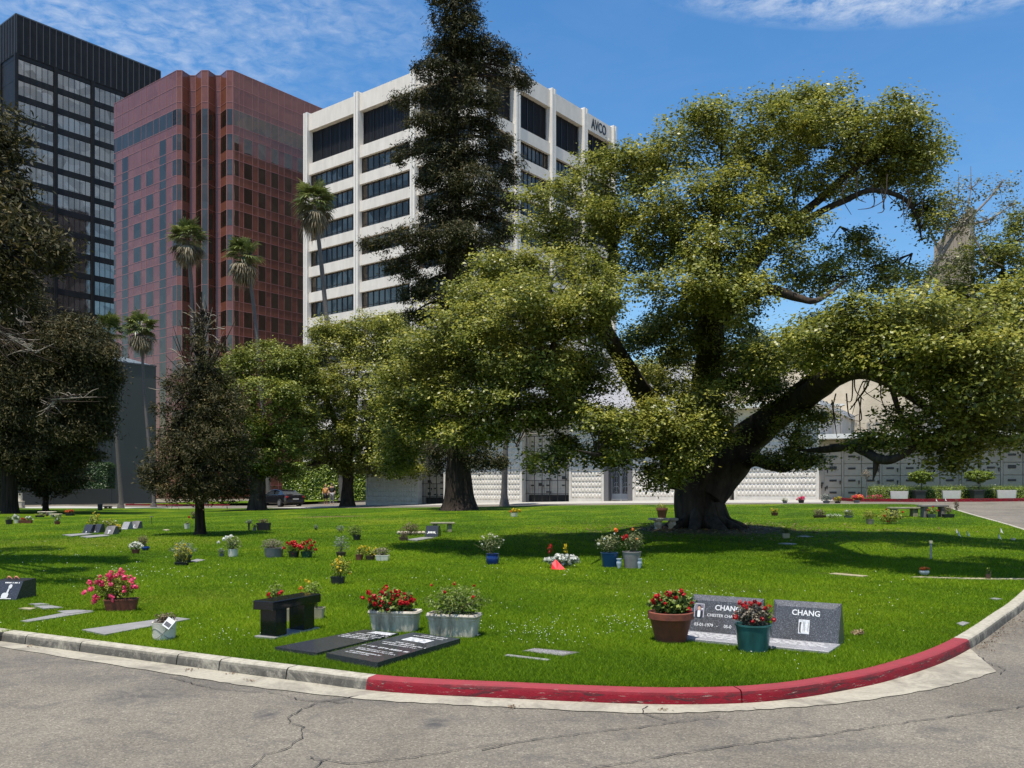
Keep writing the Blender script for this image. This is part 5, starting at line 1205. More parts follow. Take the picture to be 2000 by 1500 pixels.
def pot(parent, kind, w_, h, m, rz=0):
    q = MB(); a = w_ / 2; M = Matrix.Rotation(rz, 4, 'Z'); d = a
    if kind == 'terra': pr = [(a * .66, 0), (a * .9, h * .76), (a * .91, h * .77), (a, h * .78), (a, h * .985), (a * .98, h), (a * .88, h), (a * .86, h * .9)]; P = [(r, r, z, 2) for r, z in pr]
    elif kind == 'taper': P = [(a * .78, a * .78, 0, 2), (a * .97, a * .97, h * .93, 2), (a, a, h * .94, 2), (a, a, h, 2), (a * .9, a * .9, h, 2), (a * .88, a * .88, h * .88, 2)]
    elif kind == 'cyl': P = [(a * .86, a * .86, 0, 2), (a * .93, a * .93, h * .3, 2), (a * .97, a * .97, h * .9, 2), (a, a, h, 2), (a * .9, a * .9, h, 2), (a * .88, a * .88, h * .88, 2)]
    elif kind == 'round': P = [(a * .75, a * .75, 0, 2), (a * .96, a * .96, h * .25, 2), (a * .98, a * .98, h * .7, 2), (a * .86, a * .86, h * .86, 2), (a, a, h * .95, 2), (a, a, h, 2), (a * .84, a * .84, h, 2), (a * .8, a * .8, h * .88, 2)]
    elif kind == 'square': P = [(a * .74, a * .74, 0, 9), (a * .98, a * .98, h * .95, 9), (a, a, h * .96, 9), (a, a, h, 9), (a * .88, a * .88, h, 9), (a * .86, a * .86, h * .9, 9)]
    elif kind == 'trough':
        d = a * .46; P = [(a * .86, d * .82, 0, 9), (a * .92, d * .9, h * .7, 9), (a * .95, d * .95, h * .74, 9), (a * .95, d * .95, h * .80, 9), (a * .99, d, h * .83, 8), (a * 1.02, d * 1.05, h * .91, 8), (a * .99, d, h, 8), (a * .9, d * .84, h, 8), (a * .88, d * .8, h * .88, 8)]
    elif kind == 'box': d = a * .55; P = [(a * .86, d * .8, 0, 12), (a * .98, d * .98, h * .9, 12), (a, d, h * .9, 12), (a, d, h, 12), (a * .9, d * .85, h, 12), (a * .88, d * .8, h * .9, 12)]
    elif kind == 'bowl': P = [(a * .5, a * .5, 0, 2), (a * .9, a * .9, h * .35, 2), (a, a, h * .65, 2), (a * .86, a * .86, h, 2), (a * .76, a * .76, h, 2), (a * .74, a * .74, h * .9, 2)]
    elif kind == 'urn': P = [(a * .6, a * .6, 0, 2), (a * .55, a * .55, h * .08, 2), (a * .95, a * .95, h * .45, 2), (a * .95, a * .95, h * .62, 2), (a * .7, a * .7, h * .84, 2), (a * .72, a * .72, h * .9, 2), (a * 1.0, a * 1.0, h * .93, 2), (a * 1.0, a * 1.0, h, 2), (a * .6, a * .6, h, 2)]
    q.supr(P, 28, (0, 0), M); q.build('pot', m, parent, 35)
    if kind != 'urn':
        s = MB(); rx, ry, z, p = P[-1]; s.supr([(rx, ry, z - .012, p), (rx, ry, z + .004, p)], 20, (0, 0), M); s.build('soil', M_SOIL, parent)
def bush(parent, c, rx, ry, rz, m, seed, n=None, L=.035, W=.02, hollow=.35, name='foliage', stems=8, stem_z=None, spiky=False):
    rng = np.random.default_rng(seed); n = n or int(rx * rz * 9000) + 120
    n = min(n, 5000)
    d = rng.normal(size=(n, 3)); d /= np.linalg.norm(d, axis=1, keepdims=True); r = rng.uniform(hollow, 1.05, n) ** .6
    r = r * (1 + .18 * np.sin(d[:, 0] * 7 + seed) * np.cos(d[:, 2] * 6 + seed * 2))
    C = np.array(c) + d * r[:, None] * np.array([rx, ry, rz])
    Nn = d * .4 + np.array([0, -.15, .6]) + rng.normal(size=(n, 3)) * .55
    kw = {}
    if spiky: kw['droop'] = d + np.array([0, 0, .6]) + rng.normal(size=(n, 3)) * .25
    s = .45 + rng.normal(size=n) * .22 + .12 * d[:, 2]
    link(name, leaf_mesh(name, C, Nn, L * rng.uniform(.6, 1.2, n), W * rng.uniform(.7, 1.2, n), s, rng, **kw), m, parent)
    if stems:
        T = MB(); rg = random.Random(seed); z0 = stem_z if stem_z is not None else c[2] - rz
        for _ in range(stems):
            e = Vector(c) + Vector((rg.gauss(0, .45) * rx, rg.gauss(0, .45) * ry, rg.uniform(-.2, .8) * rz)); b = Vector((c[0] * .4 + rg.gauss(0, rx * .15), rg.gauss(0, ry * .15), z0))
            T.tube([b, b.lerp(e, .5) + Vector((rg.gauss(0, .01), 0, 0)), e], [.0045, .0035, .002], 4, False)
        T.build('stems', M_STEM, parent)
def blooms(parent, c, rx, ry, rz, m, heads, size, seed, petals=16, top=True, name='blossoms', pos=None):
    rng = np.random.default_rng(seed); Cs, Ns = [], []
    for k in range(heads):
        if pos: h = np.array(pos[k % len(pos)])
        else:
            d = rng.normal(size=3); d /= np.linalg.norm(d)
            if top: d[2] = abs(d[2]) * 1.0 if rng.random() < .75 else d[2]
            d[1] = -abs(d[1]) if rng.random() < .65 else d[1]
            h = np.array(c) + d * np.array([rx, ry, rz]) * rng.uniform(.85, 1.12)
        o = rng.normal(size=(petals, 3)); o /= np.linalg.norm(o, axis=1, keepdims=True)
        Cs.append(h + o * (size * rng.uniform(.25, .6, (petals, 1))) * rng.uniform(.7, 1.15)); Ns.append(o)
    C = np.concatenate(Cs); Nn = np.concatenate(Ns) + rng.normal(size=C.shape) * .25
    link(name, leaf_mesh(name, C, Nn, size * .62, size * .5, rng.uniform(.1, .9, len(C)), rng), m, parent)
def planted(px, py, label, kind, wp, hp_, pm, fol=None, fl=None, rz=0, fm=None, L=.035, W=.02, seed=None, name='potted_plant', cat='potted plant', n=None, group=None, hollow=.35, spiky=False, extra=None, stems=8, ydepth=None):
    """wp, hp_: pot size in photo px; fol: (x0, x1, y0, y1) extent of the leaves in photo px; fl: list of (material, heads, px size)"""
    b = at(px, py); Y = b.y; k = Y / F; seed = seed or int(px * 7 + py)
    o = thing(name, label, cat, tuple(b), 0, group)
    if kind: pot(o, kind, wp * k, hp_ * k, pm, rz)
    if fol:
        x0, x1, y0, y1 = fol; c = (((x0 + x1) / 2 - px) * k, 0, (py - (y0 + y1) / 2) * k); rx = (x1 - x0) / 2 * k; r3 = (y1 - y0) / 2 * k
        ry = ydepth or min(rx, max(r3, .08)) * .85
        bush(o, c, rx, ry, r3, fm or M_LV, seed, n, L, W, hollow, 'foliage', stems, (hp_ or 0) * k * .9, spiky)
        for i, f in enumerate(fl or []):
            fm_, heads, sz = f[:3]; pos = None
            if len(f) > 3: pos = [((x - px) * k, -ry * .7, (py - y) * k) for x, y in f[3]]; heads = len(pos)
            blooms(o, c, rx * .95, ry * .95, r3 * .95, fm_, heads, sz * k, seed + i, 20, pos=pos)
    a = (wp or 10) * k * .5
    FOOT.append(('c', b.x, b.y, a * .75 * (1.0 if kind != 'trough' else .8)))
    return o
def prism(pts, z0, z1, M=None):
    q = MB(); n = len(pts); V = [Vector((p[0], p[1], z0)) for p in pts] + [Vector((p[0], p[1], z1)) for p in pts]
    if M is not None: V = [M @ v for v in V]
    return q.add(V, [tuple(range(n - 1, -1, -1)), tuple(range(n, 2 * n))] + [(i, (i + 1) % n, (i + 1) % n + n, i + n) for i in range(n)])
def granite(name, base, fleck, scale=170, amt=.5, rough=.3, dark=None):
    m = bpy.data.materials.new(name); m.use_nodes = True; nt = m.node_tree; b = bsdf(m); t = N(nt, 'ShaderNodeTexCoord')
    v = N(nt, 'ShaderNodeTexVoronoi'); v.inputs['Scale'].default_value = scale; nt.links.new(t.outputs['Object'], v.inputs['Vector'])
    sc = N(nt, 'ShaderNodeSeparateColor'); nt.links.new(v.outputs['Color'], sc.inputs[0])
    dk = dark or tuple(q * .5 for q in base)
    c = ramp_n(nt, sc.outputs[0], [(0, dk), (.35, base), (1 - amt * .3, tuple(q * 1.25 for q in base)), (1, fleck)])
    nt.links.new(c, b.inputs['Base Color']); b.inputs['Roughness'].default_value = rough
    MATS[name] = m; return m
M_GRAN = granite('speckled_grey_granite', (.062, .062, .066), (.32, .33, .36), 300, .6, .28); M_GRANL = granite('honed_grey_granite', (.25, .25, .265), (.5, .5, .52), 200, .5, .35, (.15, .15, .16))
M_BLACKG = granite('polished_black_granite', (.010, .011, .013), (.035, .036, .04), 300, .3, .12); M_DARKG = granite('dark_blue_granite', (.035, .038, .046), (.10, .10, .12), 250, .4, .16)
M_PALEST = mat('pale_flat_stone', (.24, .235, .23), .5, .15, 4, .1); M_BUFF = mat('buff_flat_stone', (.30, .26, .17), .85, .25, 5); M_ETCH = mat('white_engraving', (.72, .72, .72), .6); M_MIDST = mat('grey_brown_granite', (.13, .12, .118), .5, .2, 12)
def slab(name, label, pxs, thick, m, cat, sink=.02, dashes=None, group=None, grow=0):
    P = [at(x, y, LAWN + thick) for x, y in pxs]; c = sum(P, Vector()) / len(P); z = c.z
    o = thing(name, label, cat, (c.x, c.y, z - thick), 0, group)
    pts = [(p.x - c.x, p.y - c.y) for p in P]
    if sum(pts[i][0] * pts[(i + 1) % len(pts)][1] - pts[(i + 1) % len(pts)][0] * pts[i][1] for i in range(len(pts))) < 0: pts = pts[::-1]
    prism(pts, -.05, thick).build('stone', m, o)
    FOOT.append(('p', [(p.x, p.y) for p in P]))
    return o, P, c
def etch_lines(o, c, P0, U, V, lines, thick, m=M_ETCH, name='inscription', seed=1):
    "rows of small engraved strokes; U along the text, V up the stone (metres)"
    rg = random.Random(seed); q = MB()
    for v, u0, u1, h in lines:
        u = u0
        while u < u1:
            wd = h * rg.uniform(.45, .8)
            if rg.random() < .16: u += wd * .8; continue
            for kk in range(rg.choice((1, 2, 2))):
                a = u + kk * wd * .55; x = P0 + U * a + V * v; s = U * wd * .22; t = V * h; sl = U * rg.uniform(-.2, .2) * wd
                q.add([x - s * .5, x + s * .5, x + s * .5 + t + sl, x - s * .5 + t + sl], [(0, 1, 2, 3)])
            x = P0 + U * u + V * (v + h * rg.choice((.0, .45, .85))); q.add([x, x + U * wd * .7, x + U * wd * .7 + V * h * .16, x + V * h * .16], [(0, 1, 2, 3)])
            u += wd
    q.v = [tuple(Vector(p) - c + Vector((0, 0, thick + .0015))) for p in q.v]
    q.build(name, m, o)

# --- two black ledger stones
def ledger(label, pxs, thick, m, rows, pic=None, seed=1):
    o, P, c = slab('ledger_stone', label, pxs, thick, m, 'gravestone', group=None)
    # pxs order: near left, near right, far right, far left
    U = (P[1] - P[0]); V = (P[3] - P[0]); wU, lV = U.length, V.length; U, V = U.normalized(), V.normalized(); base = P[0].copy()
    etch_lines(o, Vector((c.x, c.y, c.z)), base, U, V, [(v * lV, a * wU, b_ * wU, h * lV) for v, a, b_, h in rows], thick, seed=seed)
    if pic:
        v0, v1, a, b_ = pic; q = MB(); pts = [base + U * wU * x + V * lV * y - c + Vector((0, 0, thick + .001)) for x, y in ((a, v0), (b_, v0), (b_, v1), (a, v1))]; q.add(pts, [(0, 1, 2, 3)])
        q.build('etched_picture', mat('etched_picture_grey', (.42, .43, .44), .6, .7, 30), o)
    return o
ledger('black granite ledger stone set flat beside the black bench, engraved near its far end', [(537, 1264), (619, 1275.5), (779, 1236), (712, 1229)], .03, M_DARKG,
       [(.62, .12, .8, .022), (.67, .1, .9, .028), (.73, .05, .9, .022), (.79, .2, .95, .028), (.86, .3, .9, .03)], (.88, .97, .35, .85), 3)
ledger('thick black granite ledger stone with engraved text and picture, before the grey planter', [(637, 1275.5), (737, 1294), (899, 1247), (806, 1234.5)], .055, M_DARKG,
       [(.12, .15, .6, .018), (.16, .15, .75, .02), (.24, .1, .9, .018), (.28, .1, .8, .016), (.36, .04, .95, .034), (.50, .2, .85, .02), (.55, .1, .95, .024), (.60, .3, .7, .02), (.88, .2, .8, .02), (.93, .3, .8, .026)], (.70, .83, .25, .72), 5)
# --- black bench
def black_bench():
    A = Vector((-2.59, 8.84)); B = Vector((-2.36, 8.70)); Dv = Vector((.43, .90)).normalized(); c = (A + B) / 2 + Dv * .37
    z = g(c.x, c.y) + LAWN; o = thing('stone_bench', 'polished black granite bench on two thick legs beside the flat ledger stone', 'bench', (c.x, c.y, z), math.atan2(Dv.y, Dv.x))
    q = MB(); q.bevbox(-.38, .38, -.128, .128, .285, .375, .006); q.build('seat', M_BLACKG, o)
    for x in (-.22, .22): q = MB(); q.bevbox(x - .085, x + .085, -.10, .10, .02, .283, .004); q.build('leg', M_BLACKG, o)
    q = MB(); q.bevbox(-.36, .36, -.13, .13, -.05, .018, .004); q.build('base_slab', M_PALEST, o)
    M = wm(o); FOOT.append(('p', [tuple((M @ Vector((x, y, 0)))[:2]) for x, y in ((-.36, -.13), (.36, -.13), (.36, .13), (-.36, .13))]))
black_bench()
# --- CHANG headstones
def chang(ox, oy, label, L, texts, pic):
    d = Vector((.84, -.54, 0)).normalized(); M = face_matrix(ox, oy, d, g(ox, oy) + LAWN + .02)
    o = thing('headstone', label, 'headstone', tuple(M.to_translation()), M.to_euler().z); H, D0 = .365, .27
    # slanted front, top ridge at the back, chamfered top edge
    fx = .03; ridge = .135; q = MB()
    y1 = ridge - .035; zt = H; zb = H - .048
    V = [(0, 0, 0), (L, 0, 0), (L, D0, 0), (0, D0, 0), (.0 + .0, y1 - .02, zb), (L, y1 - .02, zb), (L, ridge, zt), (0, ridge, zt), (0, ridge + .02, zt), (L, ridge + .02, zt), (.05, y1 - .025, zb), (L - .05, y1 - .025, zb)]
    q.add(V, [(0, 3, 2, 1), (0, 1, 11, 10), (0, 10, 7), (1, 6, 11), (1, 2, 9, 6), (0, 7, 8, 3), (10, 11, 6, 7), (7, 6, 9, 8), (8, 9, 2, 3)])
    q.build('stone', M_GRAN, o)
    ang = math.atan2(zb, y1 - .025); FM = Matrix.Rotation(ang, 4, 'X')      # front plane
    T = lambda u, v, h=.0025: Matrix.Translation((0, 0, 0)) @ FM @ Matrix.Translation((u, v, h))
    for s, size, u, v, al, xs in texts: text_part(s, size, T(u, v), M_ETCH, o, 'inscription', size * .018 if size > .06 else size * .004, al, .001, xs)
    u, v, w_, h, kind = pic
    q = MB(); q.box(u - .004, u + w_ + .004, v - .004, v + h + .004, .0005, .002, FM); f = q.build('portrait_frame', mat('portrait_frame_white', (.72, .72, .72), .5), o)
    q = MB(); q.box(u, u + w_, v, v + h, .0025, .004, FM); pc = q.build('portrait', mat('portrait_ground_' + kind, (.18, .16, .2) if kind == 'colour' else (.62, .63, .64), .5, .3 if kind != 'colour' else .5, 40), o)
    def patch(nm, m, x0, y0, rx, ry, hh, p=2):
        q = MB(); q.supr([(rx, ry, hh, p), (rx, ry, hh + .0006, p)], 18, (u + x0 * w_, v + y0 * h), FM); q.build(nm, m, pc)
    if kind == 'colour':
        bl = mat('portrait_dark', (.02, .022, .03), .6); sk = mat('portrait_skin', (.55, .32, .22), .6); wh = mat('portrait_white', (.72, .72, .74), .6)
        patch('jacket', bl, .5, .22, w_ * .42, h * .26, .0043, 6); patch('shirt', wh, .5, .23, w_ * .16, h * .27, .0052, 6); patch('hair', bl, .52, .76, w_ * .22, h * .17, .0050); patch('face', sk, .5, .66, w_ * .17, h * .16, .0060)
        patch('sleeve', wh, .85, .62, w_ * .11, h * .05, .0052, 5)
    else:
        dk = mat('etched_dark', (.06, .06, .065), .6); lt = mat('etched_light', (.66, .67, .68), .6)
        patch('etched_shadow', dk, .2, .45, w_ * .16, h * .4, .0043, 6); patch('etched_figure', lt, .3, .4, w_ * .10, h * .36, .0050, 3); patch('etched_figure', lt, .3, .82, w_ * .055, h * .06, .0052)
        for x in (.45, .58, .93): patch('etched_shadow', dk, x, .5, w_ * .02, h * .36, .0046, 4)
    b = MB(); b.bevbox(-.02, L + .02, -.46, -.003, -.07, .003, .004); b.build('base_slab', M_GRANL, o)
    b = MB(); b.box(.01, L - .01, -.002, D0 - .01, -.08, -.001); b.build('footing', M_GRANL, o)
    rg = random.Random(int(ox * 100)); q = MB()
    for r in range(5 if kind == 'colour' else 4):
        y = -.10 - r * .055; x = .05 + rg.random() * .05
        while x < L - .1:
            ww = rg.uniform(.02, .07); q.add([(x, y, .0045), (x + ww, y, .0045), (x + ww, y + .018, .0045), (x, y + .018, .0045)], [(0, 1, 2, 3)]); x += ww + rg.uniform(.008, .05)
    q.build('inscription', M_ETCH, o)
    W_ = wm(o); FOOT.append(('p', [tuple((W_ @ Vector((x, y, 0)))[:2]) for x, y in ((-.02, -.47), (L + .02, -.47), (L + .02, D0 + .01), (-.02, D0 + .01))]))
chang(1.83, 9.13, 'speckled grey slanted headstone reading CHANG with a colour portrait, left of the teal pot', .745,
      [('CHANG', .075, .40, .235, 'CENTER', 1.0), ('CHESTER CHANG', .042, .185, .165, 'LEFT', 1.0), ('03-01-1979', .046, .055, .06, 'LEFT', .95), ('-', .046, .30, .06, 'CENTER', 1), ('05-0', .046, .37, .06, 'LEFT', .95)], (.05, .155, .095, .13, 'colour'))
chang(2.555, 8.71, 'speckled grey slanted headstone reading CHANG with an etched picture, right of the teal pot', .645,
      [('CHANG', .075, .33, .245, 'CENTER', 1.0)], (.27, .07, .095, .13, 'etched'))
# --- dark headstone cut by the left edge
def left_stone():
    b = at(30, 1172); Y = b.y; k = Y / F; o = thing('headstone', 'black wedge headstone with an etched figure, cut off by the left edge', 'headstone', (b.x, Y, b.z), math.radians(-9)); m = M_DARKG
    w_, H, dd = 66 * k, 37 * k, .40; x0 = -w_ * .95
    q = MB(); V = [(x0, 0, -.02), (.0, 0, -.02), (.0, dd, -.02), (x0, dd, -.02), (x0 + .0, .15, H * .94), (.0, .15, H * .94), (.0, dd, H), (x0, dd, H)]
    q.add(V, [(0, 3, 2, 1), (0, 1, 5, 4), (1, 2, 6, 5), (2, 3, 7, 6), (3, 0, 4, 7), (4, 5, 6, 7)]); q.build('stone', m, o)
    ang = math.atan2(H * .94, .15); FM = Matrix.Rotation(ang, 4, 'X'); pg = mat('etched_portrait_grey', (.45, .46, .47), .6)
    h = math.hypot(H * .94, .15)
    q = MB(); q.supr([(.026, .034, .001, 2), (.026, .034, .0016, 2)], 16, (-.155, h * .70), FM); q.supr([(.014, .05, .001, 2), (.014, .05, .0016, 2)], 12, (-.165, h * .45), FM); q.supr([(.05, .042, .0017, 3), (.05, .042, .0022, 3)], 16, (-.185, h * .22), FM); q.build('etched_figure', pg, o)
    c = Vector((0, 0, 0)); rg = random.Random(2); q = MB(); x = -.25
    while x < -.04:
        q.supr([(.006, .011, .001, 2), (.006, .011, .0014, 2)], 6, (x, h * .9), FM); x += rg.choice((.016, .016, .03))
    x = -.27
    while x < -.09: q.box(x, x + .012, .012, .024, .001, .0014, FM); x += .018
    q.build('inscription', M_ETCH, o)
    for px, nm in ((19, 'left'), (33, 'right')):
        f = thing('shell_ornament', 'small pinkish curled ornament on the black wedge headstone, the %s one of two' % nm, 'ornament', ((px - 1000) / F * (Y + .25), Y + .25, b.z + H * .985), 0, 'ornaments on the black headstone')
        q = MB(); P, R = smooth_path([(Vector((-.028, 0, .012)), .012), (Vector((-.015, 0, .035)), .014), (Vector((.012, 0, .026)), .010), (Vector((.034, 0, .005)), .004)], 4); q.tube(P, R, 8); q.build('shell', mat('pink_clay', (.45, .17, .10), .6), f, 60)
    M = wm(o); FOOT.append(('p', [tuple((M @ Vector(p))[:2]) for p in ((x0, 0, 0), (0, 0, 0), (0, dd, 0), (x0, dd, 0))]))
left_stone()
# --- flat markers
for lab, pxs, th, m, cat in (
    ('long pale grey flat marker behind the white swan pot', [(160, 1230), (205, 1240), (372, 1208), (340, 1204)], .012, M_PALEST, 'flat marker'),
    ('narrow grey flat marker strip nearest the kerb at the left', [(40, 1213), (55, 1215), (185, 1194), (150, 1191)], .010, M_PALEST, 'flat marker'),
    ('bright small flat marker between the wedge headstone and the pink roses', [(112, 1193), (130, 1199), (184, 1192), (150, 1190.5)], .012, M_PALEST, 'flat marker'),
    ('pale small flat marker in front of the black wedge headstone', [(36, 1188), (60, 1190), (72, 1187), (50, 1186)], .012, M_BUFF, 'flat marker'),
    ('wide white flat marker just right of the black wedge headstone', [(66, 1183), (85, 1188.5), (124, 1186), (100, 1182)], .012, M_PALEST, 'flat marker'),
    ('thin grey flat marker close behind the wide white one', [(56, 1179), (70, 1181), (98, 1180), (80, 1177.5)], .012, M_PALEST, 'flat marker'),
    ('sunken grey flat marker with engraved lines, mid lawn near the red kerb', [(1020, 1271), (1100, 1281), (1132, 1273.5), (1044, 1265.5)], .006, M_MIDST, 'flat marker'),
    ('thin sunken marker strip just before the engraved lawn marker', [(984, 1280), (1070, 1290), (1076, 1287.5), (992, 1277.5)], .006, M_PALEST, 'flat marker'),
    ('pale flat stone strip left of the white bowl on the right lawn', [(1618, 1120), (1685, 1126.5), (1697, 1124.5), (1632, 1118)], .008, M_BUFF, 'flat marker'),
    ('long pale flat stone strip under the white bowl', [(1776, 1127), (1900, 1131), (2010, 1132), (2010, 1129), (1880, 1128), (1790, 1125)], .008, M_BUFF, 'flat marker'),
    ('small white flat marker against the right hand kerb', [(1868, 1217), (1880, 1222), (1894, 1216), (1880, 1213)], .012, M_PALEST, 'flat marker'),
    ('small grey flat marker with a pale stone near the right edge', [(1932, 1168), (1946, 1171), (1958, 1169.5), (1944, 1167)], .012, M_PALEST, 'flat marker'),
    ('flat grey slab beside the yellow flowering succulent', [(370, 1096), (384, 1097.5), (401, 1093), (385, 1091)], .012, M_PALEST, 'flat marker'),
    ('dark flat slab in front of the two dark leaning headstones', [(122, 1044.5), (140, 1047), (182, 1042), (166, 1041)], .02, M_PALEST, 'flat marker'),
    ('pale flat slab in front of the light leaning headstone', [(156, 1047.5), (172, 1050), (215, 1045.5), (200, 1043.5)], .02, M_PALEST, 'flat marker'),
    ('tiny pale flat marker in the grass left of the small brown redwood', [(318, 1034.3), (325, 1036), (332, 1034.5), (325, 1033.4)], .02, M_BUFF, 'flat marker'),
    ('thin pale slab before the black headstone with white emblem', [(795, 1054), (815, 1056), (850, 1049), (826, 1048)], .02, M_PALEST, 'flat marker'),
    ('pale stone in the shade right of the camphor roots', [(1470, 1041), (1495, 1044), (1502, 1041), (1480, 1038.5)], .02, M_PALEST, 'flat marker'),
    ('round edged stone in the shade behind the shaded pot', [(1555, 1047), (1575, 1049), (1590, 1047.5), (1570, 1045.5)], .02, M_PALEST, 'flat marker'),
    ('flat stone in the shade in front of the shaded pot', [(1520, 1061), (1545, 1063), (1556, 1061.5), (1535, 1059.5)], .02, M_PALEST, 'flat marker')):
    o, P, c = slab('flat_marker', lab, pxs, th, m, cat, group='flat grave markers')
    if 'engraved' in lab and 'mid lawn' in lab:
        U = (P[1] - P[0]); wU = U.length; U.normalize(); V = (P[3] - P[0]); lV = V.length; V.normalize()
        etch_lines(o, c, P[0].copy(), U, V, [(lV * v, wU * .05, wU * .93, lV * .07) for v in (.1, .28, .46, .64, .8)], th, seed=8)
# --- leaning headstones on the left lawn
for x0, x1, yt, yb, m, lab, fig in ((164, 184, 1024.5, 1041, M_DARKG, 'left one of two dark blue leaning headstones on the left lawn', 1), (181.5, 201, 1024, 1040.5, M_DARKG, 'right one of two dark blue leaning headstones on the left lawn', 1),
        (206, 228, 1027, 1043.5, M_MIDST, 'light brownish leaning headstone before the yellow green bush', 2), (239.5, 256, 1019.5, 1033.5, M_GRANL, 'grey leaning headstone, left of the pair behind the bush', 3), (255.5, 275.5, 1017.5, 1032, M_MIDST, 'brown grey leaning headstone with arched top, right of the pair behind the bush', 4)):
    b = at((x0 + x1) / 2 - 1.5, yb); k = b.y / F; w_ = (x1 - x0) * k * .86; H = (yb - yt) * k; o = thing('headstone', lab, 'headstone', tuple(b), math.radians(-12), 'leaning headstones on the left lawn')
    q = MB(); ar = .02 if fig in (2, 4) else 0
    n = 7; top = [(-w_ / 2 + w_ * i / (n - 1), H - ar * (2 * i / (n - 1) - 1) ** 2 * 1.2) for i in range(n)]
    fr = [Vector((-w_ / 2, -.12, -.02)), Vector((w_ / 2, -.12, -.02))] + [Vector((x, .05, z)) for x, z in top[::-1]]; bk = [Vector((p.x, .22 if p.z < 0 else .16, p.z)) for p in fr]
    m0 = len(fr); q.add(fr + bk, [tuple(range(m0)), tuple(range(2 * m0 - 1, m0 - 1, -1))] + [(i, i + m0, (i + 1) % m0 + m0, (i + 1) % m0) for i in range(m0)]); q.build('stone', m, o)
    ang = math.atan2(H, .17); FM = Matrix.Translation((0, -.12, -.02)) @ Matrix.Rotation(ang, 4, 'X'); q = MB()
    q.supr([(.03, .035, .002, 2), (.03, .035, .003, 2)], 10, (0, H * .62), FM); q.supr([(.02, .08, .002, 2), (.02, .08, .003, 2)], 10, (-.01, H * .42), FM)
    if fig == 2: q.supr([(.05, .03, .0032, 2), (.05, .03, .0036, 2)], 10, (.0, H * .6), FM)
    if fig in (3, 4):
        for i in range(7): q.box(-w_ * .3 + i * w_ * .085, -w_ * .3 + i * w_ * .085 + w_ * .05, H * .14, H * .26, .002, .003, FM)
    q.build('etched_figure', mat('etched_portrait_grey', (.45, .46, .47), .6), o)
# --- black headstone with the white emblem
b = at(845, 1048); k = b.y / F; o = thing('headstone', 'black block headstone with a white lettered emblem, in front of the mossy bench', 'headstone', tuple(b), math.radians(-10)); w_, H = 25 * k, 21 * k
q = MB(); q.add([(-w_ / 2, -.16, -.02), (w_ / 2, -.16, -.02), (w_ / 2, .28, -.02), (-w_ / 2, .28, -.02), (-w_ / 2, -.04, H), (w_ / 2, -.04, H), (w_ / 2, .14, H), (-w_ / 2, .14, H)], [(0, 3, 2, 1), (0, 1, 5, 4), (1, 2, 6, 5), (2, 3, 7, 6), (3, 0, 4, 7), (4, 5, 6, 7)]); q.build('stone', M_DARKG, o)
FM = Matrix.Translation((0, -.16, -.02)) @ Matrix.Rotation(math.atan2(H, .12), 4, 'X')
q = MB(); 
for i, x in enumerate((-.085, -.045, -.005, .04, .082)): q.box(x - .014, x + .016, H * .42, H * .72, .002, .004, FM)
for s in (-1, 1):
    for a in (-1, 1): q.add([FM @ Vector(p) for p in ((s * .10, H * .57 - a * .05, .003), (s * .17, H * .57 + a * .045, .003), (s * .175, H * .57 + a * .03, .003), (s * .11, H * .57 - a * .06, .003))], [(0, 1, 2, 3)])
q.build('emblem', M_ETCH, o)
# --- stone benches further off
def bench(px, py, label, x0, x1, ytop, legs, m, rz=0, curved=False, th=3.5, dep=.36, legw=8):
    b = at(px, py); k = b.y / F; o = thing('stone_bench', label, 'bench', tuple(b), rz); L = (x1 - x0) * k; cx = ((x0 + x1) / 2 - px) * k; H = (py - ytop) * k; t = th * k; q = MB()
    if curved:
        rings = []
        for i in range(13):
            a = (i / 12 - .5); x = cx + a * L; yb = -.22 * (1 - (2 * a) ** 2) + .1
            rings.append([Vector((x, yb - dep / 2, H - t)), Vector((x, yb + dep / 2, H - t)), Vector((x, yb + dep / 2 + .01, H)), Vector((x, yb - dep / 2 - .01, H))])
        q.loft(rings)
    else: q.bevbox(cx - L / 2, cx + L / 2, -dep / 2, dep / 2, H - t, H, .012)
    q.build('seat', m, o)
    for lx in legs:
        x = (lx - px) * k; a = legw * k / 2; q = MB()
        if curved: q.supr([(a * 1.2, .15, 0, 4), (a * 1.2, .15, .05, 4), (a * .75, .1, .10, 3), (a * 1.05, .14, H * .5, 3), (a * .8, .11, H * .75, 3), (a * 1.3, .16, H - t - .002, 4)], 16, (x, -.05))
        else: q.bevbox(x - a, x + a, -dep * .4, dep * .4, -.02, H - t - .002, .01)
        q.build('leg', m, o)
M_MOSSY = mat('mossy_stone', (.30, .28, .20), .9, .35, 6, .4, col2=(.13, .14, .08)); M_GST = mat('grey_bench_stone', (.16, .15, .14), .8, .25, 6)
bench(1296, 1037, 'curved white stone bench with moulded legs at the camphor roots', 1269, 1324, 1012, (1285, 1312), M_STONEP, 0, True, 4, .4, 16)
bench(866, 1039, 'mossy stone bench behind the black headstone with white emblem', 841, 888, 1020, (878, 850), M_MOSSY, math.radians(6), legw=9)
bench(1765, 1009, 'mossy topped stone bench left of the dark bench near the right road', 1736, 1796, 990.5, (1785, 1746), M_MOSSY, 0, legw=10)
bench(1818, 1010, 'dark stone bench right of the mossy one near the right road', 1795, 1848, 986, (1805, 1839), M_GST, 0, th=4, legw=8)
bench(214, 993.5, 'low black bench beside the litter bin at the far road', 203, 218, 988.3, (215, 207), M_BLACKG, 0, th=1.6, legw=4)
bench(94, 1006, 'pale low stone bench in shade by the slim dark tree', 76, 108, 999, (82, 100), M_STONEP, 0, th=1.6, legw=6)
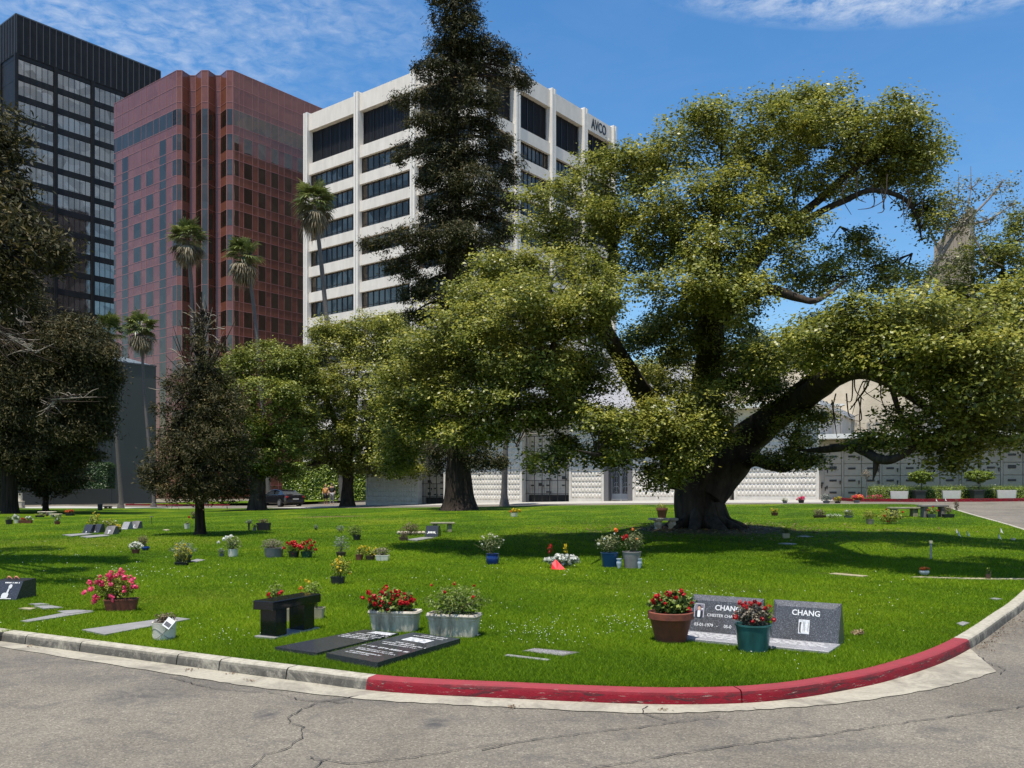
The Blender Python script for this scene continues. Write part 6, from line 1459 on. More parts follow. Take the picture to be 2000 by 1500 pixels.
bench(109, 1010, 'cream stone bench behind the small brown pot on the left lawn', 100, 119, 1003.5, (104, 115), M_BEIGE, 0, th=2, legw=4)
# --- foreground plants
planted(237, 1192, 'rectangular terracotta planter overflowing with pink roses on the left lawn', 'box', 61, 23, M_TERRA, (175, 268, 1118, 1172), [(M_PINK, 30, 8), (M_PINK, 10, 11, [(245, 1113), (222, 1124), (207, 1138), (263, 1131), (250, 1127), (185, 1149), (172, 1155), (196, 1165), (225, 1162), (272, 1145), (191, 1172), (228, 1170)])], math.radians(14), M_LVY, .03, .02, n=1900, hollow=.2)
o = planted(321, 1248, 'white fluted pot with a drooping plant and a paper tag, near the kerb', 'cyl', 46, 34, M_WPOT, (303, 345, 1196, 1217), None, 0, M_LVB, .028, .02, n=260, hollow=.1)
k = at(321, 1248).y / F
q = MB(); q.box(-.04, .04, -.003, .003, -.05, .05); tg = q.build('paper_tag', mat('paper_white', (.75, .75, .75), .7), o); tg.location = (17 * k, -.11, 34 * k); tg.rotation_euler = (math.radians(-25), math.radians(35), 0)
q = MB(); q.box(-.03, .03, -.0048, -.0035, -.035, .005); ph = q.build('tag_print', mat('tag_print_grey', (.10, .10, .11), .6, .5, 60), tg)
q = MB(); kk = 23 * k
for a0, s in ((0.1, 1), (1.2, -1)):
    pts = [Vector((math.cos(t) * kk * .93, -abs(math.sin(t)) * kk * .97, .07 + .05 * math.sin((t - 3.5) * 2.2 * s))) for t in np.linspace(3.6, 5.9, 14)]
    q.tube(pts, .0035, 5)
q.build('relief_band', mat('pot_groove', (.28, .28, .25), .6), o)
planted(566, 1214, 'beige pot with a sparse red rose bush, left of the two behind the black bench', 'square', 24, 26, M_BEIGE, (520, 556, 1134, 1180), [(M_RED, 5, 8, [(530, 1167), (527, 1160), (548, 1158), (552, 1155)])], 0, M_LV, .03, .018, n=330, hollow=.1)
planted(623, 1208, 'beige pot with orange and cream roses, right of the two behind the black bench', 'square', 22, 22, M_BEIGE, (592, 630, 1135, 1182), [(M_ORG, 3, 7, [(592, 1157), (590, 1147)]), (M_YEL, 2, 6, [(600, 1133), (606, 1135)])], 0, M_LV, .03, .018, n=420, hollow=.1)
planted(772, 1231, 'streaked white trough planter of red geraniums', 'trough', 100, 40, M_STONEP, (718, 808, 1152, 1202), [(M_RED, 46, 7), (M_RED, 8, 10, [(756, 1145), (775, 1152), (712, 1165), (724, 1155), (806, 1168), (780, 1160), (735, 1162), (798, 1176)])], math.radians(-10), M_LV, .045, .038, n=900, ydepth=.16)
planted(887, 1241, 'streaked grey trough planter with a loose green shrub and few red flowers', 'trough', 104, 44, M_STONEP, (832, 954, 1142, 1210), [(M_RED, 5, 6, [(889, 1137), (927, 1141), (870, 1153), (846, 1140), (925, 1162)])], math.radians(-14), M_LV, .04, .016, n=1700, hollow=.1, ydepth=.2)
planted(1310, 1252, 'large terracotta pot of red geraniums left of the CHANG headstones', 'terra', 89, 58, M_TERRA, (1268, 1355, 1156, 1203), [(M_RED, 16, 7), (M_RED, 5, 10, [(1328, 1153), (1332, 1160), (1281, 1162), (1304, 1158), (1318, 1166), (1273, 1170), (1342, 1188)])], 0, M_LV, .05, .042, n=800)
planted(1471, 1271, 'teal glazed pot of red geraniums between the CHANG headstones', 'taper', 72, 53, M_TEAL, (1434, 1508, 1176, 1224), [(M_RED, 14, 7), (M_RED, 5, 10, [(1441, 1175), (1447, 1180), (1480, 1178), (1496, 1183), (1433, 1203), (1467, 1211), (1507, 1208), (1470, 1173)])], 0, M_LVB if False else M_LVP, .03, .022, n=1500)
# --- middle distance
T_ = [
 (660, 1141, 'dark pot of yellow variegated succulents in the middle of the lawn', 'box', 27, 15, M_BLKP, (644, 686, 1086, 1128), [(M_YEL, 10, 6)], M_LVY, .035, .022),
 (574, 1089, 'pot of dark red roses, left of the red rose pair', 'taper', 22, 12, M_BLKP, (554, 590, 1057, 1084), [(M_RED, 18, 6)], M_LV, .035, .022),
 (599, 1089, 'green pot of dark red roses, right of the red rose pair', 'taper', 24, 12, mat('green_pot', (.01, .06, .04), .4), (584, 620, 1053, 1086), [(M_RED, 16, 6)], M_LV, .035, .022),
 (535, 1088, 'wide grey pot of pinkish grey shrub, left of the red roses', 'cyl', 37, 18, M_GREYP, (509, 556, 1051, 1076), None, M_LVP, .025, .014),
 (455, 1087, 'white cylinder pot with white roses', 'cyl', 20, 15, M_WPOT, (438, 472, 1046, 1076), [(M_WHITE, 3, 7, [(453, 1047), (446, 1049), (430, 1059), (440, 1052)])], M_LVV, .04, .022),
 (433, 1087, 'tiny grey plant pot left of the white rose pot', 'taper', 10, 6, M_GREYP, (425, 440, 1070, 1082), None, M_LVG, .03, .018),
 (358, 1099, 'blue grey leafy shrub behind the yellow succulent', 'taper', 34, 14, M_BLKP, (334, 382, 1057, 1090), None, M_LVG, .035, .018),
 (355, 1104, 'yellow edged succulent in a low dark pot', 'box', 26, 6, M_BLKP, (339, 373, 1060, 1100), [(M_YEL, 9, 4)], M_LVY, .032, .02),
 (265, 1081, 'small red brown pot of white daisies', 'taper', 16, 8, M_TERRAD, (252, 279, 1059, 1076), [(M_WHITE, 26, 4)], M_LVG, .03, .018),
 (284, 1075, 'dark blue bowl with a few bare stems, right of the daisies', 'bowl', 16, 8, M_BLUE, (268, 290, 1044, 1068), None, M_LVB, .03, .018),
 (702, 1094, 'terracotta pot of yellow green succulent, leftmost of three in a row', 'taper', 16, 11, M_TERRAD, (694, 718, 1066, 1086), [(M_YEL, 4, 5)], M_LVY, .035, .022),
 (723, 1094, 'brown pot of yellow green succulent, middle of three in a row', 'taper', 20, 9, M_BRWNP, (712, 738, 1068, 1090), [(M_YEL, 4, 5)], M_LVY, .035, .022),
 (747, 1095, 'white pot of grey brown succulent, rightmost of three in a row', 'box', 27, 11, M_WPOT, (731, 762, 1068, 1088), None, M_LVP, .035, .018),
 (666, 1087, 'brown pot with a tall airy grey green shrub behind the yellow succulents', 'taper', 20, 9, M_BRWNP, (649, 684, 1044, 1080), None, M_LVG, .045, .018),
 (697, 1055, 'dark pot with an upright leafy plant in white wrapping', 'taper', 16, 10, M_BLKP, (678, 708, 1024, 1050), None, M_LV, .045, .025),
 (665, 1040, 'small grey green bush alone left of the wrapped plant', None, 12, 0, None, (657, 673, 1026, 1038), None, M_LVG, .04, .02),
 (617, 1035, 'tiny dark plant alone on the lawn left of the couple', 'taper', 6, 3, M_BLKP, (613, 621, 1024, 1034), None, M_LVG, .04, .02),
 (788, 1056, 'brown box pot with dark twigs before the dry grass bush', 'box', 17, 7, M_BRWNP, (780, 797, 1038, 1052), None, M_LVB, .05, .014),
 (801, 1046, 'brown dry grassy bush ringed with pale stones', None, 30, 0, None, (782, 822, 1020, 1044), None, M_LVB, .07, .012),
 (962, 1102, 'bright blue glazed pot with an airy cream rose bush', 'round', 26, 21, M_BLUE, (934, 983, 1040, 1078), [(M_WHITE, 10, 3.5)], M_LVV, .035, .02),
 (1190, 1107, 'dark blue square pot with a cream and red rose bush', 'square', 33, 28, M_BLUE2, (1162, 1214, 1044, 1078), [(M_ORG, 1, 9, [(1202, 1035)]), (M_WHITE, 3, 5, [(1199, 1042), (1168, 1062), (1180, 1052)])], M_LVV, .035, .02),
 (1234, 1109, 'taupe tapered pot with a red and orange rose bush', 'taper', 37, 32, M_TAUPE, (1216, 1258, 1036, 1076), [(M_RED, 1, 8, [(1222, 1047), (1216, 1050)]), (M_ORG, 2, 5, [(1242, 1052), (1234, 1033)])], M_LVV, .035, .02),
 (1004, 1009, 'small white pot of yellow flowers beyond the blue pot', 'cyl', 14, 8, M_WPOT, (994, 1016, 994, 1003), [(M_YEL, 7, 5), (M_ORG, 2, 5, [(997, 999)])], M_LVY, .05, .03),
 (1293, 1012, 'terracotta pot of bright leaves behind the curved white bench', 'terra', 22, 20, M_TERRAD, (1279, 1303, 982, 1000), None, M_LVY, .05, .03),
 (365, 1033, 'small white pot with green leaves left of the young redwood', 'taper', 11, 10, M_WPOT, (360, 370, 1018, 1025), None, M_LV, .05, .03),
 (378, 1013, 'dark plant with one red bloom behind the young redwood', 'taper', 8, 3, M_BLKP, (371, 388, 998, 1010), [(M_RED, 1, 4, [(371, 1010)])], M_LVB, .06, .03),
 (486, 1036, 'tall thin vase of dark dried flowers left of the black box planter', 'cyl', 4, 14, M_BLKP, (478, 494, 1015, 1024), None, M_LVG, .04, .02),
 (497, 1037, 'small grey bucket of leaves touching the black box planter', 'cyl', 7, 7, M_GREYP, (492, 503, 1023, 1031), None, M_LV, .04, .025),
 (515, 1036, 'black box planter with short twiggy plants', 'box', 27, 15, M_BLKP, (503, 527, 1013, 1022), None, M_LVB, .05, .02),
 (1513, 1007, 'red brown pot of yellow leaves on the right lawn behind the camphor', 'taper', 14, 6, M_TERRAD, (1505, 1521, 992, 1002), [(M_YEL, 4, 3)], M_LVY, .05, .03),
 (1533, 983, 'small green plant beside the far road behind the camphor', 'taper', 9, 4, M_GREYP, (1525, 1539, 972, 981), None, M_LV, .07, .03),
 (1565, 982, 'dark pot of pink flowers beside the far road', 'taper', 12, 5, M_BLKP, (1556, 1573, 970, 979), [(M_PINK, 20, 3.5)], M_LVB, .06, .03),
 (1614, 983, 'round silver grey shrub in a pot at the corner of the mausoleum', 'taper', 14, 5, M_GREYP, (1603, 1626, 964, 980), None, M_LVG, .07, .04),
 (1636, 983, 'yellow green plant right of the silver shrub', 'taper', 12, 4, M_BLKP, (1628, 1644, 969, 981), [(M_YEL, 5, 3)], M_LVY, .07, .04),
 (1673, 982, 'pot of mixed orange and pink flowers at the far road', 'taper', 13, 5, M_GREYP, (1662, 1687, 967, 978), [(M_ORG, 22, 4), (M_PINK, 14, 4)], M_LV, .06, .03),
 (1601, 1011, 'dark dry bush on the right lawn', 'box', 24, 5, M_BRWNP, (1588, 1613, 993, 1010), None, M_LVB, .06, .03),
 (1657, 1011, 'grey green bush with a white bloom beside the row of white flowers', 'box', 16, 4, M_GREYP, (1646, 1668, 993, 1010), [(M_WHITE, 1, 5, [(1652, 998)])], M_LVV, .05, .03),
 (1699, 1024, 'pale pot of yellow green leaves on the right lawn', 'taper', 15, 10, M_TAUPE, (1684, 1711, 996, 1015), None, M_LVY, .06, .03),
 (1735, 1023, 'wide yellow leafed shrub with small red blooms on the right lawn', None, 44, 0, None, (1712, 1766, 994, 1022), [(M_RED, 4, 4)], M_LVY, .07, .035),
 (1820, 1011, 'potted red flowered plant in front of the dark stone bench', 'taper', 16, 7, M_GREYP, (1810, 1831, 990, 1005), [(M_RED, 4, 4)], M_LV, .06, .03),
 (1852, 1011, 'dark planter of dry stalks at the right end of the dark stone bench', 'box', 22, 7, M_BLKP, (1842, 1861, 986, 1005), None, M_LVB, .07, .02),
 (1868, 996, 'tall thin orange stalk plant at the bend of the right road', None, 8, 0, None, (1863, 1873, 974, 996), None, M_LVB, .06, .03),
 (1535, 1052, 'shaded buff pot with a drooping plant right of the camphor roots', 'box', 14, 10, M_BEIGE, (1524, 1548, 1030, 1042), None, M_LV, .05, .03),
 (1805, 1123, 'white bowl of orange flowers on the right lawn', 'bowl', 19, 9, M_WPOT, (1796, 1814, 1107, 1115), [(M_ORG, 22, 3.5)], M_LV, .03, .02),
 (1930, 1131, 'small dark brown pot with a thin sprig near the right edge', 'cyl', 10, 10, M_BRWNP, (1926, 1935, 1108, 1121), None, M_LV, .03, .015),
 (1979, 1055, 'small white pot with a wire handle near the right edge', 'taper', 9, 4, M_WPOT, None, None, None, .03, .02),
 (18, 1024, 'dark tub with grass like leaves at the left edge', 'taper', 14, 9, M_BLKP, (10, 26, 1008, 1017), None, M_LV, .07, .02),
 (33, 1022, 'white pot of white flowers at the foot of the left redwood', 'taper', 10, 7, M_WPOT, (24, 40, 1005, 1017), [(M_WHITE, 12, 3)], M_LVG, .05, .03),
 (46, 1022, 'terracotta trough with small red blooms, left of the pair of troughs', 'box', 16, 6, M_TERRAD, (39, 52, 1011, 1017), [(M_RED, 4, 3)], M_LVB, .05, .03),
 (57, 1022, 'terracotta trough with white blooms, right of the pair of troughs', 'box', 12, 6, M_TERRAD, (50, 64, 1009, 1016), [(M_WHITE, 8, 3)], M_LV, .05, .03),
 (78, 1010, 'low yellow green cushion plants on the left lawn', 'box', 16, 3, M_BLKP, (69, 87, 1002, 1009), None, M_LVY, .07, .04),
 (92, 1008, 'small round brown pot left of the cream bench', 'bowl', 6, 5, M_BRWNP, (88, 95, 1001, 1005), None, M_LVP, .04, .02),
 (112, 1024, 'dark red pot with a drooping white flowered plant before the cream bench', 'taper', 11, 6, M_TERRAD, (105, 119, 1005, 1018), [(M_WHITE, 4, 3)], M_LV, .06, .03),
 (137, 1007, 'dark planter of orange red flowers on the left lawn', 'box', 17, 5, M_BLKP, (128, 145, 996, 1003), [(M_ORG, 14, 3), (M_RED, 12, 3)], M_LV, .05, .03),
 (184, 1037, 'tall yellow green shrub behind the dark leaning headstones', None, 20, 0, None, (172, 197, 1002, 1036), [(M_YEL, 6, 3)], M_LVY, .08, .035),
 (212, 1036, 'low bush with white blooms between the leaning headstones', None, 30, 0, None, (196, 232, 1012, 1034), [(M_WHITE, 8, 3)], M_LVY, .07, .035),
 (230, 1040, 'small dark box pot of yellow flowers behind the light leaning headstone', 'box', 12, 6, M_BLKP, (222, 238, 1025, 1034), [(M_YEL, 5, 4)], M_LVY, .05, .03),
 (275, 979, 'pale green bush with a red flower cluster beyond the far road', None, 12, 0, None, (267, 292, 967, 979), [(M_ORG, 10, 5, [(282, 976), (285, 974), (280, 973)])], M_LVG, .12, .06),
]
for r in T_:
    px, py, lab, kind, wp, hp_, pm, fol, fl, fm, L, W = r
    nn = None
    if fol and py < 1145:
        k = at(px, py).y / F; area = (fol[1] - fol[0]) * (fol[3] - fol[2]) * k * k; nn = int(max(70, min(2200, area / (L * W) * 3.6)))
        if 'airy' in lab: nn = int(nn * .45)
    planted(px, py, lab, kind, wp, hp_, pm, fol, fl, 0, fm, L, W, n=nn, name='potted_plant' if kind else 'shrub', cat='potted plant' if kind else 'shrub', hollow=.15, spiky='dry grassy' in lab or 'stalk' in lab)
# --- small items
for px, lab in ((1209, 'small pale blue urn between the dark blue and taupe pots'), (1249, 'small pale blue urn at the right side of the taupe pot')):
    b = at(px, 1110); k = b.y / F; o = thing('urn', lab, 'urn', tuple(b), 0, 'pale urns beside the rose pots'); pot(o, 'urn', 11 * k, 19 * k, mat('pale_blue_glaze', (.36, .42, .48), .3))
o = planted(1100, 1108, 'mound of small white flowers with a red wrapped bouquet', None, 50, 0, None, (1064, 1132, 1083, 1106), [(M_WHITE, 60, 6)], 0, M_LVG, .04, .025, n=900, name='flower_mound', cat='flowers')
k = at(1100, 1108).y / F
o = thing('bouquet_wrap', 'bright red paper cone lying in front of the white flower mound', 'bouquet', tuple(at(1089, 1112))); q = MB()
P = [Vector((-.11, -.02, .0)), Vector((.14, -.06, .0)), Vector((-.02, -.09, .0)), Vector((-.10, .02, .10)), Vector((-.03, .05, .17)), Vector((.03, .02, .11))]
q.add(P, [(0, 2, 1), (0, 3, 2), (2, 3, 4), (2, 4, 5), (2, 5, 1), (0, 1, 5, 4, 3)]); q.build('paper', mat('red_paper', (.75, .01, .02), .5), o)
for px, py, h, m, lab in ((1073, 1090, 26, M_RED, 'red flower spike rising left of the white mound'), (1103, 1086, 20, M_YEL, 'yellow flower spike rising over the white mound')):
    b = at(px, py + 8); k = b.y / F; o = thing('flower_spike', lab, 'flower', tuple(b)); q = MB(); q.tube([(0, 0, 0), (.01, 0, (h + 4) * k)], .006, 5); q.build('stem', M_STEM, o)
    blooms(o, (0.01, 0, (h + 2) * k), .03, .03, 9 * k, m, 14, .045, px, 6, False)
for px, py, yt, lab in ((1867, 1043, 1031, 'leftmost white marker flag on the shaded lawn'), (1871, 1048, 1036, 'white marker flag just right of the leftmost one'), (1889, 1048, 1036, 'third white marker flag from the left on the shaded lawn'), (1954, 1042, 1030, 'upper white marker flag near the right edge'), (1950, 1053, 1041, 'lower white marker flag near the right edge'),
                        (1828, 983, 973, 'small white flag beyond the dark bench, left one'), (1846, 983, 972, 'small white flag beyond the dark bench, right one')):
    b = at(px, py + 3); k = b.y / F; o = thing('marker_flag', lab, 'flag', tuple(b), 0, 'small white marker flags'); h = (py + 3 - yt) * k; q = MB(); q.tube([(0, 0, 0), (.0, 0, h)], .004, 4); q.build('stake', M_STEM, o)
    q = MB(); q.add([(0, 0, h), (.035, -.02, h - .13), (.085, 0.01, h - .17), (.03, .02, h - .05), (0.0, 0, h - .13)], [(0, 4, 1), (0, 1, 2, 3)]); q.build('flag', mat('white_flag', (.75, .75, .75), .6), o)
b = at(1818, 1092); k = b.y / F; o = thing('pipe_post', 'thin grey pipe post with a small cap on the right lawn', 'post', tuple(b)); q = MB(); q.tube([(0, 0, -.05), (0, 0, 30 * k)], .019, 10); q.build('pipe', mat('galvanised_pipe', (.30, .31, .31), .5), o, 60)
q = MB(); q.tube([(0, 0, 30 * k + .001), (0, 0, 32 * k)], .027, 10); q.box(-.03, .03, -.01, .01, 32 * k + .001, 36 * k); q.build('cap', mat('pipe_cap', (.45, .42, .32), .6), o)
b = at(296, 1023.5); k = b.y / F; o = thing('stake', 'thin dark stake with a flat white top, left of the young redwood', 'stake', tuple(b)); q = MB(); q.tube([(0, 0, 0), (0, 0, 13.5 * k)], .012, 5); q.build('rod', M_BLKP, o); q = MB(); q.box(-.05, .05, -.03, .03, 13.6 * k, 15.2 * k); q.build('cap', M_GREYP, o)
# litter bin, statue pedestal, fence panels
b = at(195.5, 996); k = b.y / F; o = thing('litter_bin', 'dark round litter bin beside the low black bench', 'bin', tuple(b)); q = MB(); r = 4.6 * k; H = 12 * k
q.supr([(r * .92, r * .92, 0, 2), (r, r, H * .8, 2), (r * .98, r * .98, H * .82, 2)], 20); q.build('body', M_BLKP, o, 40); q = MB(); q.supr([(r * 1.08, r * 1.08, H * .84, 2), (r * 1.08, r * 1.08, H * .93, 2), (r * .6, r * .6, H, 2)], 20); q.build('lid', mat('bin_lid', (.04, .04, .045), .4), o, 40)
b = at(40, 992); k = b.y / F; o = thing('pedestal_column', 'white broken column on a square pedestal at the far left road', 'monument', tuple(b)); a = 5.5 * k
q = MB(); q.bevbox(-a * 1.15, a * 1.15, -a * 1.15, a * 1.15, 0, 2.5 * k, .02); q.bevbox(-a, a, -a, a, 2.5 * k + .002, 12 * k, .02); q.bevbox(-a * 1.1, a * 1.1, -a * 1.1, a * 1.1, 12 * k + .002, 13.2 * k, .02); q.build('pedestal', M_STONEP, o)
q = MB(); q.supr([(a * .8, a * .8, 13.3 * k, 2), (a * .72, a * .72, 15 * k, 2), (a * .6, a * .6, 29 * k, 2)], 18); q.build('shaft', M_STONEP, o, 40)
b = at(234, 983, 0); o = thing('screen_fence', 'grey three panel screen fence behind the leftmost palm', 'fence', tuple(b)); k = b.y / F; q = MB()
for i in range(3): x = (202 - 234 + i * 21.5) * k; q = MB(); q.bevbox(x + .04, x + 21 * k, -.04, .04, .25, 26 * k, .01); q.build('panel', mat('fence_panel_grey', (.17, .155, .155), .7), o)
for i in range(4): x = (202 - 234 + i * 21.5) * k; q = MB(); q.box(x - .035, x + .035, -.06, .06, -.2, 27 * k); q.build('post', M_BLKP, o)
# rose tree at the crypt wall and low pink flowers
p = hp(1692, .2); o = thing('standard_tree', 'small standard tree with brownish round head left of the clipped hedge', 'tree', (p.x, p.y, p.z)); k = p.y / F
q = MB(); P, R = smooth_path([(Vector((0, 0, -.1)), .03), (Vector((.02, 0, .5)), .022), (Vector((0, 0, 1.0)), .02)], 4); q.tube(P, R, 6); q.build('trunk', M_DEADTWIG, o); bush(o, (0.0, 0, 1.25), .24, .24, .26, M_LVP, 5, 330, .06, .04, .2, 'crown', 6, .9)
q0 = hp(1708, .55); o = thing('flower_border', 'low strip of pink flowers at the left end of the clipped hedge', 'flowers', tuple(q0)); bush(o, (0, 0, .1), .4, .15, .12, M_LV, 6, 200, .06, .04, .1, 'foliage', 0); blooms(o, (0, 0, .12), .4, .15, .12, M_PINK, 40, .06, 3, 6)
o = thing('flower_border', 'low row of white flowers on the right lawn beside the dark dry bush', 'flowers', tuple(at(1628, 1012))); bush(o, (0, 0, .06), .26, .1, .06, M_LV, 7, 120, .05, .03, .1, 'foliage', 0); blooms(o, (0, 0, .08), .27, .1, .06, M_WHITE, 40, .04, 4, 5)
# stones round the dry bush
b = at(808, 1044); rg = random.Random(9)
for i in range(9):
    o = thing('edging_stone', ('leftmost', 'second from left', 'third from left', 'fourth from left', 'middle', 'fourth from right', 'third from right', 'second from right', 'rightmost')[i] + ' of the nine pale stones edging the dry bush', 'stone', (b.x - .42 + i * .1, b.y - .15 + .07 * abs(i - 4) * .4, b.z), rg.random() * 3, 'stones round the dry grassy bush'); q = MB(); q.ball((0, 0, .05), .06, .05, .055, 8); q.build('stone', M_STONEP, o, 80)
# dry clump and shell by the right headstone
o = thing('dry_clump', 'small tan clump of dry leaves in the grass right of the CHANG headstones', 'debris', tuple(at(1675, 1241))); bush(o, (0, 0, .03), .07, .05, .03, flmat('dry_tan', (.18, .12, .06), (.36, .26, .14), (.5, .4, .24)), 4, 130, .035, .02, .1, 'leaves', 0)

# --- parked black car, rear three-quarter view
def car():
    Y = 73.0; X = (549 - 1000) / F * Y; fw = Vector((-.68, .73)).normalized(); z = g(X, Y) + .0
    o = thing('parked_car', 'black four door car parked on the far road, seen from its rear left', 'car', (X, Y, z), math.atan2(fw.y, fw.x))
    pb = mat('black_car_paint', (.008, .008, .010), .12, spec=.7); gl = mat('car_glass', (.02, .025, .03), .05, spec=.9); ch = mat('chrome_trim', (.6, .6, .62), .15, metal=1); ty = mat('tyre_rubber', (.015, .015, .015), .8); rm = mat('wheel_rim_grey', (.35, .35, .37), .3, metal=.8)
    S = [(-2.42, .60, .42, .84, .74), (-2.36, .82, .30, .98, .86), (-2.1, .90, .24, 1.04, .93), (-1.5, .92, .22, 1.02, .95), (-.6, .92, .2, .96, .94), (.6, .92, .2, .94, .93), (1.2, .92, .2, .92, .92), (1.9, .90, .22, .84, .88), (2.25, .82, .26, .74, .78), (2.40, .62, .36, .62, .55)]
    rings = []
    for x, hw, zl, zt, sh in S:
        rings.append([Vector((x, s * a, zz_)) for s, a, zz_ in ((1, hw * .86, zl), (1, hw, zl + .12), (1, hw * 1.0, zl + (zt - zl) * .6), (1, hw * .96, zt - .06), (1, hw * .86, zt), (-1, hw * .86, zt), (-1, hw * .96, zt - .06), (-1, hw, zl + (zt - zl) * .6), (-1, hw, zl + .12), (-1, hw * .86, zl))])
    q = MB(); q.loft(rings); q.build('body', pb, o, 40)
    G = [(-1.95, .70, 1.0, 1.03), (-1.15, .68, .98, 1.36), (-.7, .66, .96, 1.42), (.1, .66, .95, 1.43), (.55, .68, .94, 1.38), (1.35, .74, .92, .95)]
    rings = [[Vector((x, .80, zl)), Vector((x, hw * (.85 if zt > 1.3 else 1.1), zt - .02)), Vector((x, -hw * (.85 if zt > 1.3 else 1.1), zt - .02)), Vector((x, -.80, zl))] for x, hw, zl, zt in G]; q = MB(); q.loft(rings); q.build('window', gl, o, 50)
    q = MB(); q.loft([[Vector((x, a, zt - .03)), Vector((x, a * .85, zt + .012)), Vector((x, -a * .85, zt + .012)), Vector((x, -a, zt - .03))] for x, a, zt in ((-1.2, .58, 1.36), (-.7, .62, 1.43), (.1, .62, 1.44), (.5, .6, 1.40))]); q.build('roof', pb, o, 50)
    for s in (1, -1):
        q = MB(); pts = [(1.28, .80, .95), (.5, .66, 1.37), (-.3, .62, 1.42), (-1.1, .66, 1.33), (-1.65, .79, 1.03)]; q.tube([(x, s * y_ * 1.01, z_) for x, y_, z_ in pts], .016, 5); q.tube([(1.28, s * .82, .95), (-1.65, s * .82, 1.02)], .013, 5); q.build('window_trim', ch, o)
        q = MB(); q.box(-.33, -.25, s * .70 - .07, s * .70 + .07, .96, 1.40, Matrix.Identity(4)); q.build('pillar', pb, o)
        q = MB(); q.bevbox(-2.40, -2.16, s * .66 - .18, s * .66 + .18, .74, .90, .02); q.build('tail_light', mat('tail_light_red', (.30, .02, .02), .25), o)
        q = MB(); q.bevbox(.85, 1.0, s * .98 - .1, s * .98 + .1, .93, 1.07, .02); q.build('mirror', pb, o)
        for x in (-1.42, 1.38):
            for nm, r, hw, m in (('wheel', .33, .11, ty),):
                q = MB(); M = Matrix.Translation((x, s * .84, .33)) @ Matrix.Rotation(math.pi / 2, 4, 'X'); q.supr([(r * .93, r * .93, -hw, 2), (r, r, -hw * .7, 2), (r, r, hw * .7, 2), (r * .93, r * .93, hw, 2)], 22, (0, 0), M); wh = q.build('wheel', ty, o, 40)
                q = MB(); q.supr([(.21, .21, -hw - .012, 2), (.21, .21, hw + .012, 2)], 14, (0, 0), M); q.build('rim', rm, wh)
    q = MB(); q.box(-2.46, -2.425, -.26, .26, .60, .72); q.build('number_plate', mat('plate_white', (.5, .5, .5), .5), o)
    q = MB(); q.bevbox(-2.47, -2.2, -.8, .8, .33, .52, .04); q.build('bumper', pb, o)
car()
# --- two people standing together
def person(px, label, h, hair_m, top_m, leg_m, skin_legs, face):
    Y = 71.0; X = (px - 1000) / F * Y; z = g(X, Y); o = thing('person', label, 'person', (X, Y, z), face, 'couple standing by the ivy hedge'); s = h / 1.75
    sk = mat('skin', (.42, .24, .16), .6)
    V = [(0, 0, .93, .14), (0, 0, 1.15, .125), (0, 0, 1.38, .15), (0, 0, 1.50, .06), (0, .01, 1.60, .085), (0, .015, 1.69, .075),
         (.10, 0, .88, .095), (.11, .01, .50, .06), (.11, -.01, .09, .042), (.11, .10, .04, .035), (-.10, 0, .88, .095), (-.12, .03, .50, .06), (-.13, 0, .09, .042), (-.13, .11, .04, .035),
         (.19, 0, 1.40, .055), (.25, .02, 1.12, .042), (.20, .18, .98, .033), (.18, .24, .96, .03), (-.19, 0, 1.40, .055), (-.25, -.02, 1.12, .042), (-.24, .10, .90, .033), (-.23, .14, .84, .03), (0, .095, 1.63, .022)]
    E = [(0, 1), (1, 2), (2, 3), (3, 4), (4, 5), (0, 6), (6, 7), (7, 8), (8, 9), (0, 10), (10, 11), (11, 12), (12, 13), (2, 14), (14, 15), (15, 16), (16, 17), (2, 18), (18, 19), (19, 20), (20, 21), (4, 22)]
    def skinned(nm, keep, m, grow=1.0):
        idx = sorted({i for e in keep for i in e}); mp = {a: b for b, a in enumerate(idx)}; me = bpy.data.meshes.new(nm); me.from_pydata([(V[i][0] * s, V[i][1] * s, V[i][2] * s) for i in idx], [(mp[a], mp[b]) for a, b in keep], [])
        ob = link(nm, me, m, o); ob.modifiers.new('skin', 'SKIN'); 
        for j, i in enumerate(idx): r = V[i][3] * grow * s; me.skin_vertices[0].data[j].radius = (r, r * .8 if i in (0, 1, 2) else r)
        me.skin_vertices[0].data[0].use_root = True; ob.modifiers.new('sub', 'SUBSURF').levels = 1; ob.modifiers[-1].render_levels = 1
    skinned('body', E, sk)
    skinned('top', [(0, 1), (1, 2), (2, 14), (14, 15), (2, 18), (18, 19)], top_m, 1.4)
    skinned('shorts' if skin_legs else 'trousers', [(0, 6), (0, 10)] + [(6, 7), (10, 11)] + ([] if skin_legs else [(7, 8), (11, 12)]), leg_m, 1.35)
    q = MB(); q.ball((0, -.015 * s, 1.66 * s), .098 * s, .10 * s, .105 * s, 12); q.supr([(.07 * s, .03 * s, 1.38 * s, 2), (.09 * s, .05 * s, 1.6 * s, 2)], 10, (0, -.07 * s)); q.build('hair', hair_m, o, 60)
hr1 = mat('light_brown_hair', (.30, .17, .07), .6); hr2 = mat('dark_hair', (.02, .015, .012), .5)
person(636, 'person in a tan and white top and dark shorts standing by the hedge', 1.66, hr1, mat('tan_top', (.50, .24, .07), .8, .4, 5), mat('dark_shorts', (.015, .015, .02), .8), True, 2.9)
person(648, 'person in a dark top and pale grey trousers standing by the hedge', 1.76, hr2, mat('dark_top', (.015, .015, .018), .8), mat('pale_trousers', (.36, .35, .37), .8), False, 3.3)
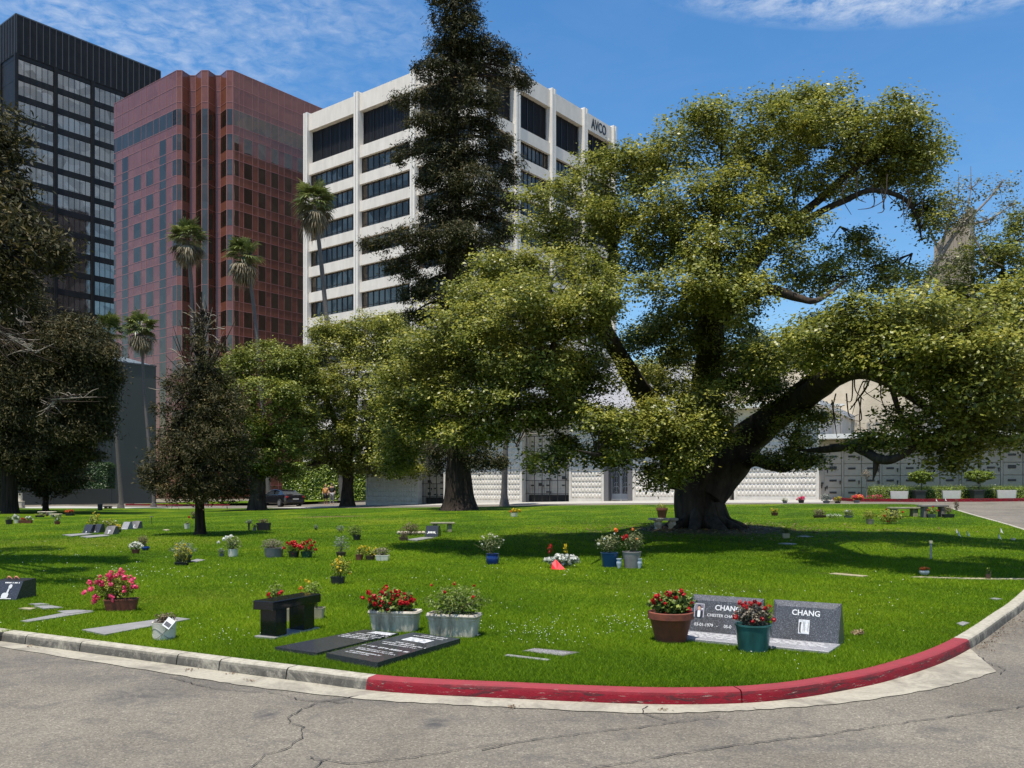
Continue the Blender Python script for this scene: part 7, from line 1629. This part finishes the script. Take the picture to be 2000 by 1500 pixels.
# ------------------------------------------------------------------ grass, clover, litter
def grass():
    rng = np.random.default_rng(77); polyL = LAWN_POLY; Cs = []
    n = 1400000
    # distance drawn with density falling as 1/y^2
    y0, y1 = 6.2, 48.0
    u = rng.random(n); y = 1 / (1 / y0 - u * (1 / y0 - 1 / y1)); x = (rng.random(n) * 2 - 1) * (y * .62 + .6)
    # equalise: keep probability so near rows are not too dense
    P = np.stack([x, y], 1); keep = inside(P, polyL) & (rng.random(n) < 1 - np.clip((y - 22) / 26, 0, 1) * .9); P = P[keep]
    for f in FOOT:
        if f[0] == 'c': P = P[np.hypot(P[:, 0] - f[1], P[:, 1] - f[2]) > f[3]]
        else:
            pts = [tuple(q) for q in f[1]]; bx = np.array(pts)
            near_ = (P[:, 0] > bx[:, 0].min() - .1) & (P[:, 0] < bx[:, 0].max() + .1) & (P[:, 1] > bx[:, 1].min() - .1) & (P[:, 1] < bx[:, 1].max() + .1)
            ins = np.zeros(len(P), bool); ins[near_] = inside(P[near_], pts); P = P[~ins]
    d = np.hypot(P[:, 0] - T1P.x, P[:, 1] - T1P.y + .6); P = P[(d > 2.0) | (rng.random(len(P)) < .12)]
    n = len(P); x, y = P[:, 0], P[:, 1]
    s = np.clip(y - 8, 0, 72); s = s - 1.6 * (1 - np.exp(-s / 1.6)); k = .01485 + .000705 * np.clip(x, -21, 26); z = s * k + LAWN - .004 + .10 * np.exp(-(np.hypot(x - T1P.x, y - T1P.y) / 2.6) ** 2)
    patch = np.sin(x * 1.3 + np.sin(y * .9) * 2) * np.cos(y * 1.1 + np.sin(x * .7) * 2) + .5 * np.sin(x * 4.1 + y * 3.3)
    h = rng.uniform(.016, .038, n) * (1 + .18 * patch); far = np.clip(y / 8.0, 1, 4.5); wd = rng.uniform(.0028, .0055, n) * far; h *= 1 + (far - 1) * .06
    ang = rng.random(n) * 6.283; dx, dy = np.cos(ang) * wd * .5, np.sin(ang) * wd * .5; la = rng.random(n) * 6.283; ln = h * rng.uniform(.4, 1.5, n)
    V = np.empty((n, 3, 3), np.float32)
    V[:, 0] = np.stack([x - dx, y - dy, z], 1); V[:, 1] = np.stack([x + dx, y + dy, z], 1); V[:, 2] = np.stack([x + np.cos(la) * ln, y + np.sin(la) * ln, z + h], 1)
    me = bpy.data.meshes.new('grass'); me.vertices.add(n * 3); me.vertices.foreach_set('co', V.reshape(-1)); me.loops.add(n * 3); me.loops.foreach_set('vertex_index', np.arange(n * 3, dtype=np.int32)); me.polygons.add(n); me.polygons.foreach_set('loop_start', np.arange(0, n * 3, 3, dtype=np.int32))
    a = me.attributes.new('shade', 'FLOAT', 'FACE'); low = np.sin(x * .55 + 2 * np.sin(y * .31)) * np.sin(y * .62 + 1.4 * np.sin(x * .43 + 1)); sh = .40 + rng.normal(size=n) * .19 + .08 * patch + .10 * low; yel = np.exp(-(((x + 3.2) / 1.6) ** 2 + ((y - 11.2) / 1.5) ** 2)) + .8 * np.exp(-(((x - 1.5) / 2.2) ** 2 + ((y - 12.3) / 1.2) ** 2)); sh = sh + .16 * yel
    a.data.foreach_set('value', np.clip(sh, 0, 1).astype(np.float32)); me.update(calc_edges=True)
    m = leafmat('grass_blade', [(0, (.026, .07, .002)), (.3, (.088, .175, .004)), (.55, (.165, .285, .006)), (.8, (.28, .39, .014)), (1, (.46, .48, .05))], .6, .4, .12)
    tag(link('grass', me, m), kind='stuff')
    # clover heads
    C = []
    for cx, cy, rx, ry, q in ((1050, 1235, 90, 22, 220), (1235, 1220, 70, 20, 160), (1350, 1165, 110, 10, 110), (430, 1240, 70, 25, 60), (900, 1180, 120, 40, 60), (300, 1120, 200, 18, 120), (120, 1085, 120, 20, 60), (1500, 1270, 200, 30, 60), (700, 1150, 200, 40, 30), (1000, 1120, 300, 20, 60), (60, 1230, 60, 15, 20), (1700, 1200, 150, 60, 60)):
        for _ in range(int(q * .6)):
            p = at(cx + rng.normal() * rx * .6, cy + rng.normal() * ry * .6)
            C.append((p.x, p.y, p.z + rng.uniform(.02, .04)))
    C = np.array(C); C = C[inside(C[:, :2], polyL)]; n = len(C); sz = .0085 * np.clip(C[:, 1] / 8, 1, 2.2)
    me = leaf_mesh('clover_flowers', C, rng.normal(size=(n, 3)) * .4 + np.array([0, -.6, .7]), sz, sz, rng.uniform(.2, 1, n), rng); tag(link('clover_flowers', me, M_WHITE), kind='stuff')
    # litter along the right kerb and in the gutter
    C = []
    for _ in range(700):
        t = rng.random(); i = min(iR1 + int(t * 60), len(K0) - 1); p = K0[i]; tt = (K0[i + 1] - K0[i - 1]).normalized(); o = abs(rng.normal()) * .09 + .02
        C.append((p.x + tt.y * o, p.y - tt.x * o, g(p.x, p.y) + .012))
    for px, py in ((372, 1311), (488, 1331), (452, 1317), (60, 1266), (1000, 1383), (1300, 1388)):
        for _ in range(14): p = at(px + rng.normal() * 6, py + rng.normal() * 1.6, 0); C.append((p.x, p.y, p.z + .014))
    C = np.array(C); n = len(C); me = leaf_mesh('leaf_litter', C, rng.normal(size=(n, 3)) * .35 + np.array([0, 0, 1.]), .028 * rng.uniform(.4, 1.2, n), .014, rng.random(n), rng)
    tag(link('leaf_litter', me, flmat('litter_brown', (.05, .03, .02), (.16, .09, .05), (.34, .24, .14))), kind='stuff')
    # fallen leaves and duff under the camphor
    C = []
    for _ in range(2600):
        a, r = rng.random() * 6.283, abs(rng.normal()) * 2.1 + .7; xx, yy = T1P.x + math.cos(a) * r, T1P.y - .5 + math.sin(a) * r * .9; C.append((xx, yy, g(xx, yy) + LAWN + .012 + mound(xx, yy)))
    C = np.array(C); n = len(C); me = leaf_mesh('fallen_leaves', C, rng.normal(size=(n, 3)) * .35 + np.array([0, 0, 1.]), .08 * rng.uniform(.5, 1.2, n), .045, rng.random(n), rng)
    tag(link('fallen_leaves', me, MATS.get('x') or bpy.data.materials['litter_brown']), kind='stuff')
grass()
